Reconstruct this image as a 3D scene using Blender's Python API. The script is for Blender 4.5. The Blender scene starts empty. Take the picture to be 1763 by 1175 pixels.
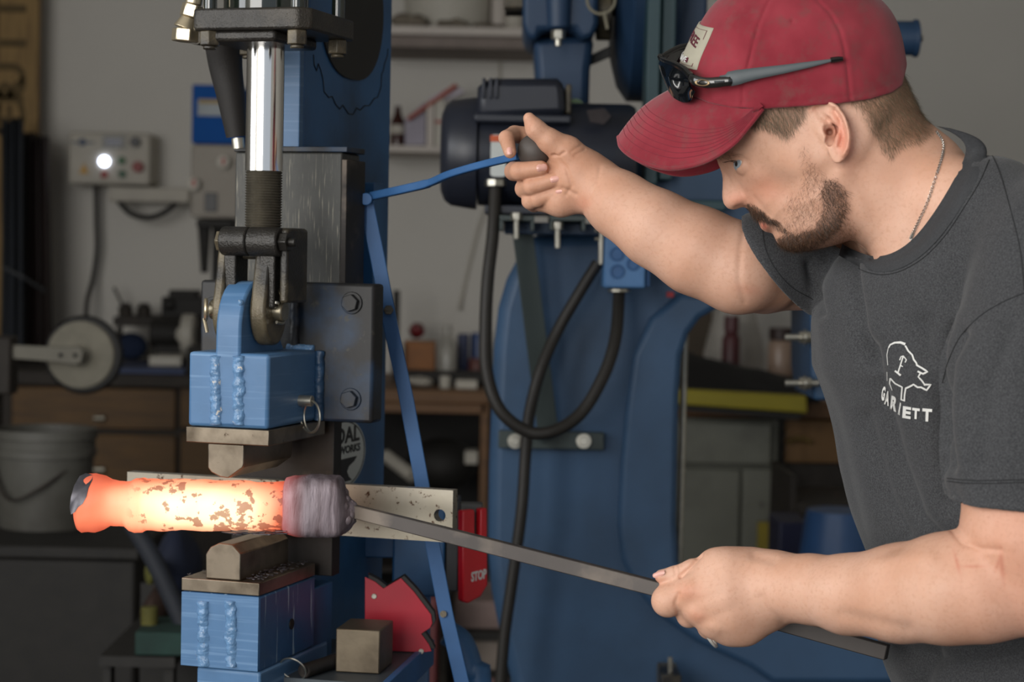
import bpy, bmesh, math, random
import numpy as np
from mathutils import Vector, Matrix
from mathutils.bvhtree import BVHTree
from mathutils import noise as mnoise
random.seed(7); rng = np.random.default_rng(7)
PI = math.pi
C = bpy.context.scene.collection
SC = bpy.context.scene

# ------------------------------------------------------------------ camera
FPX, CX, CY, CAMH = 3430.0, 881.5, 587.5, 1.32
_p, _r = math.radians(2.45), math.radians(1.15)
ROT = np.array(Matrix.Rotation(math.pi / 2 - _p, 3, 'X') @ Matrix.Rotation(_r, 3, 'Z'))
CAM = np.array([0, 0, CAMH])
cd = bpy.data.cameras.new('camera'); cam = bpy.data.objects.new('camera', cd); C.objects.link(cam)
cam.matrix_world = Matrix.Translation((0, 0, CAMH)) @ Matrix(ROT.tolist()).to_4x4()
cd.sensor_width = 36; cd.lens = FPX / 1763 * 36; cd.clip_start = .05
cd.dof.use_dof = True; cd.dof.focus_distance = 2.08; cd.dof.aperture_fstop = 6.5
SC.camera = cam

# ------------------------------------------------------------------ light
vs = SC.view_settings
vs.view_transform = 'Standard'; vs.look = 'None'; vs.gamma = 1; vs.use_curve_mapping = False
vs.exposure = 0.15
wd = bpy.data.worlds.new('world'); SC.world = wd; wd.use_nodes = True
wd.node_tree.nodes['Background'].inputs[0].default_value = (.80, .88, 1, 1)
wd.node_tree.nodes['Background'].inputs[1].default_value = .55
def area(name, loc, rot, sx, sy, power, col):
    l = bpy.data.lights.new(name, 'AREA'); l.shape = 'RECTANGLE'; l.size = sx; l.size_y = sy
    l.energy = power; l.color = col
    o = bpy.data.objects.new(name, l); C.objects.link(o); o.location = loc; o.rotation_euler = rot
    return o
# daylight of the open garage door behind the camera, and a second area light inside the solid left wall
area('garage_door_daylight', (-1.9, -1.3, 1.8), (math.radians(85), 0, math.radians(-20)), 2.6, 2.0, 125, (1, .965, .92))
area('left_area_light', (-2.55, 1.2, 2.0), (math.radians(78), 0, math.radians(-90)), 1.6, 1.3, 32, (.93, .96, 1))

# ------------------------------------------------------------------ helpers
def ray(px, py):
    return ROT @ np.array([(px - CX) / FPX, -(py - CY) / FPX, -1.0])
def W(px, py, Y):
    d = ray(px, py); return CAM + d * (Y / d[1])
def v3(p): return (float(p[0]), float(p[1]), float(p[2]))
class Frame:
    def __init__(s, O, yaw):
        s.O = np.array(O, float); a = math.radians(yaw)
        s.U = np.array([math.cos(a), -math.sin(a), 0]); s.V = np.array([math.sin(a), math.cos(a), 0])
    def pt(s, u, v, w): return s.O + s.U * u + s.V * v + np.array([0, 0, w])
    def uw(s, px, py, v):
        d = ray(px, py); t = ((s.O - CAM) @ s.V + v) / (d @ s.V); p = CAM + d * t - s.O
        return float(p @ s.U), float(p[2])
    def vw(s, px, py, u):
        d = ray(px, py); t = ((s.O - CAM) @ s.U + u) / (d @ s.U); p = CAM + d * t - s.O
        return float(p @ s.V), float(p[2])
    def px(s, px, py, v):
        u, w = s.uw(px, py, v); return s.pt(u, v, w)
WF = Frame((0, 0, 0), 0)

class MB:
    def __init__(s): s.v = []; s.f = []
    def add(s, vs_, fs):
        n = len(s.v); s.v += [tuple(map(float, p)) for p in vs_]; s.f += [tuple(n + i for i in f) for f in fs]; return s
    def box(s, u0, u1, v0, v1, w0, w1, fr=WF):
        P = [fr.pt(u, v, w) for w in (w0, w1) for v in (v0, v1) for u in (u0, u1)]
        return s.add(P, [(0, 2, 3, 1), (4, 5, 7, 6), (0, 1, 5, 4), (1, 3, 7, 5), (3, 2, 6, 7), (2, 0, 4, 6)])
    def hexa(s, P):
        return s.add(P, [(0, 2, 3, 1), (4, 5, 7, 6), (0, 1, 5, 4), (1, 3, 7, 5), (3, 2, 6, 7), (2, 0, 4, 6)])
    def prism(s, pts, ext):
        """pts: closed 3-D polygon, ext: extrusion vector"""
        n = len(pts); e = np.array(ext, float); P = [np.array(p, float) for p in pts]
        nrm = sum((np.cross(P[i], P[(i + 1) % n]) for i in range(n)), np.zeros(3))
        if nrm @ e > 0: P = P[::-1]
        return s.add(P + [p + e for p in P], [tuple(range(n)), tuple(range(2 * n - 1, n - 1, -1))] +
                     [(i, i + n, (i + 1) % n + n, (i + 1) % n) for i in range(n)])
    def uwprism(s, poly, v0, v1, fr=WF):
        return s.prism([fr.pt(u, v0, w) for u, w in poly], fr.V * (v1 - v0))
    def vwprism(s, poly, u0, u1, fr=WF):
        return s.prism([fr.pt(u0, v, w) for v, w in poly], fr.U * (u1 - u0))
    def uvprism(s, poly, w0, w1, fr=WF):
        return s.prism([fr.pt(u, v, w0) for u, v in poly], (0, 0, w1 - w0))
    def cyl(s, a, b, r, r2=None, n=20, rot=0):
        return s.tube([a, b], [r, r if r2 is None else r2], n, rot=rot)
    def tube(s, path, r, n=12, cap=True, rot=0, flat=None):
        P = [np.array(p, float) for p in path]; m = len(P)
        R = [r] * m if not hasattr(r, '__len__') else list(r)
        T = [P[min(i + 1, m - 1)] - P[max(i - 1, 0)] for i in range(m)]; T = [t / (np.linalg.norm(t) + 1e-12) for t in T]
        ref = np.array([0, 0, 1.]) if abs(T[0][2]) < .9 else np.array([0, 1., 0]); X = np.cross(ref, T[0]); X /= np.linalg.norm(X)
        vs_ = []
        for i in range(m):
            X = X - T[i] * (X @ T[i]); X /= np.linalg.norm(X); Y = np.cross(T[i], X)
            for k in range(n):
                a = rot + 2 * PI * k / n; ry = R[i] * (flat if flat else 1)
                vs_.append(P[i] + X * math.cos(a) * R[i] + Y * math.sin(a) * ry)
        fs = [(i * n + k, i * n + (k + 1) % n, (i + 1) * n + (k + 1) % n, (i + 1) * n + k) for i in range(m - 1) for k in range(n)]
        if cap: fs += [tuple(range(n - 1, -1, -1)), tuple((m - 1) * n + k for k in range(n))]
        return s.add(vs_, fs)
    def lathe(s, base, axis, prof, n=24):
        """prof: list of (dist along axis, radius)"""
        a = np.array(axis, float); a /= np.linalg.norm(a); b = np.array(base, float)
        return s.tube([b + a * h for h, _ in prof], [max(r, 1e-5) for _, r in prof], n) if False else s._lathe(b, a, prof, n)
    def _lathe(s, b, a, prof, n):
        ref = np.array([0, 0, 1.]) if abs(a[2]) < .9 else np.array([0, 1., 0]); X = np.cross(ref, a); X /= np.linalg.norm(X); Y = np.cross(a, X)
        vs_ = [b + a * h + (X * math.cos(2 * PI * k / n) + Y * math.sin(2 * PI * k / n)) * max(r, 1e-5) for h, r in prof for k in range(n)]
        m = len(prof)
        fs = [(i * n + k, i * n + (k + 1) % n, (i + 1) * n + (k + 1) % n, (i + 1) * n + k) for i in range(m - 1) for k in range(n)]
        fs += [tuple(range(n - 1, -1, -1)), tuple((m - 1) * n + k for k in range(n))]
        return s.add(vs_, fs)
    def sphere(s, c, r, n=20, m=12, sc=(1, 1, 1)):
        c = np.array(c, float); V = [c + np.array([0, 0, -r * sc[2]])]
        for i in range(1, m):
            t = PI * i / m - PI / 2
            V += [c + r * np.array([math.cos(t) * math.cos(2 * PI * k / n) * sc[0], math.cos(t) * math.sin(2 * PI * k / n) * sc[1], math.sin(t) * sc[2]]) for k in range(n)]
        V.append(c + np.array([0, 0, r * sc[2]])); L_ = len(V) - 1
        F = [(0, 1 + (k + 1) % n, 1 + k) for k in range(n)]
        for i in range(m - 2):
            F += [(1 + i * n + k, 1 + i * n + (k + 1) % n, 1 + (i + 1) * n + (k + 1) % n, 1 + (i + 1) * n + k) for k in range(n)]
        F += [(1 + (m - 2) * n + k, 1 + (m - 2) * n + (k + 1) % n, L_) for k in range(n)]
        return s.add(V, F)
    def torus(s, c, axis, R, r, n=32, m=8, a0=0, a1=2 * PI):
        a = np.array(axis, float); a /= np.linalg.norm(a); ref = np.array([0, 0, 1.]) if abs(a[2]) < .9 else np.array([0, 1., 0])
        X = np.cross(ref, a); X /= np.linalg.norm(X); Y = np.cross(a, X); c = np.array(c, float)
        full = abs(a1 - a0 - 2 * PI) < 1e-6; k = n if full else n + 1
        pts = [c + R * (X * math.cos(a0 + (a1 - a0) * i / n) + Y * math.sin(a0 + (a1 - a0) * i / n)) for i in range(k)]
        V = []
        for i in range(k):
            t = a0 + (a1 - a0) * i / n; rad = X * math.cos(t) + Y * math.sin(t)
            V += [pts[i] + r * (rad * math.cos(2 * PI * j / m) + a * math.sin(2 * PI * j / m)) for j in range(m)]
        F = [(i * m + j, ((i + 1) % k) * m + j, ((i + 1) % k) * m + (j + 1) % m, i * m + (j + 1) % m) for i in range(n) for j in range(m)]
        if not full: F += [tuple(range(m)), tuple((k - 1) * m + j for j in range(m - 1, -1, -1))]
        return s.add(V, F)

def spline(pts, n=8):
    P = [np.array(p, float) for p in pts]; P = [2 * P[0] - P[1]] + P + [2 * P[-1] - P[-2]]; out = []
    for i in range(1, len(P) - 2):
        for k in range(n):
            t = k / n; a, b, c, d = P[i - 1], P[i], P[i + 1], P[i + 2]
            out.append(.5 * ((2 * b) + (-a + c) * t + (2 * a - 5 * b + 4 * c - d) * t * t + (-a + 3 * b - 3 * c + d) * t ** 3))
    out.append(P[-2]); return out
def rrect(x0, y0, x1, y1, r, n=4):
    o = []
    for cx_, cy_, a in ((x1 - r, y1 - r, 0), (x0 + r, y1 - r, 90), (x0 + r, y0 + r, 180), (x1 - r, y0 + r, 270)):
        o += [(cx_ + r * math.cos(math.radians(a + 90 * k / n)), cy_ + r * math.sin(math.radians(a + 90 * k / n))) for k in range(n + 1)]
    return o

def _link(name, verts, faces, m, parent, root_loc, sharp=35, bevel=0, seg=2):
    me = bpy.data.meshes.new(name)
    vv = np.array(verts, float) - np.array(root_loc)
    me.from_pydata(vv.tolist(), [], faces); 
    bm = bmesh.new(); bm.from_mesh(me); bmesh.ops.recalc_face_normals(bm, faces=bm.faces); bm.to_mesh(me); bm.free()
    me.polygons.foreach_set('use_smooth', [True] * len(me.polygons))
    me.set_sharp_from_angle(angle=math.radians(sharp)); me.update()
    if m: me.materials.append(m)
    o = bpy.data.objects.new(name, me); C.objects.link(o)
    if parent: o.parent = parent
    else: o.location = root_loc
    if bevel:
        b = o.modifiers.new('bevel', 'BEVEL'); b.width = bevel; b.segments = seg; b.limit_method = 'ANGLE'; b.angle_limit = math.radians(40)
        b.harden_normals = False
    return o
def rootloc(p):
    while p.parent: p = p.parent
    return tuple(p.location)
def part(name, mb, m, parent, bevel=0, label=None, sharp=35, stuff=False):
    o = _link(name, mb.v, mb.f, m, parent, rootloc(parent), sharp, bevel)
    if label: o['label'] = label
    if stuff: o['kind'] = 'stuff'
    return o
def thing(name, label, cat, loc, group=None):
    o = bpy.data.objects.new(name, None); C.objects.link(o); o.location = v3(loc); o.empty_display_size = .05
    o['label'] = label; o['category'] = cat
    if group: o['group'] = group
    return o
def solo(name, mb, m, label, cat, group=None, bevel=0, sharp=35):
    a = np.array(mb.v); lo, hi = a.min(0), a.max(0)
    o = _link(name, mb.v, mb.f, m, None, ((lo[0] + hi[0]) / 2, (lo[1] + hi[1]) / 2, lo[2]), sharp, bevel)
    o['label'] = label; o['category'] = cat
    if group: o['group'] = group
    return o
def struct(name, mb, m, parent=None, bevel=0):
    o = _link(name, mb.v, mb.f, m, parent, rootloc(parent) if parent else (0, 0, 0), 35, bevel)
    if not parent: o['kind'] = 'structure'
    return o
def pbox(px0, py0, px1, py1, Y, dep, zb=None, zt=None):
    """box whose front face covers a pixel rectangle at depth Y; zb/zt override bottom/top height"""
    my, mx = (py0 + py1) / 2, (px0 + px1) / 2
    x0, x1 = W(px0, my, Y)[0], W(px1, my, Y)[0]; z1, z0 = W(mx, py0, Y)[2], W(mx, py1, Y)[2]
    if zb is not None: z0 = zb
    if zt is not None: z1 = zt
    return (x0, x1, Y, Y + dep, z0, z1)

def text_mb(txt, size, place, width=None, bold=0.0, depth=.0004):
    """flat lettering: place(x, y, h) -> world point, x right, y up, h out of the surface"""
    cu = bpy.data.curves.new('t', 'FONT'); cu.body = txt; cu.size = size; cu.align_x = 'CENTER'; cu.align_y = 'CENTER'; cu.offset = bold; cu.resolution_u = 3
    o = bpy.data.objects.new('t', cu); C.objects.link(o); bpy.context.view_layer.update()
    me = bpy.data.meshes.new_from_object(o); bpy.data.objects.remove(o)
    sx = 1
    if width:
        xs = [v.co.x for v in me.vertices]; sx = width / (max(xs) - min(xs))
    mb = MB(); bm = bmesh.new(); bm.from_mesh(me)
    bmesh.ops.dissolve_degenerate(bm, edges=bm.edges, dist=1e-6)
    r = bmesh.ops.extrude_face_region(bm, geom=list(bm.faces)[:])
    up = [e for e in r['geom'] if isinstance(e, bmesh.types.BMVert)]; ups = set(v.index for v in up)
    bm.verts.index_update(); s_ = set(up)
    bm.verts.ensure_lookup_table()
    mb.v = [v3(place(v.co.x * sx, v.co.y, depth if v in s_ else 0)) for v in bm.verts]
    mb.f = [tuple(v.index for v in f.verts) for f in bm.faces]; bm.free(); bpy.data.meshes.remove(me); bpy.data.curves.remove(cu)
    return mb

# ------------------------------------------------------------------ materials
def lin(h):
    h = h.lstrip('#'); c = [int(h[i:i + 2], 16) / 255 for i in (0, 2, 4)]
    return tuple(x / 12.92 if x <= .04045 else ((x + .055) / 1.055) ** 2.4 for x in c)
class NT:
    def __init__(s, name):
        s.m = bpy.data.materials.new(name); s.m.use_nodes = True; s.t = s.m.node_tree; s.b = s.t.nodes['Principled BSDF']; s.co = None
    def n(s, typ, **kw):
        x = s.t.nodes.new(typ)
        for k, v in kw.items():
            if k.startswith('i_'): x.inputs[k[2:].replace('_', ' ')].default_value = v
            elif k[0] == '_': x.inputs[int(k[1:])].default_value = v
            else: setattr(x, k, v)
        return x
    def l(s, a, b): s.t.links.new(a, b)
    def coord(s, scale=(1, 1, 1), rot=(0, 0, 0), src='Object'):
        t = s.n('ShaderNodeTexCoord'); m = s.n('ShaderNodeMapping'); s.l(t.outputs[src], m.inputs[0])
        m.inputs['Scale'].default_value = scale; m.inputs['Rotation'].default_value = rot; return m.outputs[0]
    def noise(s, scale, detail=4, co=None, rough=.55, stretch=(1, 1, 1), rot=(0, 0, 0)):
        x = s.n('ShaderNodeTexNoise'); s.l(co or s.coord(stretch, rot), x.inputs['Vector']); x.inputs['Scale'].default_value = scale
        x.inputs['Detail'].default_value = detail; x.inputs['Roughness'].default_value = rough; return x.outputs['Fac']
    def ramp(s, fac, a, b, ca=(0, 0, 0, 1), cb=(1, 1, 1, 1)):
        r = s.n('ShaderNodeValToRGB'); s.l(fac, r.inputs[0]); e = r.color_ramp.elements
        e[0].position = a; e[1].position = b; e[0].color = ca; e[1].color = cb; return r.outputs[0]
    def mix(s, fac, a, b, mode='MIX'):
        x = s.n('ShaderNodeMix', data_type='RGBA', blend_type=mode)
        if isinstance(fac, (int, float)): x.inputs[0].default_value = fac
        else: s.l(fac, x.inputs[0])
        for i, c in ((6, a), (7, b)):
            if isinstance(c, tuple): x.inputs[i].default_value = c if len(c) == 4 else (*c, 1)
            else: s.l(c, x.inputs[i])
        return x.outputs[2]
    def math(s, op, a, b=None):
        x = s.n('ShaderNodeMath', operation=op)
        for i, c in ((0, a), (1, b)):
            if c is None: continue
            if isinstance(c, (int, float)): x.inputs[i].default_value = c
            else: s.l(c, x.inputs[i])
        return x.outputs[0]
    def bump(s, h, strength=.3, dist=.001):
        b = s.n('ShaderNodeBump'); b.inputs['Strength'].default_value = strength; b.inputs['Distance'].default_value = dist
        s.l(h, b.inputs['Height']); s.l(b.outputs[0], s.b.inputs['Normal']); return b
    def base(s, c):
        if isinstance(c, tuple): s.b.inputs['Base Color'].default_value = (*c[:3], 1)
        else: s.l(c, s.b.inputs['Base Color'])
def pm(name, col, rough=.5, metal=0, var=.12, scale=12, bump=0, bscale=200, bdist=.0005, spots=None, streak=None, grime=None, spec=.5, coat=0):
    """procedural paint/metal/plastic; spots=(hex,scale,lo,hi), streak=(hex,stretch,scale,lo,hi), grime=(hex,scale,lo,hi)"""
    t = NT(name); c = lin(col) if isinstance(col, str) else col
    n = t.noise(scale, 5); a = tuple(x * (1 - var) for x in c); b = tuple(min(1, x * (1 + var)) for x in c)
    out = t.mix(t.ramp(n, .3, .7), a, b)
    if streak:
        h, st, sc_, lo, hi = streak; out = t.mix(t.ramp(t.noise(sc_, 3, stretch=st), lo, hi), out, lin(h))
    if grime:
        h, sc_, lo, hi = grime; out = t.mix(t.ramp(t.noise(sc_, 5), lo, hi), out, lin(h))
    if spots:
        h, sc_, lo, hi = spots; out = t.mix(t.ramp(t.noise(sc_, 6, rough=.65), lo, hi), out, lin(h))
    t.base(out); t.b.inputs['Roughness'].default_value = rough; t.b.inputs['Metallic'].default_value = metal
    t.b.inputs['Specular IOR Level'].default_value = spec; t.b.inputs['Coat Weight'].default_value = coat
    if bump: t.bump(t.noise(bscale, 4), bump, bdist)
    return t.m
def emit(name, col, strength):
    t = NT(name); t.base(lin(col)); t.b.inputs['Emission Color'].default_value = (*lin(col), 1); t.b.inputs['Emission Strength'].default_value = strength; return t.m
M = {}
# ------------------------------------------------------------------ room
M['wall'] = pm('wall_paint', '#c6c3bc', .9, var=.04, scale=1.2, bump=.15, bscale=60)
M['floor'] = pm('concrete', '#4d4943', .8, var=.25, scale=3, bump=.2, bscale=40, spots=('#2b2825', 6, .5, .7))
M['ceil'] = pm('ceiling_paint', '#c9c6bf', .9, var=.03)
X0, X1, YB, YF, HT = -2.7, 3.3, 7.25, -1.7, 2.9
struct('floor', MB().box(X0 - .1, X1 + .1, YF - 3, YB + .1, -.1, 0), M['floor'])
struct('wall_back', MB().box(X0, X1, YB, YB + .1, 0, HT), M['wall'])
struct('wall_left', MB().box(X0 - .1, X0, YF, YB + .1, 0, HT), M['wall'])
struct('wall_right', MB().box(X1, X1 + .1, YF, YB + .1, 0, HT), M['wall'])
struct('ceiling', MB().box(X0 - .1, X1 + .1, YF, YB + .1, HT, HT + .1), M['ceil'])
# ------------------------------------------------------------------ forging press
_o = W(447, 1028, 2.2); PF = Frame((_o[0], _o[1], 0), 17.3)
M['blue'] = pm('press_blue_paint', '#466c93', .42, var=.06, scale=30, bump=.25, bscale=90, bdist=.0006,
               streak=('#6d8fb2', (1.5, 1.5, 60), 3, .52, .75), spots=('#2a2622', 38, .70, .74))
M['blue_shaded_side'] = pm('press_blue_shaded_scratched', '#2f547d', .38, var=.10, scale=20, bump=.15, bscale=120,
               streak=('#8fa6b8', (160, 160, 9), 1, .62, .66), spots=('#2a2622', 30, .66, .70))  # same paint, darker base: side shade put into the colour; scratches are real
M['blue_col'] = pm('column_blue_paint', '#30608f', .45, var=.10, scale=6, bump=.1, bscale=150, grime=('#1b2a3a', 4, .45, .75))
M['blue_sooty'] = pm('sooty_blue_paint', '#274a6d', .5, var=.12, scale=9, bump=.2, bscale=200, grime=('#1b1b1c', 9, .20, .46), spots=('#3c3a33', 80, .6, .7))
M['lever_blue'] = pm('lever_blue_paint', '#315d8f', .55, var=.08, scale=30, spots=('#22211f', 60, .72, .76))
M['weld'] = pm('painted_weld', '#5f83a8', .2, var=.2, scale=80, bump=1, bscale=110, bdist=.003, spots=('#c9c2b6', 90, .62, .68))
M['weld_dark'] = pm('sooty_weld', '#24405c', .45, var=.25, scale=80, bump=.9, bscale=150, bdist=.002)
M['cast'] = pm('oily_cast_iron', '#2e2c29', .33, .35, var=.25, scale=60, bump=.85, bscale=420, bdist=.0012, grime=('#4a4338', 9, .5, .75))
M['dusty'] = pm('dusty_black_casting', '#23211e', .4, .2, var=.2, scale=40, bump=.6, bscale=380, bdist=.001, grime=('#6a604b', 14, .42, .66))
M['steel'] = pm('bare_steel', '#857b6d', .36, .95, var=.12, scale=30, bump=.05, bscale=500, grime=('#5a5146', 26, .45, .75), spots=('#3b2d22', 40, .66, .72))
M['steel_dark'] = pm('scaled_steel', '#2b2826', .5, .6, var=.2, scale=25, bump=.25, bscale=200, grime=('#6b6055', 12, .55, .75))
M['mill'] = pm('rust_spotted_mill_steel', '#9d978a', .42, .6, var=.1, scale=14, bump=.15, bscale=150, grime=('#8d8674', 6, .5, .8), spots=('#4a3425', 110, .59, .63))
M['scratch'] = pm('greased_guide_plate', '#3c3c39', .5, .35, var=.2, scale=18, bump=.3, bscale=200,
                  streak=('#a39d8a', (420, 420, 14), 2, .60, .80), grime=('#22211f', 5, .5, .75))
M['black'] = pm('black_rubber', '#141312', .6, var=.2, scale=30, bump=.1)
M['hose'] = pm('hydraulic_hose_rubber', '#191614', .65, var=.12, scale=40, bump=.5, bscale=700, bdist=.0006)
M['zinc'] = pm('zinc_plated_steel', '#b9b5a8', .3, .9, var=.12, scale=60)
M['nickel'] = pm('nickel_fitting', '#c4b79c', .3, .85, var=.08, scale=30)
M['pin'] = pm('steel_pin', '#a49c88', .28, .9, var=.15, scale=60, spots=('#3b3024', 60, .6, .7))
M['white'] = pm('white_print', '#c6cbc8', .5, var=.04)
M['ink'] = pm('black_print', '#141416', .5)
M['grey_mark'] = pm('dark_grey_patch', '#2c2b28', .75, var=.15, scale=10)
t = NT('chrome_rod'); t.base((.78, .77, .74)); t.b.inputs['Metallic'].default_value = 1; t.b.inputs['Roughness'].default_value = .13
t.bump(t.noise(40, 3, stretch=(1, 1, .15)), .04, .0004); M['chrome'] = t.m
t = NT('oily_sight_cylinder'); t.base(lin('#1b211c')); t.b.inputs['Roughness'].default_value = .09; t.b.inputs['Coat Weight'].default_value = .6; M['cyl_tube'] = t.m

press = thing('forging_press', 'blue hydraulic forging press with chrome ram squeezing the glowing workpiece', 'machine', PF.pt(-.05, .2, 0))
VB = .1365; VG = VB + .034; VC = VG + .028
uw, vw = PF.uw, PF.vw
# column (web + front flange) down to the floor
uc = uw(524, 100, VC)[0]; ucl = uc - .075
vend = (vw(677, 60, uc)[0] + vw(657, 980, uc)[0]) / 2
part('column', MB().box(ucl, uc, VC, vend, .06, 2.15, PF), M['blue_col'], press, .003)
part('column_front_strip', MB().box(ucl + .01, uc, VC - .012, VC - .0005, 1.40, 2.1, PF), M['blue'], press, .001)
part('base_plate', MB().box(-.36, .30, -.05, vend + .2, .0, .06, PF), M['blue_col'], press, .004)
# flat dark grey spot on the column side and the wavy marker line under it
def side(px, py, off=0): v, w = vw(px, py, uc + off); return v, w
v0, w0 = side(603, 10); ell = []
for k in range(40):
    a = 2 * PI * k / 40; rv = (side(657, 40)[0] - side(548, 40)[0]) / 2; ww = side(600, -110)[1], side(606, 138)[1]
    x = math.cos(a); y = math.sin(a); sh = 1 if y > 0 else 1
    ell.append(((side(657, 20)[0] + side(548, 20)[0]) / 2 + rv * (abs(x) ** .8) * math.copysign(1, x), (ww[0] + ww[1]) / 2 + (ww[0] - ww[1]) / 2 * y * sh))
part('side_grey_patch', MB().vwprism(ell, uc + .0003, uc + .003, PF), M['grey_mark'], press, label='dark grey rounded patch high on the column side')
wl = [(540, 94), (541, 112), (545, 122), (548, 110), (552, 120), (556, 136), (558, 158), (566, 168), (572, 166), (578, 180), (585, 188), (590, 181), (600, 196), (608, 197), (614, 186), (620, 190), (628, 182), (636, 182), (644, 170), (650, 168), (656, 150), (657, 128), (660, 122), (662, 110), (667, 96), (668, 84)]
part('marker_line', MB().tube([PF.pt(uc + .0005, *side(a, b, .0005)) for a, b in wl], .0007, 5), M['ink'], press, label='wavy black marker line under the grey patch')
# sticker with the maker's lettering
sc_ = side(589, 784, .0004); rv = side(628, 784)[0] - sc_[0]; rw = side(596, 722)[1] - sc_[1]
def oval(k, n=48): return [(sc_[0] + rv * k * math.cos(2 * PI * i / n), sc_[1] + rw * (k + (k - 1) * .1) * math.sin(2 * PI * i / n)) for i in range(n)]
stk = part('round_sticker', MB().vwprism(oval(1), uc + .0001, uc + .0008, PF), M['white'], press, label='white round sticker with black lettering and an anvil')
def ring(k0, k1, mb, u):
    a, b = oval(k0), oval(k1); n = len(a)
    for i in range(n):
        j = (i + 1) % n; mb.add([PF.pt(u, *a[i]), PF.pt(u, *a[j]), PF.pt(u, *b[j]), PF.pt(u, *b[i])], [(0, 1, 2, 3)])
mb = MB(); ring(.965, .93, mb, uc + .0010); part('sticker_border', mb, M['ink'], stk)
def stp(dv, dw): return lambda x, y, h: PF.pt(uc + .0009 + h, sc_[0] + dv + x, sc_[1] + dw + y)
part('sticker_lettering', text_mb('COAL', rw * .62, stp(0, rw * .52), rv * 1.42, .0008), M['ink'], stk)
part('sticker_lettering', text_mb('IRONWORKS', rw * .30, stp(0, rw * .12), rv * 1.5, .0004), M['ink'], stk)
anv = [(-.8, -.12), (.62, -.12), (.5, -.25), (.28, -.36), (.2, -.5), (.28, -.66), (.42, -.78), (-.42, -.78), (-.28, -.66), (-.18, -.5), (-.3, -.36), (-.9, -.2)]
part('sticker_anvil', MB().vwprism([(sc_[0] + rv * a, sc_[1] + rw * b) for a, b in anv], uc + .0009, uc + .0013, PF), M['ink'], stk)

# guide plate
ga, gb = uw(405, 262, VG), uw(585, 262, VG); gz = .62
part('guide_plate', MB().box(ga[0], uw(587, 400, VG)[0], VG, VC + .028, 1.12, ga[1], PF), M['scratch'], press, .002)
part('guide_top_strip', MB().box(ga[0] - .002, gb[0] + .009, VG + .001, VC + .03, ga[1] + .0005, uw(500, 252, VG)[1], PF), M['blue_sooty'], press, .001)
part('guide_side_rail', MB().box(gb[0] + .003, gb[0] + .010, VG - .001, VC + .03, 1.12, ga[1] - .008, PF), M['steel_dark'], press, .001)
# sliding ram plate with four bolts
ra, rb = uw(345, 482, VB), uw(632, 487, VB); rbot = uw(600, 728, VB)[1]
part('ram_plate', MB().box(ra[0], rb[0] + .009, VB, VG - .0006, rbot, ra[1], PF), M['blue_sooty'], press, .004)
def bolt(u, v, w, r, h, m, parent, axis=None, nm='bolt', washer=True):
    a = -PF.V if axis is None else np.array(axis, float); p = PF.pt(u, v, w)
    mb = MB()
    if washer: mb.cyl(p, p + a * h * .25, r * 1.25, n=20)
    mb.cyl(p, p + a * h, r, n=6, rot=.3)
    return part(nm, mb, m, parent, .0008)
for px, py in ((604, 522), (602, 688), (366, 530), (368, 690)):
    u, w = uw(px, py, VB - .004); bolt(u, VB, w, .0105, .010, M['blue_sooty'], press)
# upper welded block
ub = (-.0911, .0070); wb = (uw(400, 738, 0)[1] + .0005, 1.2058)
part('ram_block', MB().box(ub[0], ub[1], 0, VB - .0004, wb[0], wb[1], PF), M['blue'], press, .004)
tg0, tg1 = uw(371, 600, 0)[0], uw(414, 600, 0)[0]
# centre tongue with rounded top, thickness seen as its front edge; side face reaches back
ttop = uw(400, 484, .02)[1]; tv1 = .095
prof = [(-.001, wb[0] + .002), (-.001, 1.2058), (-.0005, ttop - .055)] + [(.045 - .0455 * math.cos(a), ttop - .055 + .055 * math.sin(a)) for a in np.linspace(.15, PI / 2, 8)] + \
       [(.05 + .045 * math.sin(a), ttop - .055 + .055 * math.cos(a)) for a in np.linspace(.1, PI / 2 - .1, 7)] + [(tv1 + .03, 1.2), (VB - .001, 1.195), (VB - .001, wb[0] + .002)]
part('centre_tongue', MB().vwprism(prof, tg0, tg1, PF), M['blue'], press, .003)
part('weld_nugget', MB().sphere(PF.pt(tg1, -.001, uw(412, 521, 0)[1]), .0034, 12, 8), M['weld'], press)
def bead(pts, r, m, nm='weld_bead', parent=press, rough=.2):
    P = spline(pts, 24); n_ = 12; mb = MB().tube(P, [r * (.5 if i in (0, len(P) - 1) else 1) for i in range(len(P))], n_, flat=1)
    V = []
    for k, v in enumerate(mb.v):
        c_ = P[min(k // n_, len(P) - 1)]; d = np.array(v) - c_; q2 = Vector(v)
        f = 1 + rough * (1.6 * mnoise.noise(q2 * 110) + 1.0 * mnoise.noise(q2 * 260)); V.append(tuple(c_ + d * f + np.array([mnoise.noise(Vector((0, 0, v[2] * 120))), 0, 0]) * r * rough))
    mb.v = V; return part(nm, mb, m, parent, sharp=80)
for a, b in ((374, 372), (413, 416)):
    bead([PF.px(a, y, .0034) for y in (612, 640, 670, 700, 733)], .0080, M['weld'], rough=.17)
bead([PF.pt(ub[1] + .004, VB - .002, w) for w in np.linspace(wb[0], 1.205, 5)], .006, M['weld_dark'], rough=.1)
bead([PF.pt(tg1 + .006, VB - .001, 1.2058 + w) for w in np.linspace(0, .07, 5)], .006, M['blue_sooty'], rough=.1)
bead([PF.pt(u, VB - .003, 1.2065) for u in np.linspace(-.03, .004, 4)], .005, M['weld'])
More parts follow.
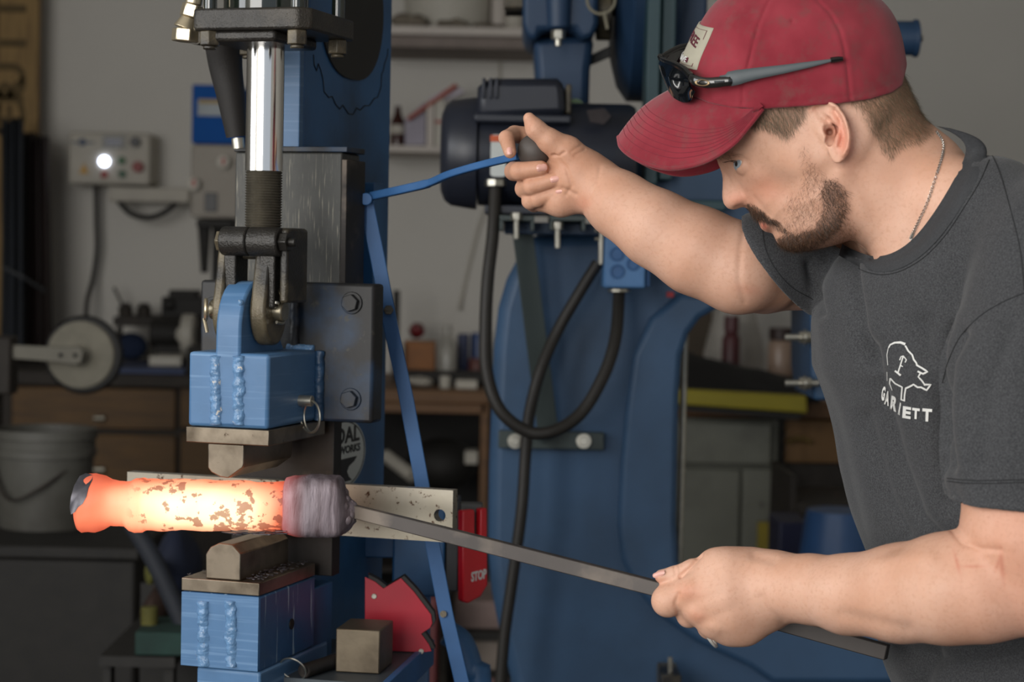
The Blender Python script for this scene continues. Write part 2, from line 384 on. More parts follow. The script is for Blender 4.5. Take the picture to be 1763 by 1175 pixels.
# retaining pin with split ring on the block's right face
v, w = vw(516, 690, ub[1]); rp = PF.pt(ub[1], v, w)
pin = part('detent_pin', MB().cyl(rp - PF.U * .01, rp + PF.U * .016, .0065, n=18), M['zinc'], press, .001)
part('split_ring', MB().torus(PF.pt(ub[1] + .013, v, w - .0175), PF.U * .5 + PF.V * .85, .0185, .0012, 36, 6).torus(PF.pt(ub[1] + .0155, v, w - .018), PF.U * .6 + PF.V * .8, .0180, .0012, 36, 6), M['zinc'], pin)
# upper die: plate and bar
pt_, pb_ = uw(320, 742, -.002), uw(320, 763, -.002)
UPW = (pb_[1] + .001, wb[0] - .0006)
part('upper_die_plate', MB().box(uw(320, 750, -.002)[0], uw(463, 755, -.002)[0], -.002, .158, UPW[0], UPW[1], PF), M['steel'], press, .001)
def q(px, py, v=0): return uw(px, py, v)
dz = q(390, 824)[1]
ud = [(q(357, 770)[0], UPW[0] - .0004), (q(357, 800)[0], q(357, 806)[1]), (q(363, 814)[0], q(363, 814)[1]), (q(378, 822)[0], dz + .001), (q(392, 823)[0], dz), (q(417, 806)[0], q(417, 806)[1]), (q(419, 800)[0], q(419, 800)[1]), (q(419, 770)[0], UPW[0] - .0004)]
part('upper_die_bar', MB().uwprism(ud, .001, .135, PF), M['steel'], press, .0012)
# spacer and bolted stop bar behind the dies
sv = .162
s0, s1 = uw(396, 960, sv + .01)[0], uw(571, 960, sv + .01)[0]
part('spacer_plate', MB().box(s0, s1, sv + .012, VC - .0005, uw(500, 988, sv + .012)[1], rbot + .01, PF), M['steel_dark'], press, .001)
b0 = uw(219, 830, sv - .008); b1 = uw(780, 850, sv - .008)
bt, bb = uw(500, 829, sv - .008)[1], uw(700, 930, sv - .008)[1]
hx, hz = uw(757, 888, sv - .008)
hole = [(hx + .0072 * math.cos(2 * PI * k / 20), hz + .0072 * math.sin(2 * PI * k / 20)) for k in range(20)]
mb = MB(); vA, vB_ = sv - .008, sv + .008
L0, L1 = b0[0], b1[0]
# bar with a real through hole: left solid, right ring section
ls = hx - .02
mb.box(L0, ls, vA, vB_, bb, bt, PF)
out = []
for k in range(20):
    a = 2 * PI * k / 20; c_, s_ = math.cos(a), math.sin(a)
    tx = ((L1 - hx) if c_ > 0 else (hx - ls)) / max(abs(c_), 1e-6); ty = ((bt - hz) if s_ > 0 else (hz - bb)) / max(abs(s_), 1e-6); tt = min(tx, ty)
    out.append((hx + tt * c_, hz + tt * s_))
for cn in ((L1, bt), (L1, bb), (ls, bt), (ls, bb)):
    i = min(range(20), key=lambda i: (out[i][0] - cn[0]) ** 2 + (out[i][1] - cn[1]) ** 2); out[i] = cn
for k in range(20):
    j = (k + 1) % 20
    P = [PF.pt(a[0], v_, a[1]) for v_ in (vA, vB_) for a in (hole[k], hole[j], out[j], out[k])]
    mb.add(P, [(0, 1, 2, 3), (7, 6, 5, 4), (0, 4, 5, 1), (2, 6, 7, 3)])
part('stop_bar', mb, M['mill'], press, 0, label='rust-spotted flat steel bar with a drilled hole, behind the workpiece')

# lower die set
HW = .9355
lh = part('lower_die_holder', MB().box(-.0958, 0, 0, .158, .851, HW, PF), M['blue_shaded_side'], press, .0025)
part('holder_front_face', MB().box(-.0953, -.0005, -.0012, -.0001, .8515, HW - .0005, PF), M['blue'], press, .0004)
v, w = vw(501, 1075, 0); part('holder_pin_hole', MB().cyl(PF.pt(.0003, v, w), PF.pt(.0014, v, w), .0062, n=20), M['black'], press)
part('holder_stem', MB().box(-.078, .0, .004, .20, .42, .8505, PF), M['blue'], press, .003)
part('holder_post', MB().box(-.0958, -.002, .158 + .0005, VC + .02, .06, HW - .015, PF), M['blue_col'], press, .002)
for a in (352, 400):
    bead([PF.px(a, y, .0024) for y in (1034, 1060, 1090, 1120, 1148)], .0080, M['weld'], rough=.17)
part('lower_die_plate', MB().box(-.0958, .0, -.001, .157, HW + .0006, .9508, PF), M['steel'], press, .001)
ld = [(q(352, 995)[0], .9512), (q(352, 955)[0], q(352, 955)[1]), (q(360, 942)[0], q(360, 943)[1]), (q(375, 938)[0], q(375, 936)[1]), (q(398, 938)[0], q(398, 939)[1]), (q(412, 956)[0], q(412, 955)[1]), (q(412, 995)[0], .9512)]
part('lower_die_bar', MB().uwprism(ld, .003, .135, PF), M['steel'], press, .0012)
# loose scale flakes lying on the lower plate
fl = MB()
for i in range(90):
    u, v_ = (random.uniform(-.022, -.002), random.uniform(.01, .15)) if i < 70 else (random.uniform(-.092, -.075), random.uniform(.005, .12))
    r = random.uniform(.0012, .0042); a0 = random.uniform(0, 6); n_ = 5; z = .9510 + random.uniform(.0003, .003)
    fl.prism([PF.pt(u + r * math.cos(a0 + 2 * PI * k / n_) * random.uniform(.5, 1), v_ + r * math.sin(a0 + 2 * PI * k / n_), z + random.uniform(0, .0015)) for k in range(n_)], (0, 0, .0005))
M['scale'] = pm('forge_scale', '#4f4e54', .4, .5, var=.3, scale=80)
o = solo('forge_scale', fl, M['scale'], 'loose grey flakes of forge scale scattered on the lower die plate', 'scale'); o['kind'] = 'stuff'

# clevis: two lugs, cross barrel, pin
cu_ = (tg0 + tg1) / 2; cvc = .048; pinw = uw(505, 537, .05)[1]
crw = uw(440, 416, .01)[1]
lug = []
def lugpoly(r=.0235):
    P = [(cvc + r * math.cos(a), pinw + r * 1.25 * math.sin(a)) for a in np.linspace(-PI - .5, .5, 18)]
    return P + [(cvc + .012, crw + .012), (cvc - .012, crw + .012)]
cl = part('clevis_lug', MB().vwprism(lugpoly(.031), tg1 + .002, tg1 + .021, PF), M['dusty'], press, .003)
part('clevis_lug', MB().vwprism(lugpoly(.031), tg0 - .014, tg0 - .002, PF), M['dusty'], press, .003)
for u0, u1 in ((q(386, 460, .03)[0], q(407, 460, .03)[0]), (q(447, 460, .03)[0], q(474, 460, .03)[0])):
    part('clevis_leg', MB().box(u0, u1, .028, .062, ttop - .03, crw, PF), M['cast'], press, .002)
bl, br = q(378, 414, .02), q(478, 418, .02)
part('clevis_barrel', MB().cyl(PF.pt(bl[0], .03, crw), PF.pt(q(424, 415, .02)[0], .03, crw), .0165, n=28), M['cast'], press, .002)
part('clevis_barrel', MB().cyl(PF.pt(q(425, 415, .02)[0], .03, crw), PF.pt(br[0], .03, crw), .0165, n=28), M['cast'], press, .002)
part('barrel_bolt_head', MB().cyl(PF.pt(br[0], .03, crw), PF.pt(br[0] + .010, .03, crw), .0115, n=6).cyl(PF.pt(br[0], .03, crw), PF.pt(br[0] + .018, .03, crw), .005, n=12), M['dusty'], press, .001)
part('barrel_bolt_head', MB().cyl(PF.pt(bl[0], .03, crw), PF.pt(bl[0] - .006, .03, crw), .0125, n=6), M['dusty'], press, .001)
part('clevis_body', MB().box(q(400, 420, .05)[0], q(506, 420, .05)[0], .046, .088, crw - .02, crw + .016, PF).box(q(494, 420, .05)[0], q(508, 420, .05)[0], .030, .088, pinw + .01, crw + .015, PF), M['dusty'], press, .003)
pe = PF.pt(tg1 + .021, cvc, pinw)
part('clevis_pin', MB().cyl(PF.pt(tg0 - .028, cvc, pinw), pe + PF.U * .011, .0115, n=28), M['pin'], press, .0015)
part('cotter_pin', MB().cyl(pe + PF.U * .005 + PF.V * -.013 + np.array([0, 0, .008]), pe + PF.U * .005 - PF.V * .0125 + np.array([0, 0, .0115]), .0045, n=14), M['zinc'], press, .0006)
part('cotter_pin', MB().tube(spline([pe + PF.U * .006 + np.array([0, 0, .013]), pe + PF.U * .006 - PF.V * .004 + np.array([0, 0, .02]), pe + PF.U * .004 - PF.V * .012 + np.array([0, 0, .026])], 4), .0016, 8), M['pin'], press)
part('cotter_pin', MB().tube(spline([pe + PF.U * .006 - PF.V * .012 + np.array([0, 0, -.012]), pe + PF.U * .008 + PF.V * .0 + np.array([0, 0, -.0135]), pe + PF.U * .006 + PF.V * .010 + np.array([0, 0, -.010])], 4), .0018, 8), M['zinc'], press)
lp = PF.pt(tg0 - .026, cvc - .012, pinw)
part('cotter_loop', MB().torus(lp - PF.U * .004, PF.U + PF.V * .5, .011, .0024, 20, 8).tube([lp - PF.U * .006 + np.array([0, 0, -.01]), lp - PF.U * .002 + np.array([0, 0, -.026])], .002, 8), M['nickel'], press)
# rod: threads, chrome, gland and flange
rv_ = .052; ru = uw(456, 200, rv_)[0]
rr = (uw(486.5, 200, rv_)[0] - uw(427, 200, rv_)[0]) / 2
wt0, wt1, wc = uw(452, 395, rv_)[1], uw(452, 295, rv_)[1], uw(456, 78, rv_)[1]
prof = []; nth = 22; hh = (wt1 - wt0) / nth
for i in range(nth): prof += [(wt0 + i * hh, rr * .90), (wt0 + (i + .5) * hh, rr * 1.0)]
prof = [(crw + .0, rr * .9)] + prof + [(wt1, rr * .9)]
part('rod_threads', MB().lathe(PF.pt(ru, rv_, 0), (0, 0, 1), prof, 36), pm('thread_steel', '#6e695e', .4, .7, var=.15, scale=60), press, sharp=20)
part('chrome_rod', MB().lathe(PF.pt(ru, rv_, 0), (0, 0, 1), [(wt1, rr), (wc + .03, rr)], 64), M['chrome'], press)
part('rod_gland', MB().lathe(PF.pt(ru, rv_, 0), (0, 0, 1), [(wc - .002, rr * 1.08), (wc + .002, rr * 1.1), (wc + .003, rr * 1.55), (wc + .014, rr * 1.75), (wc + .03, rr * 1.75)], 40), M['cast'], press)
fv = -.02; fa, fb = uw(330, 30, fv), uw(512, 30, fv); ft, fbm = uw(400, 13, fv)[1], uw(400, 51, fv)[1]
fu0 = fa[0]; fu1 = fb[0] + .012; fv1 = .115
pl = [(fu0 + .004, fv), (fb[0], fv), (fu1, fv + .012), (fu1, fv1), (fu0, fv1), (fu0, fv + .004)]
part('cylinder_flange', MB().uvprism(pl, fbm, ft, PF), M['cast'], press, .003)
part('flange_boss', MB().uvprism([(ru - .045, fv + .008), (ru + .040, fv + .008), (ru + .045, fv1 - .02), (ru - .045, fv1 - .02)], fbm - .012, fbm + .001, PF), M['cast'], press, .004)
for u, v_ in ((fu0 + .016, fv + .013), (fb[0] - .006, fv + .014), (fu1 - .012, fv1 - .02), (fu0 + .016, fv1 - .02)):
    part('flange_nut', MB().cyl(PF.pt(u, v_, fbm), PF.pt(u, v_, fbm - .016), .0118, n=6, rot=.5).cyl(PF.pt(u, v_, fbm - .016), PF.pt(u, v_, fbm - .020), .0075, n=14), M['dusty'], press, .0012)
    part('tie_rod', MB().cyl(PF.pt(u, v_, ft), PF.pt(u, v_, ft + .30), .0075, n=16), M['cyl_tube'], press)
part('cylinder_tube', MB().cyl(PF.pt(ru, rv_, ft), PF.pt(ru, rv_, ft + .30), .048, n=64), M['cyl_tube'], press)
part('cylinder_cap', MB().box(fu0, fu1, fv, fv1, ft + .30, ft + .34, PF), M['cast'], press, .003)
part('cylinder_bracket', MB().box(ru - .04, ru + .03, fv1 - .01, VC + .01, ft + .005, ft + .30, PF), M['blue_col'], press, .002)
# hose fitting and hose left of the flange
fp = [W(322, 72, 2.24), W(328, 40, 2.24), W(336, 12, 2.24), W(344, -20, 2.24)]
fit = part('hose_fitting', MB().cyl(W(318, 72, 2.25), W(320, 50, 2.25), .0155, n=6).cyl(W(320, 50, 2.25), W(327, 30, 2.25), .0145, .0095, n=16).cyl(W(327, 30, 2.25), W(333, 8, 2.25), .0125, n=6).cyl(W(333, 8, 2.25), W(340, -30, 2.25), .0095, n=16), M['nickel'], press, .0012)
part('fitting_elbow', MB().tube(spline([W(336, 60, 2.25), W(350, 62, 2.27), W(372, 62, 2.30)], 5), .011, 14), M['dusty'], press)
part('hydraulic_hose', MB().tube(spline([W(385, 60, 2.36), W(388, 110, 2.37), W(398, 170, 2.375), W(408, 235, 2.38)], 8), [.024 - .011 * k / 24 for k in range(25)], 20), M['hose'], press)
part('hose_end', MB().cyl(W(409, 238, 2.38), W(411, 256, 2.38), .0075, n=16), M['zinc'], press)
# pipe elbow behind flange
# ------------------------------------------------------------------ lever linkage
LY = 2.415
def LP(px, py, Y=LY): return W(px, py, Y)
lev = thing('press_lever', 'thin blue control lever with a round black knob, held by his raised hand', 'lever', LP(632, 342))
part('pivot_pin', MB().cyl(LP(630, 343, LY - .012), LP(630, 343, LY + .03), .0075, n=18), M['lever_blue'], lev, .001)
hb = spline([LP(640, 338), LP(700, 325, LY - .04), LP(740, 315, LY - .07), LP(775, 300, LY - .11), LP(830, 284, LY - .155), LP(893, 269, LY - .222)], 6)
part('handle_bar', MB().tube(hb, [.0068] * 12 + [.0058] * (len(hb) - 12), 4, flat=1.0, rot=PI / 4), M['lever_blue'], lev, .0012)
part('lever_knob', MB().sphere(LP(920, 260, LY - .230), .0185, 28, 18), pm('knob_rubber', '#4a4440', .6, var=.1, bump=.1), lev)
bp = [(630, 348), (650, 445), (672, 560), (700, 690), (722, 810), (745, 940), (768, 1060), (796, 1180), (815, 1270)]
stp_ = [LP(a, b, LY + .004) for a, b in bp]
rod_ = thing('lever_link_strip', 'long blue flat steel strip hanging down from the lever pivot', 'linkage', stp_[-1])
for i in range(1):
    P = stp_; n_ = len(P); mb = MB(); hwid = .0088
    ring_ = []
    for i in range(n_):
        T = P[min(i + 1, n_ - 1)] - P[max(i - 1, 0)]; T /= np.linalg.norm(T); X = np.cross(T, [0, 1, 0]); X /= np.linalg.norm(X)
        for (a, b) in ((-1, 0), (1, 0), (1, 1), (-1, 1)): ring_.append(P[i] + X * hwid * a + np.array([0, .006, 0]) * b)
    mb.add(ring_, [(i * 4 + k, i * 4 + (k + 1) % 4, i * 4 + 4 + (k + 1) % 4, i * 4 + 4 + k) for i in range(n_ - 1) for k in range(4)] + [(0, 1, 2, 3), tuple((n_ - 1) * 4 + k for k in range(4))])
    part('strip', mb, M['lever_blue'], rod_, .0008)
part('link_bolt', MB().cyl(LP(669, 534, LY - .006), LP(669, 534, LY + .012), .0062, n=6), M['dusty'], rod_, .0005)
part('link_hole_plug', MB().cyl(LP(763, 1058, LY - .001), LP(763, 1058, LY + .008), .0042, n=12), M['dusty'], rod_)
part('lever_guide', MB().box(uc + .001, uc + .03, vw(606, 400, uc)[0], vw(622, 400, uc)[0], 1.24, 1.41, PF), M['blue_col'], press, .001)

# ------------------------------------------------------------------ work table on the right foot of the press
TU0 = uc + .004
tw = uw(600, 1150, .22)[1]
t0 = W(520, 1165, 2.33); TZ = W(640, 1150, 2.33)[2]
M['table_top'] = pm('dusty_shelf_steel', '#4a5258', .55, .3, var=.15, scale=10, bump=.1, spots=('#7a4a20', 26, .68, .72))
tb = thing('press_shelf', 'small blue steel shelf on the press foot holding a steel block', 'shelf', (W(620, 1160, 2.4)[0], 2.4, 0))
A = [PF.pt(TU0, .08, 0), PF.pt(TU0 + .0, .42, 0), PF.pt(TU0 + .155, .42, 0), PF.pt(TU0 + .09, .08, 0)]
A = [W(470, 1185, 2.27), W(560, 1125, 2.50), W(735, 1128, 2.50), W(655, 1195, 2.24)]
part('shelf_plate', MB().prism([np.array([p[0], p[1], TZ - .008]) for p in A], (0, 0, .008)), M['table_top'], tb, .001)
part('shelf_edge', MB().prism([np.array([*(A[3][:2] + [.001, -.001]), TZ - .03]), np.array([*(A[2][:2] + [.001, -.001]), TZ - .03]), np.array([*(A[2][:2] + [.009, -.001]), TZ - .03]), np.array([*(A[3][:2] + [.009, -.001]), TZ - .03])], (0, 0, .032)), M['lever_blue'], tb, .001)
part('shelf_leg', MB().box(A[1][0] + .02, A[1][0] + .06, 2.44, 2.48, 0, TZ - .009), M['blue_col'], tb, .002)
# steel block
k0, k1 = W(578, 1155, 2.30), W(653, 1160, 2.29)
BF = Frame((W(653, 1160, 2.29)[0], 2.29, 0), 17.3 - 8)
ex = BF.uw(578, 1110, 0)[0]; ez = BF.uw(640, 1086, 0)[1]
dd = BF.vw(677, 1075, 0)[0]
M['block'] = pm('forged_block_steel', '#6d6353', .5, .7, var=.2, scale=12, bump=.25, bscale=150, grime=('#463d31', 8, .5, .7), spots=('#8a5a2c', 20, .7, .74))
solo('steel_block', MB().box(ex, 0, 0, dd, TZ + .0005, ez, BF), M['block'], 'heavy bare steel cube resting on the press shelf', 'block', bevel=.0015)
# red magnet square
mg = [(628, 1010), (645, 1018), (660, 1030), (690, 1012), (712, 1035), (742, 1075), (744, 1090), (740, 1098), (725, 1108), (738, 1126), (743, 1138), (728, 1140), (640, 1136), (628, 1130)]
P = [W(a, b, 2.42) for a, b in mg]; zmin = min(p[2] for p in P); P = [p + np.array([0, 0, TZ + .001 - zmin]) for p in P]
mgt = thing('magnet_square', 'red arrow-shaped welding magnet standing on the press shelf behind the cube', 'magnet', (W(690, 1130, 2.42)[0], 2.43, TZ))
M['red'] = pm('red_enamel', '#a8182c', .35, var=.08, scale=20, spots=('#3a1114', 40, .72, .76))
part('face_plate', MB().prism(P, (0, .002, 0)), M['red'], mgt, .0004)
part('magnet_core', MB().prism([p + np.array([.004, .002, .003]) for p in P], (0, .016, 0)), M['black'], mgt, .0005)
part('back_plate', MB().prism([p + np.array([.003, .018, .002]) for p in P], (0, .002, 0)), M['red'], mgt, .0004)
for a, b in ((644, 1030), (725, 1125)): part('rivet', MB().cyl(W(a, b, 2.42) + [0, -.0015, .002], W(a, b, 2.42) + [0, .002, .002], .0034, n=14), M['zinc'], mgt, .0005)
# threaded pin with split ring at the shelf's front
tp = thing('threaded_pin', 'dark threaded steel pin with a key ring lying at the shelf front', 'pin', (W(545, 1170, 2.28)[0], 2.28, TZ))
prof = []; L_ = .075
for i in range(22): prof += [(i * L_ / 22, .0072), ((i + .5) * L_ / 22, .0084)]
tpa, tpb = np.array([*W(522, 1172, 2.26)[:2], TZ + .0090]), np.array([*W(585, 1160, 2.33)[:2], TZ + .0090])
part('thread', MB().lathe(tpa, tpb - tpa, prof, 16), M['steel_dark'], tp)
part('split_ring', MB().torus(tpa + [-.012, 0, .002], (0.3, .8, .5), .016, .0011, 28, 6), M['zinc'], tp)

# ------------------------------------------------------------------ blue switch box with the STOP paddle, on an arm from the column
sw = thing('stop_switch_box', 'blue switch box with red STOP paddle mounted right of the press column', 'switch', W(745, 1032, 2.62))
x0, x1, y0, y1, z0, z1 = pbox(676, 862, 766, 1028, 2.60, .06)
part('box_body', MB().box(x0, x1, y0, y1, z0, z1), M['blue_col'], sw, .003)
part('mount_arm', MB().box(x0 - .10, x0 + .03, y0 + .02, y0 + .04, z1 - .08, z1 - .05), M['blue_col'], sw, .002)
x2, x3 = W(767, 950, 2.60)[0], W(790, 950, 2.60)[0]
part('switch_body', MB().box(x2, x3, y0 + .004, y1, W(780, 1020, 2.6)[2], W(780, 862, 2.6)[2]), pm('dark_grey_plastic', '#2e3033', .5), sw, .002)
part('box_foot', MB().box(x0 + .03, x0 + .05, y0 + .02, y0 + .04, z0 - .35, z0), M['blue_col'], sw, .002)
pad = pm('red_plastic', '#c01a26', .32, var=.05)
sp = [(797, 880), (839, 874), (839, 905), (840, 1010), (830, 1030), (808, 1040), (799, 1036), (797, 940)]
mb = MB()
PD = Frame((W(797, 950, 2.58)[0], 2.58, 0), -38)
pu, pw = PD.uw(840, 950, 0)[0], 0
zt, zb_ = PD.uw(797, 880, 0)[1], PD.uw(797, 1040, 0)[1]
def padz(px, py): return PD.uw(px, py, 0)
pts = [padz(797, 880), padz(818, 878), padz(818, 922), padz(828, 925), padz(828, 877), padz(839, 875), padz(840, 1008), padz(828, 1028), padz(806, 1040), padz(797, 1036)]
pdl = part('stop_paddle', MB().uwprism(pts, 0, .012, PD), pad, sw, .002, label='red paddle with white lettering STOP')
u_, w_ = PD.uw(824, 992, 0)
part('paddle_lettering', text_mb('STOP', .017, lambda x, y, h: PD.pt(u_ + x, -.0002 - h, w_ + y + x * .12), (padz(838, 990)[0] - padz(812, 990)[0]), .0006), M['white'], pdl)
part('paddle_arm', MB().box(x3 - .01, x3 + .03, y0 + .01, y0 + .03, zt - .02, zt + .006), pm('grey_plastic', '#4a4b49', .5), sw, .002)

# ------------------------------------------------------------------ hot workpiece
HY = 2.22
t = NT('glowing_steel')
at = t.n('ShaderNodeAttribute', attribute_name='glow'); heat = at.outputs['Fac']
nz = t.noise(85, 6, stretch=(1, 1, 1), rough=.6); nz2 = t.noise(22, 4)
scale_mask = t.ramp(t.math('ADD', t.math('MULTIPLY', nz, .75), t.math('MULTIPLY', nz2, .45)), .65, .675)
am = t.n('ShaderNodeAttribute', attribute_name='scaly'); scale_mask = t.math('MULTIPLY', scale_mask, am.outputs['Fac'])
hr = t.n('ShaderNodeValToRGB'); t.l(heat, hr.inputs[0]); e = hr.color_ramp.elements
e[0].position = 0; e[0].color = (0, 0, 0, 1); e[1].position = 1; e[1].color = (1.0, .87, .52, 1)
for p_, c_ in ((.12, (.10, .006, .004, 1)), (.3, (.85, .11, .05, 1)), (.55, (1.0, .22, .10, 1)), (.8, (1.0, .50, .27, 1))):
    x = e.new(p_); x.color = c_
col = t.mix(t.math('MULTIPLY', scale_mask, .62), hr.outputs[0], (.32, .06, .03))
t.base(t.mix(t.ramp(heat, .05, .3), lin('#6f6468'), lin('#4a2c26'))); t.l(col, t.b.inputs['Emission Color'])
t.l(t.math('MULTIPLY', t.math('SUBTRACT', 1, t.math('MULTIPLY', scale_mask, .35)), t.math('MULTIPLY', t.math('POWER', heat, 1.0), 1.7)), t.b.inputs['Emission Strength'])
t.b.inputs['Roughness'].default_value = .6; t.bump(t.noise(120, 5), .35, .001); M['hot'] = t.m
M['graysteel'] = pm('cooled_scaled_steel', '#7b7074', .55, .35, var=.16, scale=14, bump=.5, bscale=90, bdist=.0015, streak=('#55484a', (60, 60, 6), 1, .5, .7), spots=('#2f2a2a', 60, .64, .7))
work = thing('hot_workpiece', 'glowing orange forged steel billet with a flared end, clamped between the dies', 'workpiece', W(370, 915, HY))
# glowing part: stations (px, top, bottom, squareness, heat)
ST = [(133, 832, 905, .30), (136, 822, 913, .48), (142, 817, 917, .55), (165, 815, 917, .58), (180, 820, 911, .62), (192, 826, 906, .68), (215, 829, 907, .76), (224, 828, 915, .78),
      (233, 823, 918, .80), (246, 822, 918, .82), (252, 824, 914, .86), (300, 825, 914, .97), (350, 826, 914, 1.0), (400, 828, 914, .97), (440, 829, 915, .88), (470, 829, 915, .74), (488, 828, 916, .55), (500, 827, 917, .38), (512, 826, 918, .20), (530, 825, 918, .04)]
NS = 56; mb = MB(); hv = []; sv_ = []
cy_ = {}
S2 = []
for i in range(len(ST) - 1):
    a, b = ST[i], ST[i + 1]; n_ = max(1, int((b[0] - a[0]) / 5))
    for k in range(n_): S2.append(tuple(a[j] + (b[j] - a[j]) * k / n_ for j in range(4)))
S2.append(ST[-1])
V_ = []
for (px, a, b, h) in S2:
    c_ = W(px, (a + b) / 2, HY + .0); r = (b - a) / 2 * HY / FPX
    for k in range(NS):
        t_ = 2 * PI * k / NS; q_ = 1.0
        p = c_ + np.array([0, -math.cos(t_) * r * .95, math.sin(t_) * r])
        nn = mnoise.noise(Vector(p * 45)) * .0016 + mnoise.noise(Vector(p * 120)) * .0007
        p = p + np.array([0.3 * nn, -math.cos(t_) * nn, math.sin(t_) * nn]); V_.append(p)
        edge = 1 - .35 * abs(math.sin(t_)) ** 3
        hv.append(max(0, h * edge + mnoise.noise(Vector(p * 30)) * .06)); sv_.append(min(1, max(.0, (px - 225) / 40)))
m_ = len(S2)
mb.add(V_, [(i * NS + k, i * NS + (k + 1) % NS, (i + 1) * NS + (k + 1) % NS, (i + 1) * NS + k) for i in range(m_ - 1) for k in range(NS)] + [tuple(range(NS - 1, -1, -1)), tuple((m_ - 1) * NS + k for k in range(NS))])
o = part('glowing_barrel', mb, M['hot'], work, sharp=60)
at_ = o.data.attributes.new('glow', 'FLOAT', 'POINT'); at_.data.foreach_set('value', hv)
at_ = o.data.attributes.new('scaly', 'FLOAT', 'POINT'); at_.data.foreach_set('value', sv_)
# grey scale cap flaking on the flared end
cap = MB(); g = [(141, 818), (150, 814), (163, 817), (165, 824), (161, 836), (159, 850), (153, 862), (145, 868), (140, 876), (133, 880), (131, 868), (133, 850), (136, 832)]
cc = W(150, 866, HY); rr_ = 51 * HY / FPX
def onbar(px, py, k=1.0):
    p = W(px, py, HY); dz_ = min(.97, abs(p[2] - cc[2]) / rr_); return np.array([p[0], HY - rr_ * .95 * math.sqrt(1 - dz_ * dz_) * k, p[2]])
P = [onbar(a, b, 1.0) + np.array([0, -.0016, 0]) for a, b in g]
cen = onbar(148, 842) + np.array([0, -.003, 0])
cap.add(P + [cen] + [p + [0, .003, 0] for p in P], [(i, (i + 1) % len(P), len(P)) for i in range(len(P))] + [(i, i + len(P) + 1, (i + 1) % len(P) + len(P) + 1, (i + 1) % len(P)) for i in range(len(P))])
part('scale_crust', cap, M['scale'], work, label='dark grey crust on the flared end')
# flakes lifting under the barrel
fk = MB()
for i in range(26):
    px = random.uniform(400, 490); py = 916 + random.uniform(-1, 5); c_ = W(px, py, HY - .03 + random.uniform(-.004, .02)); r = random.uniform(.003, .009); a0 = random.uniform(0, 6)
    fk.prism([c_ + np.array([r * math.cos(a0 + k * 1.25) * 1.5, r * math.sin(a0 + k * 1.25), random.uniform(-.0008, .0008)]) for k in range(5)], (0, 0, .0006))
part('scale_flakes', fk, M['scale'], work, stuff=True)
# cooled socket end: squarish block with chewed surface
def section(px, a, b, sq, Yc=HY, n=40, dep=None):
    c_ = W(px, (a + b) / 2, Yc); r = (b - a) / 2 * Yc / FPX; out = []
    for k in range(n):
        t_ = 2 * PI * k / n; cs, sn = math.cos(t_), math.sin(t_); e_ = sq
        p = c_ + np.array([0, -math.copysign(abs(cs) ** e_, cs) * r * (dep or .95), math.copysign(abs(sn) ** e_, sn) * r])
        nn = mnoise.noise(Vector(p * 60)) * .0015 + mnoise.noise(Vector(p * 150)) * .0008
        out.append(p + np.array([nn, -cs * nn, sn * nn]))
    return out
secs = [(490, 829, 917, .9), (492, 823, 919, .8), (502, 821, 921, .65), (515, 820, 922, .5), (530, 819, 924, .45), (548, 819, 924, .4), (568, 820, 924, .4), (583, 821, 923, .4), (588, 826, 922, .45), (594, 842, 918, .65), (602, 856, 912, .9), (608, 862, 905, 1), (613, 868, 898, 1)]
SS = []
for i in range(len(secs) - 1):
    n_ = 3
    for k in range(n_): SS.append(tuple(secs[i][j] + (secs[i + 1][j] - secs[i][j]) * k / n_ for j in range(4)))
SS.append(secs[-1]); mb = MB(); V_ = []
for s_ in SS: V_ += section(*s_)
mb.add(V_, [(i * 40 + k, i * 40 + (k + 1) % 40, (i + 1) * 40 + (k + 1) % 40, (i + 1) * 40 + k) for i in range(len(SS) - 1) for k in range(40)] + [tuple(range(39, -1, -1)), tuple((len(SS) - 1) * 40 + k for k in range(40))])
M['socket'] = NT('cooling_socket'); t = M['socket']
pos = t.n('ShaderNodeSeparateXYZ'); tc = t.n('ShaderNodeTexCoord'); t.l(tc.outputs['Object'], pos.inputs[0])
lx0 = W(490, 870, HY)[0] - work.location[0]; lx1 = W(535, 870, HY)[0] - work.location[0]
mr = t.n('ShaderNodeMapRange'); t.l(pos.outputs[0], mr.inputs[0]); mr.inputs[1].default_value = lx0; mr.inputs[2].default_value = lx1; mr.inputs[3].default_value = 1; mr.inputs[4].default_value = 0
n1 = t.noise(30, 6, stretch=(3, 1, .4)); t.base(t.mix(t.ramp(n1, .4, .65), lin('#857a80'), lin('#5d5054')))
t.b.inputs['Roughness'].default_value = .55; t.b.inputs['Metallic'].default_value = .3; t.b.inputs['Emission Color'].default_value = (1, .09, .05, 1)
t.l(t.math('MULTIPLY', t.math('POWER', mr.outputs[0], 1.6), .3), t.b.inputs['Emission Strength']); t.bump(t.noise(90, 6, stretch=(2.5, 1, .5)), .7, .002); M['socket'] = t.m
part('cooled_socket', mb, M['socket'], work, sharp=70, label='grey cooled end where the handle bar is welded')
mb = MB()
for i in range(26):
    a = 2 * PI * i / 26; px = 596 + random.uniform(-6, 10); r = (30 if px < 600 else 18) * HY / FPX
    c_ = W(px, 880 + random.uniform(-3, 3), HY); mb.sphere(c_ + np.array([0, -math.cos(a) * r * .8, math.sin(a) * r]), random.uniform(.003, .007), 7, 5)
part('weld_blobs', mb, M['graysteel'], work, sharp=80)
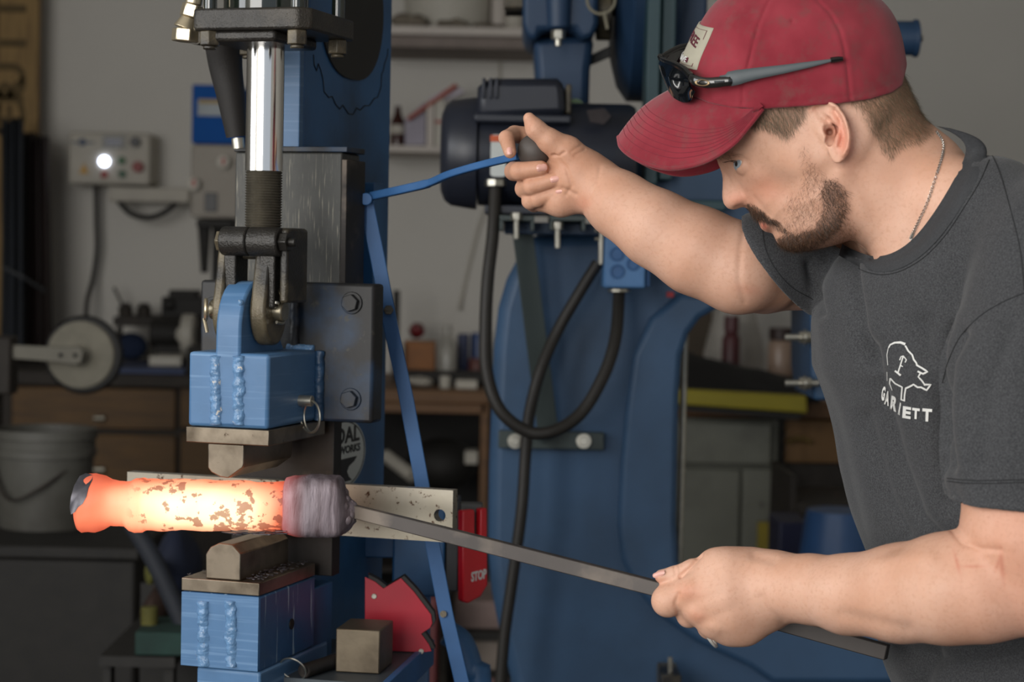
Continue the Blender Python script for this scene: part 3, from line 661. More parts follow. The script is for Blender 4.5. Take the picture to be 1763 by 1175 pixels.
# square handle bar
M['bar'] = pm('hot_rolled_bar', '#4b4643', .5, .4, var=.12, scale=12, bump=.15, bscale=150, grime=('#73695f', 9, .55, .7), spots=('#b9b2a4', 45, .73, .75))
ha, hm, hb_ = W(606, 880, HY), W(850, 945, 2.19), W(1528, 1123, 2.13)
hp = [W(606, 880, HY), W(760, 919, 2.16), W(900, 955, 2.10), W(1120, 1011, 2.005), W(1340, 1072, 1.985), W(1528, 1124, 1.965)]
mb = MB(); V_ = []
T = hp[-1] - hp[0]; T /= np.linalg.norm(T); N1 = np.cross(T, [0, 1, 0]); N1 /= np.linalg.norm(N1); N2 = np.cross(T, N1)
for i, p in enumerate(hp):
    hh_ = (.0072, .0078, .0078, .0076, .0076, .0076)[i]
    for a, b in ((-1, -1), (1, -1), (1, 1), (-1, 1)): V_.append(p + N1 * hh_ * a + N2 * hh_ * b * .9)
mb.add(V_, [(i * 4 + k, i * 4 + (k + 1) % 4, i * 4 + 4 + (k + 1) % 4, i * 4 + 4 + k) for i in range(5) for k in range(4)] + [(0, 1, 2, 3), (20, 21, 22, 23)])
part('handle_bar', mb, M['bar'], work, .001, label='long dark square steel bar welded on as a handle')
# ------------------------------------------------------------------ power hammer behind (about 3.5 m from the camera)
M['ham'] = pm('hammer_blue_paint', '#33506f', .5, var=.14, scale=5, bump=.3, bscale=60, bdist=.001, grime=('#22364b', 3, .5, .8))
M['ham_dark'] = pm('hammer_dark_blue_paint', '#213a56', .5, var=.12, scale=6, bump=.2, bscale=60)
M['navy'] = pm('navy_motor_enamel', '#222631', .38, var=.12, scale=8, bump=.15, bscale=80, grime=('#3a3330', 6, .58, .75))
M['grn'] = pm('grey_green_bracket_paint', '#3a4443', .5, var=.08, scale=10)
M['teal'] = pm('teal_belt_guard_paint', '#2c464c', .5, var=.08, scale=8)
M['cond'] = pm('black_conduit', '#26231f', .55, var=.1, scale=30, bump=.3, bscale=300)
HYY = 3.5
ham = thing('power_hammer', 'large blue cast power hammer with C-shaped frame behind the press', 'machine', (W(1000, 900, 3.6)[0], 3.6, 0))
def hp_(pts, Y): return [tuple(W(a, b, Y)[[0, 2]]) for a, b in pts]
fr_pts = [(893, 442), (905, 405), (1060, 402), (1085, 350), (1092, 262), (1250, 255), (1400, 262), (1440, 300), (1440, 500), (1400, 520), (1352, 520), (1330, 528), (1290, 520), (1240, 526), (1205, 545), (1184, 572), (1172, 610), (1167, 680), (1165, 780), (1163, 900), (1166, 970), (1185, 1010), (1220, 1030), (1540, 1030), (1552, 1100), (1580, 1175), (1620, 1740), (860, 1740), (880, 1175), (862, 1100), (846, 1020), (840, 950), (842, 800), (846, 700), (850, 600), (858, 530), (872, 482)]
fp2 = [(x, max(z, .0)) for x, z in hp_(fr_pts, HYY)]
part('frame_casting', MB().uwprism(fp2, HYY, HYY + .16), M['ham'], ham, .022)
rim = [(1172, 505), (1120, 548), (1090, 612), (1078, 700), (1069, 800), (1064, 905), (1070, 965), (1092, 1012), (1132, 1060), (1200, 1108), (1290, 1150), (1330, 1178)]
inn = [(1600, 1178), (1548, 1100), (1540, 1032), (1222, 1028), (1188, 1008), (1168, 968), (1165, 900), (1167, 780), (1169, 680), (1174, 612), (1186, 575), (1206, 548), (1240, 529), (1290, 523), (1340, 528), (1340, 505)]
part('rim_flange', MB().uwprism(hp_(rim + inn, HYY - .03), HYY - .03, HYY + .18), M['ham'], ham, .014)
gr = [W(a, b, HYY - .002) for a, b in rim]
# ram guide on the right of the throat, with long bolts
part('ram_guide', MB().uwprism(hp_([(1395, 500), (1470, 500), (1470, 688), (1402, 690), (1396, 640)], HYY - .05), HYY - .05, HYY + .2), M['ham'], ham, .006)
for y in (581, 660):
    part('guide_bolt', MB().cyl(W(1352, y, HYY - .07), W(1410, y, HYY - .07), .0062, n=12).cyl(W(1376, y, HYY - .07), W(1396, y, HYY - .07), .0115, n=6).cyl(W(1384, y, HYY - .07), W(1388, y, HYY - .07), .014, n=16), M['zinc'], ham, .001)
part('treadle_rod', MB().cyl(W(1180, 545, HYY + .2), W(1168, 1010, HYY + .2), .0065, n=12), M['zinc'], ham)
part('rod_on_front', MB().cyl(W(1154, 1175, HYY - .12), W(1154, 1160, HYY - .12), .012, n=6).cyl(W(1154, 1200, HYY - .12), W(1154, 1132, HYY - .12), .0042, n=10), M['zinc'], ham, .001)
part('front_bracket', MB().box(*pbox(1138, 1164, 1172, 1260, HYY - .15, .11)), M['dusty'], ham, .002)
# upper bearing pedestal and housing
part('pedestal', MB().uwprism(hp_([(918, 64), (1024, 60), (1016, 120), (1014, 200), (1012, 300), (930, 300), (924, 200), (922, 120)], 3.55), 3.55, 3.75), M['ham_dark'], ham, .015)
part('bearing_housing', MB().uwprism(hp_([(900, -80), (1030, -80), (1030, 40), (1022, 62), (1000, 70), (990, 50), (930, 52), (925, 70), (908, 64), (900, 40)], 3.50), 3.50, 3.78), M['ham_dark'], ham, .018)
part('housing_rib', MB().cyl(W(962, -80, 3.5), W(962, 50, 3.5), .026, .020, n=20), M['ham_dark'], ham, .004)
part('cap_nut', MB().cyl(W(961, 52, 3.47), W(961, 68, 3.47), .0125, n=6).cyl(W(961, 66, 3.47), W(961, 80, 3.47), .006, n=12), M['zinc'], ham, .001)
def xc(px0, px1, py, Y): a = W(px0, py, Y); b = W(px1, py, Y); b[2] = a[2]; return a, b
a, b = xc(1055, 1168, 0, 3.72); zc = W(1110, 158, 3.5)[2] + .26; a[2] = b[2] = zc
part('flywheel', MB().lathe(a, b - a, [(0, .19), (.012, .235), (.03, .26), (.095, .26), (.110, .25), (.118, .2)], 64), M['ham_dark'], ham)
part('crank_shaft', MB().cyl(W(870, 5, 3.62), W(1060, 5, 3.62), .024, n=20), M['steel_dark'], ham)
part('crank_arm', MB().box(*pbox(868, -30, 902, 14, 3.55, .05)), M['dusty'], ham, .003)
part('wire_loop', MB().torus(W(1035, 0, 3.45), (.1, 1, 0), .024, .0025, 24, 6).tube([W(1040, 20, 3.45), W(1046, 50, 3.45)], .003, 6), pm('tan_cord', '#7d7866', .8), ham)
part('shaft_collar', MB().cyl(W(1026, 20, 3.60), W(1052, 20, 3.60), .052, n=28), M['dusty'], ham, .003)
part('belt_tensioner', MB().hexa([W(1005, 118, 3.6), W(1052, 98, 3.6), W(1005, 118, 3.64), W(1052, 98, 3.64), W(1005, 100, 3.6), W(1052, 78, 3.6), W(1005, 100, 3.64), W(1052, 78, 3.64)]), M['black'], ham, .002)
part('belt_guard', MB().box(*pbox(1113, -60, 1136, 318, 3.42, .10)), M['teal'], ham, .003)
part('belt_guard', MB().box(*pbox(1138, -60, 1162, 310, 3.44, .10)), M['teal'], ham, .003)
part('back_upright', MB().box(*pbox(1164, -60, 1216, 270, 3.58, .10)), M['ham_dark'], ham, .006)
part('head_ledge', MB().box(*pbox(1100, 344, 1250, 362, 3.44, .08)), M['teal'], ham, .003)
part('right_shaft', MB().cyl(W(1200, 66, 3.6), W(1576, 66, 3.6), .031, n=28).cyl(W(1572, 66, 3.6), W(1580, 66, 3.6), .034, n=28), M['ham_dark'], ham, .002)
part('shaft_bolt', MB().cyl(W(1579, 66, 3.6), W(1588, 66, 3.6), .008, n=6), M['zinc'], ham)
# mounting plate, strut and channels
mp = part('mounting_bar', MB().box(*pbox(858, 744, 1040, 774, HYY - .022, .02)), M['grn'], ham, .002)
for x in (887, 1005):
    part('mounting_bolt', MB().cyl(W(x, 760, HYY - .022), W(x, 760, HYY - .025), .0135, n=24).cyl(W(x, 760, HYY - .025), W(x, 760, HYY - .036), .009, n=6), M['zinc'], mp, .001)
part('slant_strut', MB().prism([W(880, 385, HYY - .10), W(916, 385, HYY - .10), W(962, 745, HYY - .045), W(928, 765, HYY - .045)], (0, .012, 0)), M['grn'], ham, .001)
for x0_, x1_ in ((860, 920), (947, 1008)):
    x0, x1, y0, y1, z0, z1 = pbox(x0_, 371, x1_, 397, 3.28, .22)
    part('slide_channel', MB().box(x0, x1, y0, y1, z1 - .009, z1).box(x0, x0 + .006, y0, y1, z0, z1 - .009).box(x1 - .006, x1, y0, y1, z0, z1 - .009), M['grn'], ham, .001)
part('channel_crossbar', MB().box(*pbox(868, 384, 1062, 404, 3.36, .16)), M['ham_dark'], ham, .002)
for x, y in ((889, 374), (960, 390)):
    part('slide_bolt', MB().cyl(W(x, y - 8, 3.275), W(x, y + 6, 3.275), .0095, n=6).cyl(W(x, y, 3.275), W(x, y + 38, 3.275), .0045, n=10), M['zinc'], ham, .001)
# motor
mot = thing('electric_motor', 'dark navy electric motor on slide rails beside the power hammer', 'motor', W(930, 371, 3.4))
mz = W(900, 266, 3.4)[2]; mr_ = 93 * 3.4 / FPX
def mx(px): return W(px, 266, 3.4)[0]
def ml(px0, px1, prof): 
    x0, x1 = mx(px0), mx(px1); return MB().lathe((x0, 3.4, mz), (1, 0, 0), [((x1 - x0) * a, mr_ * r) for a, r in prof], 48)
part('end_bell', ml(759, 822, [(0, .25), (.02, .72), (.12, .88), (.3, .97), (.9, 1.03), (1, 1.03)]), M['navy'], mot, 0)
part('motor_body', ml(824, 1092, [(0, .96), (.96, .96), (1, .9)]), M['navy'], mot, .002)
part('capacitor_cover', MB().uwprism([tuple(W(a, b, 3.31)[[0, 2]]) for a, b in [(820, 205), (822, 150), (832, 137), (850, 134), (960, 134), (972, 142), (976, 200)]], 3.31, 3.44), M['navy'], mot, .014)
for px in (830, 842, 852): part('cover_rib', MB().box(*pbox(px, 134, px + 6, 170, 3.305, .12)), M['navy'], mot, .002)
part('cover_ledge', MB().box(*pbox(816, 196, 984, 212, 3.305, .14)), M['navy'], mot, .004)
part('end_cap', MB().box(*pbox(974, 145, 984, 196, 3.32, .11)), M['dusty'], mot, .003)
part('motor_foot', MB().box(*pbox(834, 355, 1080, 370, 3.32, .16)), M['navy'], mot, .002)
lb = part('rating_label', MB().uwprism([tuple(p) for p in rrect(W(844, 304, 3.30)[0], W(844, 304, 3.30)[2], W(872, 232, 3.30)[0], W(872, 232, 3.30)[2], .005)], 3.302, 3.304), M['white'], mot, label='white label with an orange top')
part('label_band', MB().box(W(844, 240, 3.3)[0], W(872, 240, 3.3)[0], 3.300, 3.3019, W(850, 244, 3.3)[2], W(850, 233, 3.3)[2]), pm('orange_print', '#c8582a', .5), lb)
part('motor_dirt_patch', MB().uwprism([tuple(W(a, b, 3.302)[[0, 2]]) for a, b in [(1010, 190), (1040, 186), (1052, 200), (1040, 214), (1016, 210)]], 3.303, 3.306), pm('rusty_patch', '#302a2b', .8, var=.3, scale=30), mot)
part('conduit_nut', MB().cyl(W(853, 309, 3.33), W(853, 321, 3.33), .0185, n=8), M['zinc'], mot, .001)
part('lamp_disc', MB().cyl(W(990, 186, 3.44), W(990, 186, 3.46), .016, n=24), pm('pale_green_plastic', '#9ab58a', .5), mot)
# junction box
jb = thing('junction_box', 'small light blue electrical junction box on the hammer under his arm', 'electrical box', W(1074, 498, 3.3))
jx = pbox(1040, 396, 1112, 496, 3.33, .12)
part('box_body', MB().box(*jx), pm('light_blue_box_paint', '#4a76a6', .4, var=.1, scale=20, bump=.2), jb, .003)
part('box_side_lip', MB().box(*pbox(1112, 440, 1119, 494, 3.35, .05)), M['lever_blue'], jb, .001)
part('mounting_flange', MB().box(*pbox(1031, 398, 1038, 456, 3.33, .03)), M['zinc'], jb, .001)
for x, y, r in ((1062, 438, 11), (1063, 468, 11), (1090, 455, 10)):
    part('knockout', MB().torus(W(x, y, 3.329), (0, 1, 0), r * 3.33 / FPX, .0016, 24, 6).cyl(W(x, y, 3.329), W(x, y, 3.334), r * .8 * 3.33 / FPX, n=24), M['lever_blue'], jb)
for y in (397, 412): part('flange_screw', MB().cyl(W(1024, y, 3.34), W(1036, y, 3.34), .003, n=10), M['zinc'], jb)
part('conduit_nut', MB().cyl(W(1066, 497, 3.38), W(1066, 503, 3.38), .019, n=8), M['zinc'], jb, .001)
def hose(nm, label, pts, r, Y, cat='hose'):
    mb = MB().tube(spline([W(p[0], p[1], p[2] if len(p) > 2 else Y) for p in pts], 10), r, 16)
    return solo(nm, mb, M['cond'], label, cat)
hose('power_conduit', 'black looping conduit from the motor round to the junction box', [(853, 322, 3.33), (849, 400, 3.3), (840, 480, 3.28), (836, 560, 3.27), (838, 640, 3.26), (860, 705, 3.25), (905, 742, 3.25), (950, 744, 3.25), (1000, 712, 3.27), (1040, 645, 3.29), (1060, 580, 3.32), (1066, 504, 3.38)], .0105, 3.3)
hose('power_conduit', 'black conduit hanging straight down from the junction box to the floor', [(1030, 452, 3.40), (1000, 500, 3.40), (960, 570, 3.40), (930, 640, 3.38), (912, 710, 3.37), (905, 780, 3.37), (898, 880, 3.36), (882, 1000, 3.36), (866, 1120, 3.36), (856, 1300, 3.36), (850, 1500, 3.36), (850, 1760, 3.36)], .0100, 3.36)
# ------------------------------------------------------------------ background along the back wall
BT = .92   # bench top height
def bx_solo(nm, label, cat, px0, py0, px1, py1, Y, dep, m, zb=None, zt=None, bevel=.004, group=None):
    return solo(nm, MB().box(*pbox(px0, py0, px1, py1, Y, dep, zb, zt)), m, label, cat, group, bevel)
M['wood'] = pm('pine_bench', '#6b4a28', .6, var=.15, scale=6, bump=.1, streak=('#4f351b', (1, 1, 30), 3, .5, .7))
M['drawer'] = pm('varnished_drawer', '#5e4218', .6, var=.2, scale=4, streak=('#4a3210', (2, 1, 22), 4, .45, .7))
M['drawer_r'] = pm('worn_wood_drawer', '#6a4c26', .6, var=.2, scale=4, spots=('#241808', 8, .6, .75))
M['dark'] = pm('sooty_black_metal', '#1a1815', .7, var=.3, scale=20)
M['dark2'] = pm('dark_brown_metal', '#2a241e', .7, var=.3, scale=14)
M['putty'] = pm('beige_equipment_paint', '#b5b0a5', .75, var=.06, scale=10)
M['dim_white'] = pm('off_white_plastic', '#b5b1a6', .55, var=.06, scale=10)
M['shelfw'] = pm('white_shelf', '#bdb5ad', .6, var=.04)
M['black_pl'] = pm('black_plastic', '#1b1b1c', .45)
# --- wooden board leaning on the back wall, left
bd = thing('crate_board', 'tall tan wooden board with faded stencilled letters, at the left edge', 'board', W(30, 400, 7.1))
x0, x1, y0, y1, z0, z1 = pbox(-60, -80, 66, 236, 7.05, .04)
part('board_face', MB().box(x0, x1, y0, y1, BT + .02, 2.6), pm('raw_board', '#8a6f42', .7, var=.12, scale=3, streak=('#6b5330', (14, 1, 1), 4, .5, .75)), bd, .002)
part('board_lettering', text_mb('CUTTER', .20, lambda x, y, h: np.array(W(20, 60, 7.049)) + [-y * .8, -h, x - .0], None, .004), pm('faded_ink', '#574729', .8), bd)
part('board_lettering', text_mb('FR', .16, lambda x, y, h: np.array(W(20, 175, 7.049)) + [-y * .8, -h, x], None, .004), pm('faded_ink_b', '#574729', .8), bd)
# --- hanging tarps and clothes in the left corner
def hang(nm, label, px0, px1, py0, py1, Y, m, cat, seed):
    rs = random.Random(seed); n = 26; top, bot = [], []
    for i in range(n + 1):
        t_ = i / n; px = px0 + (px1 - px0) * t_; d = .035 * math.sin(t_ * 17 + seed) + .02 * rs.uniform(-1, 1)
        top.append(W(px, py0 + 5 * math.sin(i), Y) + [0, d * .4, 0]); bot.append(W(px + 6 * math.sin(i * 1.3), py1 + 6 * math.sin(i * .7), Y) + [0, d, 0])
    mb = MB(); V = top + bot + [p + [0, .02, 0] for p in top] + [p + [0, .02, 0] for p in bot]; k = n + 1
    F = []
    for i in range(n): F += [(i, i + 1, k + i + 1, k + i), (2 * k + i, 3 * k + i, 3 * k + i + 1, 2 * k + i + 1), (i, 2 * k + i, 2 * k + i + 1, i + 1), (k + i, k + i + 1, 3 * k + i + 1, 3 * k + i)]
    F += [(0, k, 3 * k, 2 * k), (n, 2 * k + n, 3 * k + n, k + n)]
    mb.add(V, F); return solo(nm, mb, m, label, cat)
hang('hanging_coat', 'dark blue-grey work coat hanging at the far left wall', 2, 40, 208, 610, 6.72, pm('slate_cloth', '#23272d', .9), 'coat', 1)
hang('hanging_tarp', 'black tarp hanging beside the blue-grey coat on the left', 22, 62, 232, 610, 6.99, pm('black_cloth', '#161513', .9), 'tarp', 2)
hang('leather_apron', 'dark red-brown leather apron hanging at the right end of the coats', 48, 80, 238, 610, 6.86, pm('oxblood_leather', '#241715', .7), 'apron', 3)
solo('coat_rail', MB().cyl(W(-60, 215, 7.02), W(84, 240, 7.02), .008, n=10), M['dark2'], 'thin dark rail the coats and tarp hang from', 'rail')
part('pull_cord', MB().tube([W(5, 460, 6.67), W(40, 478, 6.68), W(78, 502, 6.79)], .006, 8), pm('grey_cord', '#3f4144', .7), bpy.data.objects['leather_apron'])  # loose grey cord across the coats, parented to the apron
# --- control box
cb = thing('control_box', 'white machine control box with coloured buttons on the back wall', 'control panel', W(187, 318, 7.15))
x0, x1, y0, y1, z0, z1 = pbox(117, 228, 258, 318, 7.05, .2)
y1 = YB - .002
part('enclosure', MB().box(x0, x1, y0, y1, z0, z1), M['putty'], cb, .012)
def disc(nm, px, py, r, m, h=.012, parent=None): return part(nm, MB().cyl(W(px, py, 7.05), W(px, py, 7.05) + [0, -h, 0], r * 7.05 / FPX, n=24), m, parent or cb, .001)
disc('indicator_lamp', 180, 278, 8.5, emit('indicator_glow', '#dfe8ff', 6), .01)
disc('start_button', 210, 277, 7, pm('green_button', '#2c5a33', .5)); disc('start_button', 211, 300, 7, pm('green_button_b', '#274f35', .5))
disc('stop_button', 180, 301, 6.5, pm('red_button', '#8f2a24', .5)); disc('emergency_button', 239, 288, 9.5, pm('red_button_b', '#7d2420', .5), .03)
disc('rotary_switch', 234, 245, 9, M['black_pl'], .02)
part('display', MB().box(*pbox(176, 233, 216, 256, 7.043, .006)), pm('display_bezel', '#8a8a86', .5), cb, .001)
part('display_screen', MB().box(*pbox(182, 239, 208, 250, 7.040, .003)), pm('display_dark', '#222a4a', .3), cb)
wt = [W(144, 282, 7.04), W(152, 299, 7.04), W(136, 299, 7.04)]; part('warning_sign', MB().prism(wt, (0, .008, 0)), pm('warning_yellow', '#b98a1e', .5), cb)
part('maker_emblem', MB().box(*pbox(122, 244, 162, 247, 7.046, .004)).cyl(W(142, 245, 7.05), W(142, 245, 7.045), 7 * 7 / FPX, n=16), pm('emblem_ink', '#3f4a5c', .5), cb)
hose('box_cable', 'dark cable dropping from the control box behind the bench', [(165, 320, 7.17), (166, 380, 7.17), (167, 430, 7.17), (160, 480, 7.17), (150, 520, 7.1), (148, 560, 7.1)], .009, 7.1, 'cable')
# --- wall bracket with cable
wbk = thing('wall_tray', 'grey wall tray with a drooping cable right of the control box', 'bracket', W(255, 348, 7.15))
x0, x1, y0, y1, z0, z1 = pbox(186, 323, 325, 348, 7.05, .2)
part('tray', MB().box(x0, x1, y0, YB - .002, z0, z1), M['putty'], wbk, .006)
part('cable', MB().tube(spline([W(205, 347, 7.08), W(225, 368, 7.08), W(255, 375, 7.08), W(285, 365, 7.08), W(305, 348, 7.08)], 6), .010, 10), M['black'], wbk)
# --- milling machine head: poster panel, body, knobs (left of the press rod)
mc = thing('mill_drill', 'pale bench mill head with blue front panel behind the press', 'machine', W(370, 520, 6.3))
x0, x1, y0, y1, z0, z1 = pbox(330, 146, 415, 248, 6.4, .25)
part('blue_panel', MB().box(x0, x1, y0, y1, z0, z1), pm('panel_blue', '#1a4f95', .85, var=.05, spec=.2), mc, .006)
part('panel_sticker', MB().box(*pbox(340, 172, 404, 200, 6.393, .006)), pm('sticker_grey', '#8f979b', .5), mc, .001)
part('sticker_stripe', MB().box(*pbox(342, 171, 404, 179, 6.390, .003)), pm('sticker_ochre', '#8a7436', .5), mc)
part('head_body', MB().box(*pbox(328, 249, 412, 376, 6.38, .28)), pm('mill_beige', '#9a948b', .8, var=.06, scale=8), mc, .01)
part('head_knob', MB().cyl(W(384, 279, 6.38), W(384, 279, 6.34), .021, n=20), M['dim_white'], mc, .002)
part('head_knob', MB().cyl(W(332, 317, 6.38), W(332, 317, 6.34), .021, n=20), M['dim_white'], mc, .002)
for x, y in ((384, 278), (333, 315)): part('knob_mark', MB().box(*pbox(x - 2, y - 6, x + 3, y + 6, 6.336, .003)), pm('mark_red_%d' % x, '#9c3a30', .5), mc)
part('control_window', MB().box(*pbox(352, 332, 374, 365, 6.375, .01)), M['black_pl'], mc, .002)
part('chuck', MB().box(*pbox(338, 378, 400, 392, 6.4, .2)), M['dark'], mc, .004)
x0, x1, _, _, _, _ = pbox(360, 300, 392, 600, 6.45, .1)
part('column', MB().box(x0, x1, 6.5, 6.6, BT, W(370, 392, 6.5)[2]), M['dark'], mc, .004)
part('spindle', MB().cyl(W(352, 390, 6.45), W(352, 470, 6.45), .022, .012, n=16), M['dark'], mc)
part('mill_base', MB().box(W(326, 600, 6.4)[0], W(420, 600, 6.4)[0], 6.35, 6.7, BT + .001, BT + .09), M['dark'], mc, .004)
# --- left bench: top, blue mat, drawers
bl_ = thing('drawer_bench', 'brown workbench with drawers along the back wall at left', 'workbench', (-.9, 6.8, 0))
bx0, bx1 = X0 + .02, W(470, 660, 6.4)[0]
part('bench_top', MB().box(bx0, bx1, 6.38, YB - .01, BT - .045, BT), M['dark2'], bl_, .004)
part('bench_carcass', MB().box(bx0, bx1, 6.44, YB - .01, .05, BT - .046), M['dark2'], bl_)
for (a, b, c, d, kx) in ((20, 668, 302, 738, 170), (20, 748, 302, 835, 170), (310, 668, 470, 738, 400), (310, 748, 470, 835, 400)):
    dr = part('drawer', MB().box(*pbox(a, b, c, d, 6.42, .02)), M['drawer'], bl_, .004)
    part('drawer_pull', MB().cyl(W(kx - 8, (b + d) / 2 + 18, 6.40), W(kx + 10, (b + d) / 2 + 18, 6.40), .009, n=10), M['zinc'], dr)
solo('blue_mat', MB().box(W(185, 650, 6.4)[0], W(322, 650, 6.4)[0], 6.35, 6.75, BT + .001, BT + .016), pm('mat_blue', '#22355c', .6), 'thin blue mat lying on the left bench', 'mat')
# machines lying on left bench
solo('low_shelf_board', MB().box(*pbox(195, 547, 345, 563, 6.9, .3)).box(*pbox(200, 563, 206, 655, 6.95, .05, zb=BT)).box(*pbox(336, 563, 344, 655, 6.95, .05, zb=BT)), M['dark2'], 'dark low riser shelf standing on the left bench', 'shelf')
SZ = W(270, 547, 6.9)[2]
solo('bench_vise', MB().box(*pbox(278, 512, 350, 546, 6.95, .15, zb=SZ + .001)).box(*pbox(290, 500, 338, 515, 6.98, .1)).cyl(W(282, 525, 6.94), W(300, 525, 6.94), .02, n=12), M['dark'], 'black blocky vise on the riser shelf', 'vise', bevel=.004)
for x, lab in ((216, 'small dark jar on the riser shelf, left one'), (248, 'small dark jar on the riser shelf, right one')):
    solo('small_jar', MB().lathe((W(x, 546, 7)[0], 7.0, SZ + .001), (0, 0, 1), [(0, .024), (.03, .026), (.034, .018), (.045, .018)], 16), M['dark2'], lab, 'jar', 'small jars on the riser shelf')
solo('thin_rod_tool', MB().tube([W(215, 535, 7.1), W(196, 495, 7.1)], .005, 8), M['dark2'], 'thin dark rod leaning in the left jar', 'rod')
solo('white_carton', MB().box(*pbox(256, 614, 312, 656, 6.5, .18, zb=BT + .017)), M['dim_white'], 'small pale carton on the blue mat', 'carton', bevel=.003)
g = thing('bench_grinder', 'dark bench grinder with pale wheel guard behind the pale carton', 'grinder', (W(300, 600, 6.85)[0], 6.85, BT))
gz = BT + .11; gx = W(306, 600, 6.8)[0]
part('motor_housing', MB().cyl((gx - .10, 6.85, gz), (gx + .06, 6.85, gz), .05, n=28), M['dark'], g, .006)
part('wheel_guard', MB().cyl((gx + .02, 6.78, gz), (gx + .06, 6.78, gz), .07, n=32).cyl((gx + .02, 6.77, gz - .0), (gx + .03, 6.76, gz), .03, n=20), M['dim_white'], g, .004)
part('grinder_foot', MB().box(gx - .08, gx + .07, 6.8, 6.9, BT + .001, gz - .04), M['dark'], g, .003)
solo('blue_rag', MB().sphere((W(225, 600, 7)[0], 7.0, BT + .055), .055, 14, 8, (1.1, .8, .9)), pm('rag_blue', '#16243f', .9), 'crumpled dark blue rag under the riser shelf', 'rag')
# --- caster wheel in the left middle distance (belt grinder arm)
cw = thing('contact_wheel', 'pale grinder contact wheel with black rubber tyre on a grey arm', 'wheel', W(139, 670, 4.9))
wc_ = W(137, 612, 4.9); wr = 61 * 4.9 / FPX
part('tyre', MB().torus(wc_ + [.004, .03, 0], (0, 1, 0), wr, .011, 48, 14).cyl(wc_ + [0, .02, 0], wc_ + [0, .05, 0], wr * 1.02, n=48), M['black'], cw)
part('hub_disc', MB().lathe(wc_ + [0, .05, 0], (0, -1, 0), [(0, wr * .97), (.038, wr * .96), (.042, wr * .92), (.042, wr * .3), (.046, wr * .28)], 48), pm('cast_wheel_face', '#7d796c', .8, var=.15, scale=20), cw, 0)
arm = [(10, 594), (100, 598), (136, 597), (143, 606), (140, 624), (128, 628), (90, 623), (10, 617)]
part('arm', MB().prism([W(a, b, 4.84) for a, b in arm], (0, .012, 0)), pm('dull_grey_arm', '#77746a', .8), cw, .002)
for x in (104, 129): part('arm_screw', MB().cyl(W(x, 612, 4.835), W(x, 612, 4.845), .0055, n=12), M['dark'], cw)
part('arm_column', MB().box(*pbox(-40, 580, 18, 680, 4.82, .08)), M['dark2'], cw, .006)
part('arm_stand', MB().box(W(-30, 600, 4.9)[0], W(10, 600, 4.9)[0], 4.83, 4.88, W(100, 940, 4.35)[2] + .001, W(0, 680, 4.85)[2]), M['dark2'], cw, .004)
# --- bucket on dark chest, left front
ch = thing('storage_chest', 'large matt black steel chest at the lower left', 'chest', W(110, 1170, 4.7))
x0, x1, y0, y1, z0, z1 = pbox(-60, 940, 232, 1200, 4.35, .7, zb=0)
part('chest_body', MB().box(x0, x1, y0, y1, 0, z1 - .03), M['dark'], ch, .008)
part('chest_lid', MB().box(x0 - .01, x1 + .01, y0 - .01, y1, z1 - .029, z1), M['dark'], ch, .006)
bk = thing('plastic_bucket', 'grimy grey plastic bucket standing on the black chest', 'bucket', (W(65, 935, 4.6)[0], 4.65, z1))
bz = z1 + .001; bh = W(70, 748, 4.5)[2] - bz; br_ = (W(157, 800, 4.6)[0] - W(-20, 800, 4.6)[0]) / 2; bxc = (W(157, 800, 4.6)[0] + W(-20, 800, 4.6)[0]) / 2
part('bucket_shell', MB().lathe((bxc, 4.65, bz), (0, 0, 1), [(0, br_ * .86), (bh * .72, br_ * .95), (bh * .73, br_ * 1.0), (bh * .80, br_ * 1.0), (bh * .81, br_ * .97), (bh * .9, br_ * .98), (bh * .91, br_ * 1.02), (bh, br_ * 1.02), (bh, br_ * .95), (bh * .5, br_ * .9)], 48), pm('grimy_plastic', '#5b5a54', .6, var=.2, scale=5, grime=('#3b3832', 4, .4, .7)), bk)
part('bucket_handle', MB().tube(spline([(bxc - br_, 4.62, bz + bh * .8), (bxc - br_ * .5, 4.65 - br_ * 1.03, bz + bh * .35), (bxc + .02, 4.65 - br_ * 1.05, bz + bh * .45), (bxc + br_, 4.62, bz + bh * .8)], 8), .004, 8), M['dark2'], bk)
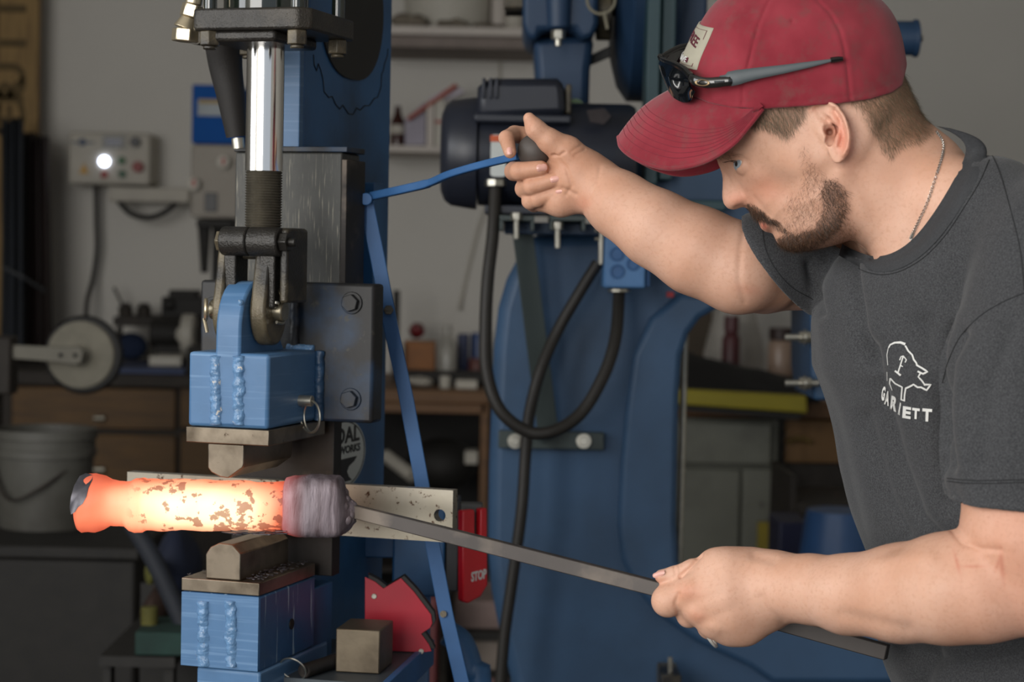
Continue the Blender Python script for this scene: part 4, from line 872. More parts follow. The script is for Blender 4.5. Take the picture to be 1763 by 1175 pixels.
# clutter on the floor between chest and press
cols = ['#1a2238', '#5b5a22', '#16322c', '#3a1d14', '#1b1b1d', '#2a2f3d', '#4f4c1c', '#1d2b3a']
clut = [('tool_bag', 'dark blue fabric tool bag slumped behind the lower dies', 'bag', 250, 925, 330, 1060, 3.9, '#1a2238'),
        ('yellow_strap', 'dull yellow ratchet strap bundle right of the black chest', 'strap', 236, 970, 262, 1020, 3.75, '#5b5a22'),
        ('teal_crate', 'dark teal plastic crate on the floor behind the die holder', 'crate', 232, 1090, 320, 1130, 3.6, '#16322c'),
        ('brown_sack', 'dark brown sack between the chest and the tool bag', 'sack', 238, 1020, 290, 1092, 3.8, '#2b1a12'),
        ('olive_tin', 'olive tin standing on the teal crate', 'tin', 232, 1055, 262, 1089, 3.62, '#4f4c1c')]
for i, (nm, lab, cat, a, b, c, d, Y, colr) in enumerate(clut):
    x0, x1, y0, y1, z0, z1 = pbox(a, b, c, d, Y, .16); cx_, cz = (x0 + x1) / 2, (z0 + z1) / 2
    mb = MB()
    if cat in ('bag', 'sack', 'strap'):
        mb.sphere((cx_, Y + .1, cz), 1, 18, 12, ((x1 - x0) / 2, .08, (z1 - z0) / 2))
        mb.v = [tuple(np.array(p) * [1, 1, 1] + np.array([mnoise.noise(Vector(p) * 14), 0, mnoise.noise(Vector(p) * 11 + Vector((5, 0, 0)))]) * .02) for p in mb.v]
    elif cat == 'tin': mb.cyl((cx_, Y + .06, z0), (cx_, Y + .06, z1), (x1 - x0) / 2, n=24)
    else: mb.box(x0, x1, y0, y1, z0, z1)
    solo(nm, mb, pm(nm + '_stuff', colr, .8, var=.3, scale=12), lab, cat, bevel=.003)
# scrap bench the clutter stands on
solo('scrap_rack', MB().box(W(225, 1100, 3.9)[0], W(345, 1100, 3.9)[0], 3.6, 4.2, W(260, 1131, 3.6)[2] - .02, W(260, 1131, 3.6)[2] - .001).box(W(228, 1100, 3.9)[0], W(240, 1100, 3.9)[0], 3.62, 3.66, 0, W(260, 1131, 3.6)[2] - .02).box(W(325, 1100, 3.9)[0], W(340, 1100, 3.9)[0], 3.62, 3.66, 0, W(260, 1131, 3.6)[2] - .02)
     .box(W(225, 1100, 3.9)[0], W(345, 1100, 3.9)[0], 4.0, 4.02, .1, W(260, 1020, 3.9)[2]), M['dark'], 'low dark rack that carries the floor clutter', 'rack')
solo('slanting_hose', MB().tube(spline([W(225, 900, 3.7), W(262, 960, 3.7), W(300, 1040, 3.7), W(330, 1110, 3.7)], 6), .018, 12), pm('slate_rubber', '#20242c', .7), 'thick dark slate hose slanting down behind the dies', 'hose')

# --- middle: shelves with bucket, bags, books
sh = thing('wall_shelf', 'upper white wall shelf carrying the big white tub', 'shelf', W(790, 70, 7.1), None)
sz1 = W(790, 46, 6.75)[2]
x0, x1 = W(640, 50, 6.75)[0], W(930, 50, 6.75)[0]
part('board', MB().box(x0, x1, 6.75, YB - .002, sz1 - .028, sz1), M['shelfw'], sh, .002)
part('apron_board', MB().box(x0, x1, 6.80, YB - .002, sz1 - .065, sz1 - .0285), pm('shelf_underside', '#7d726b', .7), sh)
sh2 = thing('wall_shelf', 'lower white wall shelf carrying the bottle and leaning papers', 'shelf', W(720, 270, 7.1), None)
sz2 = W(720, 251, 6.85)[2]; x0, x1 = W(640, 250, 6.85)[0], W(765, 250, 6.85)[0]
part('board', MB().box(x0, x1, 6.85, YB - .002, sz2 - .022, sz2), M['shelfw'], sh2, .002)
part('divider', MB().box(*pbox(735, 172, 747, 252, 6.87, .3, zb=sz2)), M['shelfw'], sh2, .002)
tub = thing('paint_tub', 'big white plastic tub on the upper shelf', 'tub', (W(765, 40, 6.95)[0], 6.98, sz1))
tr = (W(850, 20, 6.95)[0] - W(690, 20, 6.95)[0]) / 2; tcx = W(770, 20, 6.95)[0]
part('tub_shell', MB().lathe((tcx, 6.98, sz1 + .001), (0, 0, 1), [(0, tr * .86), (.02, tr * .9), (.28, tr * 1.02), (.29, tr * 1.06), (.32, tr * 1.06)], 48), M['dim_white'], tub)
part('tub_lid', MB().cyl((tcx, 6.98, sz1 + .321), (tcx, 6.98, sz1 + .34), tr * 1.07, n=48), M['shelfw'], tub, .003)
solo('white_canister', MB().lathe((W(858, 30, 6.9)[0], 6.95, sz1 + .001), (0, 0, 1), [(0, .026), (.16, .026), (.17, .02), (.2, .02)], 24), M['shelfw'], 'slim white canister right of the tub', 'canister')
solo('grey_canister', MB().lathe((W(884, 30, 6.9)[0], 6.97, sz1 + .001), (0, 0, 1), [(0, .035), (.19, .035), (.2, .03)], 24), M['putty'], 'grey canister at the right end of the upper shelf', 'canister')
for (a, b, c, lab) in ((672, 738, 26, 'lumpy grey rag at the left of the upper shelf'), (752, 808, 32, 'crumpled tan rag in the middle of the upper shelf'), (815, 868, 38, 'flat pale rag at the right of the upper shelf')):
    x0, x1 = W(a, 40, 6.82)[0], W(b, 40, 6.82)[0]; h = W(700, c, 6.82)[2] - sz1; mb = MB().sphere(((x0 + x1) / 2, 6.79, sz1 + h * .4), 1, 20, 12, ((x1 - x0) / 2, .035, h * .6))
    mb.v = [(p[0], p[1], max(sz1 + .001, p[2] + mnoise.noise(Vector(p) * 30) * .012)) for p in mb.v]
    solo('shop_rag', mb, pm('rag_%d' % a, '#6e665a', .9, var=.3, scale=40), lab, 'rag', 'rags on the upper shelf')
btl = thing('brown_bottle', 'dark red-brown bottle with a pale label on the lower shelf', 'bottle', (W(684, 250, 6.95)[0], 6.95, sz2))
part('bottle_glass', MB().lathe((W(684, 250, 6.95)[0], 6.95, sz2 + .001), (0, 0, 1), [(0, .026), (.085, .026), (.11, .014), (.125, .011), (.14, .011)], 24), pm('amber_glass', '#3a1d18', .2), btl)
part('bottle_label', MB().lathe((W(684, 250, 6.95)[0], 6.95, sz2 + .045), (0, 0, 1), [(0, .0265), (.03, .0265)], 24), M['putty'], btl)
def slab(nm, lab, cat, pts, Y, dep, m): return solo(nm, MB().prism([W(a, b, Y) for a, b in pts], (0, dep, 0)), m, lab, cat, bevel=.002)
slab('leaning_folder', 'pale lilac paper folder leaning against the shelf divider', 'folder', [(697, 250), (697, 205), (733, 174), (733, 250)], 6.9, .05, pm('lilac_paper', '#9c97a3', .7))
slab('tilted_book', 'tilted white booklet with a red edge on top of the divider', 'book', [(735, 170), (752, 180), (800, 158), (784, 144)], 6.9, .08, pm('booklet_paper', '#b9b3bd', .6))
slab('red_file_edge', 'thin red file lying slanted over the leaning folder', 'file', [(700, 203), (703, 208), (788, 149), (784, 143)], 6.86, .03, pm('file_red', '#9c4634', .6))
slab('white_spray_bottle', 'white bottle with a red band right of the divider', 'bottle', [(749, 252), (749, 175), (754, 168), (763, 168), (766, 176), (764, 252)], 6.88, .04, M['dim_white'])
slab('red_bottle_band', 'red band wrapped round the white bottle', 'label', [(748.5, 212), (748.5, 207), (766.5, 207), (766.5, 212)], 6.875, .05, pm('band_red', '#97352f', .5))
solo('power_cable', MB().tube(spline([W(862, 70, 7.24), W(860, 130, 7.24), W(850, 300, 7.24), W(822, 400, 7.24), W(798, 500, 7.24), (W(790, 560, 7.2)[0], 7.22, BT + .2)], 5), .006, 8), M['putty'], 'thin grey cable running down the back wall beside the shelf', 'cable')
# --- middle bench (pine) with clutter
bm_ = thing('pine_bench', 'plain pine workbench between press and hammer', 'workbench', (W(740, 700, 6.6)[0], 6.7, 0))
x0, x1 = W(560, 690, 6.35)[0], W(842, 690, 6.35)[0]; zt = W(750, 673, 6.35)[2]
BT2 = zt
part('bench_top', MB().box(x0, x1, 6.35, YB - .01, zt - .04, zt), M['wood'], bm_, .004)
part('bench_apron', MB().box(x0, x1 - .01, 6.37, 6.40, W(750, 712, 6.37)[2], zt - .041), M['wood'], bm_, .003)
part('leg', MB().box(W(826, 800, 6.37)[0], x1, 6.37, 6.44, 0, zt - .041), M['wood'], bm_, .003)
part('leg', MB().box(x0, x0 + .04, 6.37, 6.44, 0, zt - .041), M['wood'], bm_, .003)
part('lower_shelf', MB().box(x0, x1 - .01, 6.45, YB - .02, .28, .30), M['dark2'], bm_, .003)
part('back_panel', MB().box(x0, x1, YB - .03, YB - .012, .1, zt - .05), M['dark'], bm_)
def onb(nm, lab, cat, px0, py0, px1, Y, m, shape='box', z=None, group=None):
    zb = BT2 + .001 if z is None else z; x0, x1 = W(px0, 640, Y)[0], W(px1, 640, Y)[0]; zt_ = max(W(px0, py0, Y)[2], zb + .012); mb = MB(); d = min(.14, (x1 - x0)); xm = (x0 + x1) / 2; r = (x1 - x0) / 2
    if shape == 'box': mb.box(x0, x1, Y, Y + d, zb, zt_)
    elif shape == 'bottle':
        h = zt_ - zb; mb.lathe((xm, Y + r, zb), (0, 0, 1), [(0, r * .9), (h * .05, r), (h * .6, r), (h * .78, r * .45), (h * .82, r * .35), (h * .82 + .001, r * .42), (h, r * .4)], 24)
    elif shape == 'can': h = zt_ - zb; mb.lathe((xm, Y + r, zb), (0, 0, 1), [(0, r * .96), (h * .04, r), (h * .95, r), (h, r * .9)], 24)
    elif shape == 'lump':
        mb.sphere((xm, Y + .05, zb + (zt_ - zb) * .5), 1, 18, 10, (r, .05, (zt_ - zb) * .5)); mb.v = [(p[0] + mnoise.noise(Vector(p) * 30) * .01, p[1], max(zb, p[2] + mnoise.noise(Vector(p) * 25) * .012)) for p in mb.v]
    return solo(nm, mb, m, lab, cat, group, .002 if shape == 'box' else 0)
onb('black_hammer_head', 'black tool standing at the left end of the pine bench', 'tool', 674, 500, 686, 6.8, M['dark'], 'box')
onb('orange_carton', 'orange and yellow cardboard carton on the pine bench', 'carton', 695, 588, 748, 6.8, pm('orange_card', '#8a5520', .6, var=.25, scale=14), 'box')
onb('red_cap_tool', 'red and dark blue hand tool on top of the orange carton', 'tool', 700, 556, 730, 6.9, pm('tool_red', '#6a1e22', .5), 'lump', z=W(720, 588, 6.8)[2] + .003)
onb('clear_flask', 'clear plastic spray bottle, tallest on the pine bench', 'bottle', 752, 560, 786, 6.7, pm('cloudy_plastic', '#97948c', .3, var=.2, scale=20), 'bottle')
onb('blue_can', 'small blue can right of the spray bottle', 'can', 786, 575, 806, 6.85, pm('can_blue', '#26335a', .4), 'can')
onb('blue_lid_jar', 'jar with blue top near the hammer', 'jar', 808, 574, 838, 6.9, pm('jar_blue', '#27406f', .4), 'can')
onb('rust_red_tin', 'rust-red tin at the right end of the pine bench', 'tin', 806, 618, 834, 6.75, pm('tin_red', '#5a2f28', .5), 'can')
onb('white_rag_pile', 'white crumpled rag at the front of the pine bench', 'rag', 700, 650, 744, 6.45, M['dim_white'], 'lump')
onb('small_white_cup', 'small pale cup below the spray bottle', 'cup', 757, 648, 776, 6.45, M['dim_white'], 'can')
onb('pale_block', 'pale low box beside the small cup', 'box', 785, 655, 822, 6.45, M['putty'], 'box')
onb('black_tray', 'long black tool tray across the pine bench', 'tray', 690, 640, 835, 6.6, M['dark'], 'box')
onb('white_tube', 'slim white tube left of the orange carton', 'tube', 686, 590, 695, 6.75, M['dim_white'], 'can')
# things below the bench
solo('pale_pipe', MB().cyl(W(664, 785, 6.6), W(710, 820, 6.5), .022, n=16), M['putty'], 'pale grey pipe lying slanted under the pine bench', 'pipe')
solo('dark_duffel', MB().sphere(W(760, 800, 6.7), 1, 20, 12, (.12, .1, .09)), M['dark'], 'black duffel lump under the pine bench', 'bag')
solo('grey_tin_box', MB().box(*pbox(800, 778, 822, 800, 6.6, .1)), M['putty'], 'small grey tin beside the bench leg', 'tin', bevel=.003)
# stack of stained boxes low between lever and hammer
pk = ['#7d6b66', '#8a7f76', '#7a5e5c']
x0, x1, y0, y1, z0, z1 = pbox(775, 1030, 860, 1090, 4.9, .3)
zz = W(800, 1030, 4.9)[2]
for i, (a, b, yy0, yy1, lab) in enumerate(((779, 870, 1036, 1088, 'top pale carton of the stack low between lever and hammer'), (790, 872, 1104, 1159, 'middle pale carton of the stack between lever and hammer'), (780, 873, 1167, 1230, 'bottom pale carton of the stack between lever and hammer'))):
    bz0 = pbox(a, yy0, b, yy1, 4.9, .3)
    solo('paint_carton', MB().box(*bz0), pm('carton_%d' % i, pk[i], .7, var=.25, scale=10, spots=('#8a3040', 7, .6, .66)), lab, 'carton', 'stacked pale cartons', .004)
solo('carton_rack', MB().box(*pbox(774, 1089, 884, 1103, 4.85, .4)).box(*pbox(774, 1161, 884, 1166, 4.85, .4)).box(*pbox(768, 1020, 776, 1240, 4.85, .4, zb=0)).box(*pbox(876, 1020, 884, 1240, 4.85, .4, zb=0)).box(*pbox(774, 1231, 884, 1240, 4.85, .4)), M['dark'], 'black rack holding the stacked pale cartons', 'rack')
solo('red_tool_case', MB().box(*pbox(736, 1030, 752, 1180, 4.6, .2, zb=0)), pm('case_red', '#5c1f22', .5), 'narrow dark red case standing on the floor behind the lever', 'case', bevel=.004)
solo('curved_blue_pedal', MB().tube(spline([W(770, 1090, 2.75), W(795, 1110, 2.75), (W(812, 1160, 2.75)[0], 2.75, W(812, 1160, 2.75)[2]), W(825, 1230, 2.75), (W(830, 1230, 2.75)[0], 2.75, .0)], 6), .018, 14), M['blue_col'], 'dark blue curved guard tube beside the press shelf', 'guard')
# --- right bench seen through the hammer's throat
rb_ = thing('cloth_covered_bench', 'wooden bench with drawer seen through the hammer throat', 'workbench', (W(1350, 800, 6)[0], 6.3, 0))
RBT = W(1270, 690, 5.9)[2]
x0, x1 = W(1130, 700, 5.9)[0], W(1700, 700, 5.9)[0]
part('bench_top', MB().box(x0, x1, 5.9, YB - .02, RBT - .05, RBT), M['wood'], rb_, .004)
part('bench_carcass', MB().box(W(1345, 800, 6.0)[0], x1, 6.0, YB - .02, .45, RBT - .051), M['dark2'], rb_)
dr = part('drawer', MB().box(*pbox(1352, 724, 1480, 798, 5.97, .03)), M['drawer_r'], rb_, .004)
part('drawer_pull', MB().tube([W(1358, 762, 5.95), W(1368, 756, 5.94), W(1385, 756, 5.94), W(1396, 762, 5.95)], .008, 8), pm('brass', '#a08a5a', .35, .8), dr)
part('left_leg', MB().box(x0, x0 + .06, 5.95, 6.02, 0, RBT - .051), M['wood'], rb_)
part('back_panel', MB().box(x0, x1, 6.9, 6.92, .05, RBT - .06), M['dark'], rb_)
cl_ = MB(); P = []
nx, ny = 30, 8
cx0, cx1 = W(1160, 640, 5.8)[0], W(1415, 640, 5.8)[0]
for j in range(ny):
    for i in range(nx):
        t_ = i / (nx - 1); x = cx0 + (cx1 - cx0) * t_; y = 5.82 + .35 * j / (ny - 1)
        z = RBT + .03 + (.11 - .09 * t_) * math.sin(min(1, j / 4) * PI / 2) * 1.0 + .018 * mnoise.noise(Vector((x * 9, y * 9, 1)))
        P.append((x, y, z))
n0 = len(P); P += [(x, y, RBT + .002) for x, y, z in P]
F = [(j * nx + i, j * nx + i + 1, (j + 1) * nx + i + 1, (j + 1) * nx + i) for j in range(ny - 1) for i in range(nx - 1)]
F += [(n0 + a, n0 + d, n0 + c, n0 + b) for a, b, c, d in F]
bd_ = [(i, i + 1) for i in range(nx - 1)] + [(j * nx + nx - 1, (j + 1) * nx + nx - 1) for j in range(ny - 1)] + [((ny - 1) * nx + i + 1, (ny - 1) * nx + i) for i in range(nx - 1)] + [((j + 1) * nx, j * nx) for j in range(ny - 1)]
F += [(a, n0 + a, n0 + b, b) for a, b in bd_]
solo('black_cloth', cl_.add(P, F), pm('black_canvas', '#131211', .9, var=.2, scale=20), 'black cloth heaped on the right bench behind the hammer', 'cloth')
yl = [(1160, 670), (1388, 682), (1390, 712), (1160, 696)]
solo('yellow_level', MB().prism([W(a, b, 5.72) for a, b in yl], (0, .05, 0)), pm('level_yellow', '#8f8310', .5, var=.06), 'long yellow spirit level along the right bench edge', 'level', bevel=.004)
solo('level_tray', MB().prism([W(a, b, 5.74) for a, b in [(1160, 697), (1385, 712), (1375, 724), (1160, 706)]], (0, .16, 0)), M['dark'], 'thin black tray under the yellow level', 'tray')
# bottles above the cloth
rz = RBT + .10
solo('wooden_post', MB().box(W(1178, 600, 6.9)[0], W(1228, 600, 6.9)[0], 6.95, 7.0, RBT + .001, W(1200, 520, 6.9)[2]), pm('brown_board', '#4a4136', .8), 'brown board on the wall behind the hammer throat', 'board')
pb = thing('plastic_sack', 'crumpled clear plastic sack on the right bench', 'sack', (W(1262, 620, 6.7)[0], 6.7, RBT))
mb = MB().lathe((W(1262, 620, 6.7)[0], 6.7, RBT + .001), (0, 0, 1), [(0, .10), (.1, .10), (.2, .08), (.30, .05), (.36, .04)], 28)
mb.v = [tuple(np.array(p) + np.array([1, 1, 0]) * mnoise.noise(Vector(p) * 18) * .018) for p in mb.v]
part('sack_film', mb, pm('milky_film', '#a8a49d', .35, var=.12, scale=15), pb)
def lathe_solo(nm, lab, cat, px, Y, zb, prof, m): 
    return solo(nm, MB().lathe((W(px, 620, Y)[0], Y, zb), (0, 0, 1), prof, 24), m, lab, cat)
lathe_solo('red_capped_bottle', 'dark bottle with red cap in front of the plastic sack', 'bottle', 1258, 6.45, RBT + .001, [(0, .03), (.16, .03), (.18, .02), (.185, .024), (.235, .024)], pm('dark_red_plastic', '#4d2226', .4))
jr = thing('glass_jar', 'pale jar with dark brown lid near the hammer bolts', 'jar', (W(1343, 620, 6.3)[0], 6.3, RBT))
part('jar_glass', MB().lathe((W(1343, 620, 6.3)[0], 6.3, RBT + .04), (0, 0, 1), [(0, .036), (.02, .04), (.11, .04), (.125, .033)], 28), pm('peach_glass', '#9b8473', .3, var=.15, scale=15), jr)
part('jar_lid', MB().cyl((W(1343, 620, 6.3)[0], 6.3, RBT + .166), (W(1343, 620, 6.3)[0], 6.3, RBT + .205), .037, n=24), pm('lid_brown', '#33231f', .5), jr, .003)
part('jar_foot', MB().cyl((W(1343, 620, 6.3)[0], 6.3, RBT + .001), (W(1343, 620, 6.3)[0], 6.3, RBT + .039), .034, n=24), M['dark2'], jr)
lathe_solo('tan_jar', 'smaller tan jar right of the peach jar', 'jar', 1374, 6.4, RBT + .001, [(0, .028), (.13, .028), (.14, .022), (.16, .022)], pm('tan_glass', '#8a7263', .4))
# steel cabinet under the bench, left
cb2 = thing('steel_cabinet', 'scuffed grey-white steel cabinet under the right bench', 'cabinet', (W(1255, 900, 5.9)[0], 6.0, 0))
M['scuffed'] = pm('scuffed_grey_enamel', '#6c6d63', .6, var=.12, scale=5, grime=('#4a4a42', 3, .5, .75), spots=('#26231e', 9, .66, .71))
xa, xb = W(1150, 800, 5.85)[0], W(1342, 800, 5.85)[0]
part('carcass', MB().box(xa, xb, 5.9, 6.4, 0, W(1250, 722, 5.9)[2]), M['scuffed'], cb2, .004)
part('drawer_front', MB().box(*pbox(1152, 728, 1328, 800, 5.86, .035)), M['scuffed'], cb2, .006)
part('drawer_front', MB().box(*pbox(1152, 808, 1272, 1100, 5.86, .035)), M['scuffed'], cb2, .006)
part('drawer_front', MB().box(*pbox(1275, 808, 1342, 1100, 5.86, .035)), M['scuffed'], cb2, .006)
solo('yellow_strip', MB().box(*pbox(1304, 900, 1334, 1010, 5.8, .02)), pm('old_yellow', '#8a7a20', .6), 'dull yellow board edge leaning on the steel cabinet', 'board')
# hanging chain
chn = thing('hanging_chain', 'thin dark chain hanging from the right bench', 'chain', W(1345, 900, 5.7))
P0 = W(1345, 715, 5.75)
for i in range(26):
    c_ = P0 + [0.004 * math.sin(i * .4), 0, -.019 * i]
    lk = MB().torus(c_, (0, 1, 0) if i % 2 else (1, 0, 0), .009, .0025, 12, 6)
    lk.v = [(p[0], p[1], c_[2] + (p[2] - c_[2]) * 1.5) for p in lk.v]
    part('link', lk, M['dark'], chn)
# blue barrel, black trays right
lathe_solo('blue_barrel', 'mid blue plastic barrel behind his forearm', 'barrel', 1455, 4.7, 0, [(0, .16), (.02, .17), (W(1455, 893, 4.55)[2] - .02, .085 * 1.0), (W(1455, 893, 4.55)[2], .08), (W(1455, 893, 4.55)[2], .07)], pm('barrel_blue', '#2b4f7c', .45))
solo('dark_blue_bin', MB().box(*pbox(1340, 900, 1392, 1000, 4.9, .2, zb=0)), pm('bin_blue', '#161b3a', .5), 'narrow dark blue bin left of the blue barrel', 'bin', bevel=.005)
solo('black_machine_tray', MB().box(*pbox(1372, 868, 1500, 890, 5.2, .4)).box(*pbox(1360, 820, 1372, 900, 5.2, .4, zb=0)).box(*pbox(1480, 890, 1492, 900, 5.2, .4, zb=0)), M['dark2'], 'dark grey steel tray table in front of the right bench', 'tray', bevel=.003)
solo('pink_rag', MB().sphere(W(1440, 860, 5.4), 1, 14, 8, (.035, .04, .012)), pm('rag_pink', '#7a4648', .9), 'faded pink rag on the dark tray table', 'rag')
part('mint_strip', MB().box(*pbox(1431, 680, 1442, 708, 3.46, .01)), pm('mint_plastic', '#86b39a', .5), ham)  # separate thin mint strip, grouped under the hammer
part('red_tag', MB().box(*pbox(1148, 503, 1160, 512, 3.46, .012)), pm('tag_red', '#a01824', .5), ham)
# ------------------------------------------------------------------ person: implicit surfaces -> continuous meshes
class Field:
    def __init__(s): s.ops = []
    def add(s, f, lo, hi, k=0.0, mode='u'): s.ops.append((f, np.array(lo, float), np.array(hi, float), k, mode)); return s
    def cap(s, a, b, ra, rb=None, k=.01, mode='u', sc=None):
        a, b = np.array(a, float), np.array(b, float); rb = ra if rb is None else rb; d = b - a; L2 = float(d @ d) + 1e-12
        def f(P):
            q_ = P - a; t_ = np.clip(q_ @ d / L2, 0, 1); return np.linalg.norm(q_ - t_[:, None] * d, axis=1) - (ra + (rb - ra) * t_)
        R = max(ra, rb); return s.add(f, np.minimum(a, b) - R, np.maximum(a, b) + R, k, mode)
    def chain(s, pts, k=.01, mode='u'):
        for (a, ra), (b, rb) in zip(pts[:-1], pts[1:]): s.cap(a, b, ra, rb, k, mode)
        return s
    def ell(s, c, ax, r, k=.01, mode='u'):
        """oriented ellipsoid; ax: 3x3 rows = axes"""
        c, A, r = np.array(c, float), np.array(ax, float), np.array(r, float)
        def f(P):
            q_ = (P - c) @ A.T; k0 = np.linalg.norm(q_ / r, axis=1); k1 = np.linalg.norm(q_ / (r * r), axis=1) + 1e-9; return k0 * (k0 - 1) / k1
        R = r.max(); return s.add(f, c - R, c + R, k, mode)
    def __call__(s, P, lo=None, hi=None):
        F = np.full(len(P), .5); km = max(o[3] for o in s.ops)
        for f, l, h, k, mode in s.ops:
            m = km + .004
            if lo is not None and (np.any(l - m > hi) or np.any(h + m < lo)): continue
            d = f(P)
            if mode == 'u':
                if k > 0: hh_ = np.maximum(k - np.abs(F - d), 0) / k; F = np.minimum(F, d) - hh_ * hh_ * k * .25
                else: F = np.minimum(F, d)
            elif mode == 's':
                if k > 0: hh_ = np.maximum(k - np.abs(F + d), 0) / k; F = np.maximum(F, -d) + hh_ * hh_ * k * .25
                else: F = np.maximum(F, -d)
            elif mode == 'i': F = np.maximum(F, d)
            elif mode == '+': F = F + d
        return F
def surface(F, lo, hi, h, n=20, smooth=2, slack=1.0):
    lo, hi = np.array(lo, float), np.array(hi, float); nb = np.ceil((hi - lo) / (h * n)).astype(int); bs = h * n
    I = np.stack(np.meshgrid(*[np.arange(k) for k in nb], indexing='ij'), -1).reshape(-1, 3)
    cen = lo + (I + .5) * bs; act = np.abs(F(cen)) < bs * 1.6 * slack + .012
    I = I[act]; cen = cen[act]; act = np.zeros(len(I), bool)
    for o8 in np.array([[a, b, c] for a in (-1, 1) for b in (-1, 1) for c in (-1, 1)]): act |= np.abs(F(cen + o8 * bs * .25)) < bs * .44 + .02
    I = I[act]; NN = nb * n + 3; g = np.arange(n + 1)
    G = np.stack(np.meshgrid(g, g, g, indexing='ij'), -1).reshape(-1, 3)
    VK, VP, QK = [], [], []
    def key(a): return ((a[..., 0] + 1).astype(np.int64) * NN[1] + a[..., 1] + 1) * NN[2] + a[..., 2] + 1
    off = np.array([[a, b, c] for a in (0, 1) for b in (0, 1) for c in (0, 1)])
    for b in I:
        base = b * n; o0 = lo + base * h; P = o0 + G * h
        f = F(P, o0, o0 + bs).reshape(n + 1, n + 1, n + 1); s_ = f < 0
        if s_.all() or not s_.any(): continue
        cnt = sum(s_[a:n + a, c:n + c, d:n + d].astype(np.int8) for a, c, d in off)
        cells = np.argwhere((cnt > 0) & (cnt < 8))
        if len(cells):
            acc = np.zeros((len(cells), 3)); w_ = np.zeros(len(cells))
            for ax in range(3):
                e_ = np.eye(3, dtype=int)[ax]
                for a in (0, 1):
                    for c in (0, 1):
                        o_ = np.insert(np.array([a, c]), ax, 0); q0 = cells + o_; q1 = q0 + e_
                        f0 = f[q0[:, 0], q0[:, 1], q0[:, 2]]; f1 = f[q1[:, 0], q1[:, 1], q1[:, 2]]; m = (f0 < 0) != (f1 < 0)
                        t_ = np.where(m, f0 / np.where(m, f0 - f1, 1), 0); p = q0 + e_ * t_[:, None]; acc[m] += p[m]; w_[m] += 1
            VP.append(o0 + acc / w_[:, None] * h); VK.append(key(cells + base))
        for ax in range(3):
            sl1 = [slice(0, n)] * 3; sl1[ax] = slice(1, n + 1); A = s_[:n, :n, :n]; B = s_[tuple(sl1)]
            d = np.argwhere(A != B)
            if not len(d): continue
            inside = A[d[:, 0], d[:, 1], d[:, 2]]; u_, w_ = [(1, 2), (2, 0), (0, 1)][ax]
            eu, ew = np.eye(3, dtype=int)[u_], np.eye(3, dtype=int)[w_]; c_ = d + base
            q_ = np.stack([key(c_ - eu - ew), key(c_ - ew), key(c_), key(c_ - eu)], 1)
            q_[~inside] = q_[~inside][:, ::-1]; QK.append(q_)
    VK = np.concatenate(VK); VP = np.concatenate(VP); QK = np.concatenate(QK); o_ = np.argsort(VK); VK = VK[o_]; VP = VP[o_]
    Q = np.searchsorted(VK, QK); ok = (Q < len(VK)).all(1); ok[ok] &= (VK[Q[ok]] == QK[ok]).all(1); print('dropped', (~ok).sum())
    Q = Q[ok]
    for it in range(smooth):
        acc = np.zeros_like(VP); w_ = np.zeros(len(VP))
        for a, b in ((0, 1), (1, 2), (2, 3), (3, 0)):
            for x, y in ((a, b), (b, a)):
                for c in range(3): acc[:, c] += np.bincount(Q[:, x], VP[Q[:, y], c], len(VP))
                w_ += np.bincount(Q[:, x], minlength=len(VP))
        VP = VP + .6 * (acc / np.maximum(w_, 1)[:, None] - VP)
    return VP, Q
def vnormals(V, Q):
    n = np.cross(V[Q[:, 2]] - V[Q[:, 0]], V[Q[:, 3]] - V[Q[:, 1]]); N = np.zeros_like(V)
    for i in range(4):
        for c in range(3): N[:, c] += np.bincount(Q[:, i], n[:, c], len(V))
    return N / (np.linalg.norm(N, axis=1)[:, None] + 1e-12)
def fast_mesh(name, V, Q, m, parent, attrs=None):
    me = bpy.data.meshes.new(name); rl = np.array(rootloc(parent)) if parent else 0; nq = len(Q); w_ = Q.shape[1]
    me.vertices.add(len(V)); me.vertices.foreach_set('co', (V - rl).astype(np.float32).ravel())
    me.loops.add(nq * w_); me.loops.foreach_set('vertex_index', Q.astype(np.int32).ravel())
    me.polygons.add(nq); me.polygons.foreach_set('loop_start', np.arange(0, nq * w_, w_, dtype=np.int32))
    me.update(calc_edges=True); me.validate()
    me.polygons.foreach_set('use_smooth', [True] * len(me.polygons)); me.materials.append(m)
    for k, (typ, arr) in (attrs or {}).items():
        at_ = me.attributes.new(k, typ, 'POINT'); at_.data.foreach_set('color' if typ == 'FLOAT_COLOR' else 'value', np.asarray(arr, np.float32).ravel())
    o = bpy.data.objects.new(name, me); C.objects.link(o)
    if parent: o.parent = parent
    return o
def proj(P):
    q_ = (np.atleast_2d(P) - CAM) @ ROT; return np.stack([CX + FPX * q_[:, 0] / -q_[:, 2], CY - FPX * q_[:, 1] / -q_[:, 2]], 1)
def inpoly(p, poly):
    poly = np.array(poly, float); x, y = p[:, 0], p[:, 1]; c_ = np.zeros(len(p), bool); j = len(poly) - 1
    for i in range(len(poly)):
        xi, yi = poly[i]; xj, yj = poly[j]; m = ((yi > y) != (yj > y)) & (x < (xj - xi) * (y - yi) / (yj - yi + 1e-12) + xi); c_ ^= m; j = i
    return c_
def pdist(p, poly, closed=True):
    poly = np.array(poly, float); n = len(poly); d = np.full(len(p), 1e9)
    for i in range(n if closed else n - 1):
        a, b = poly[i], poly[(i + 1) % n]; e_ = b - a; t_ = np.clip((p - a) @ e_ / (e_ @ e_ + 1e-12), 0, 1); d = np.minimum(d, np.linalg.norm(p - a - t_[:, None] * e_, axis=1))
    return d

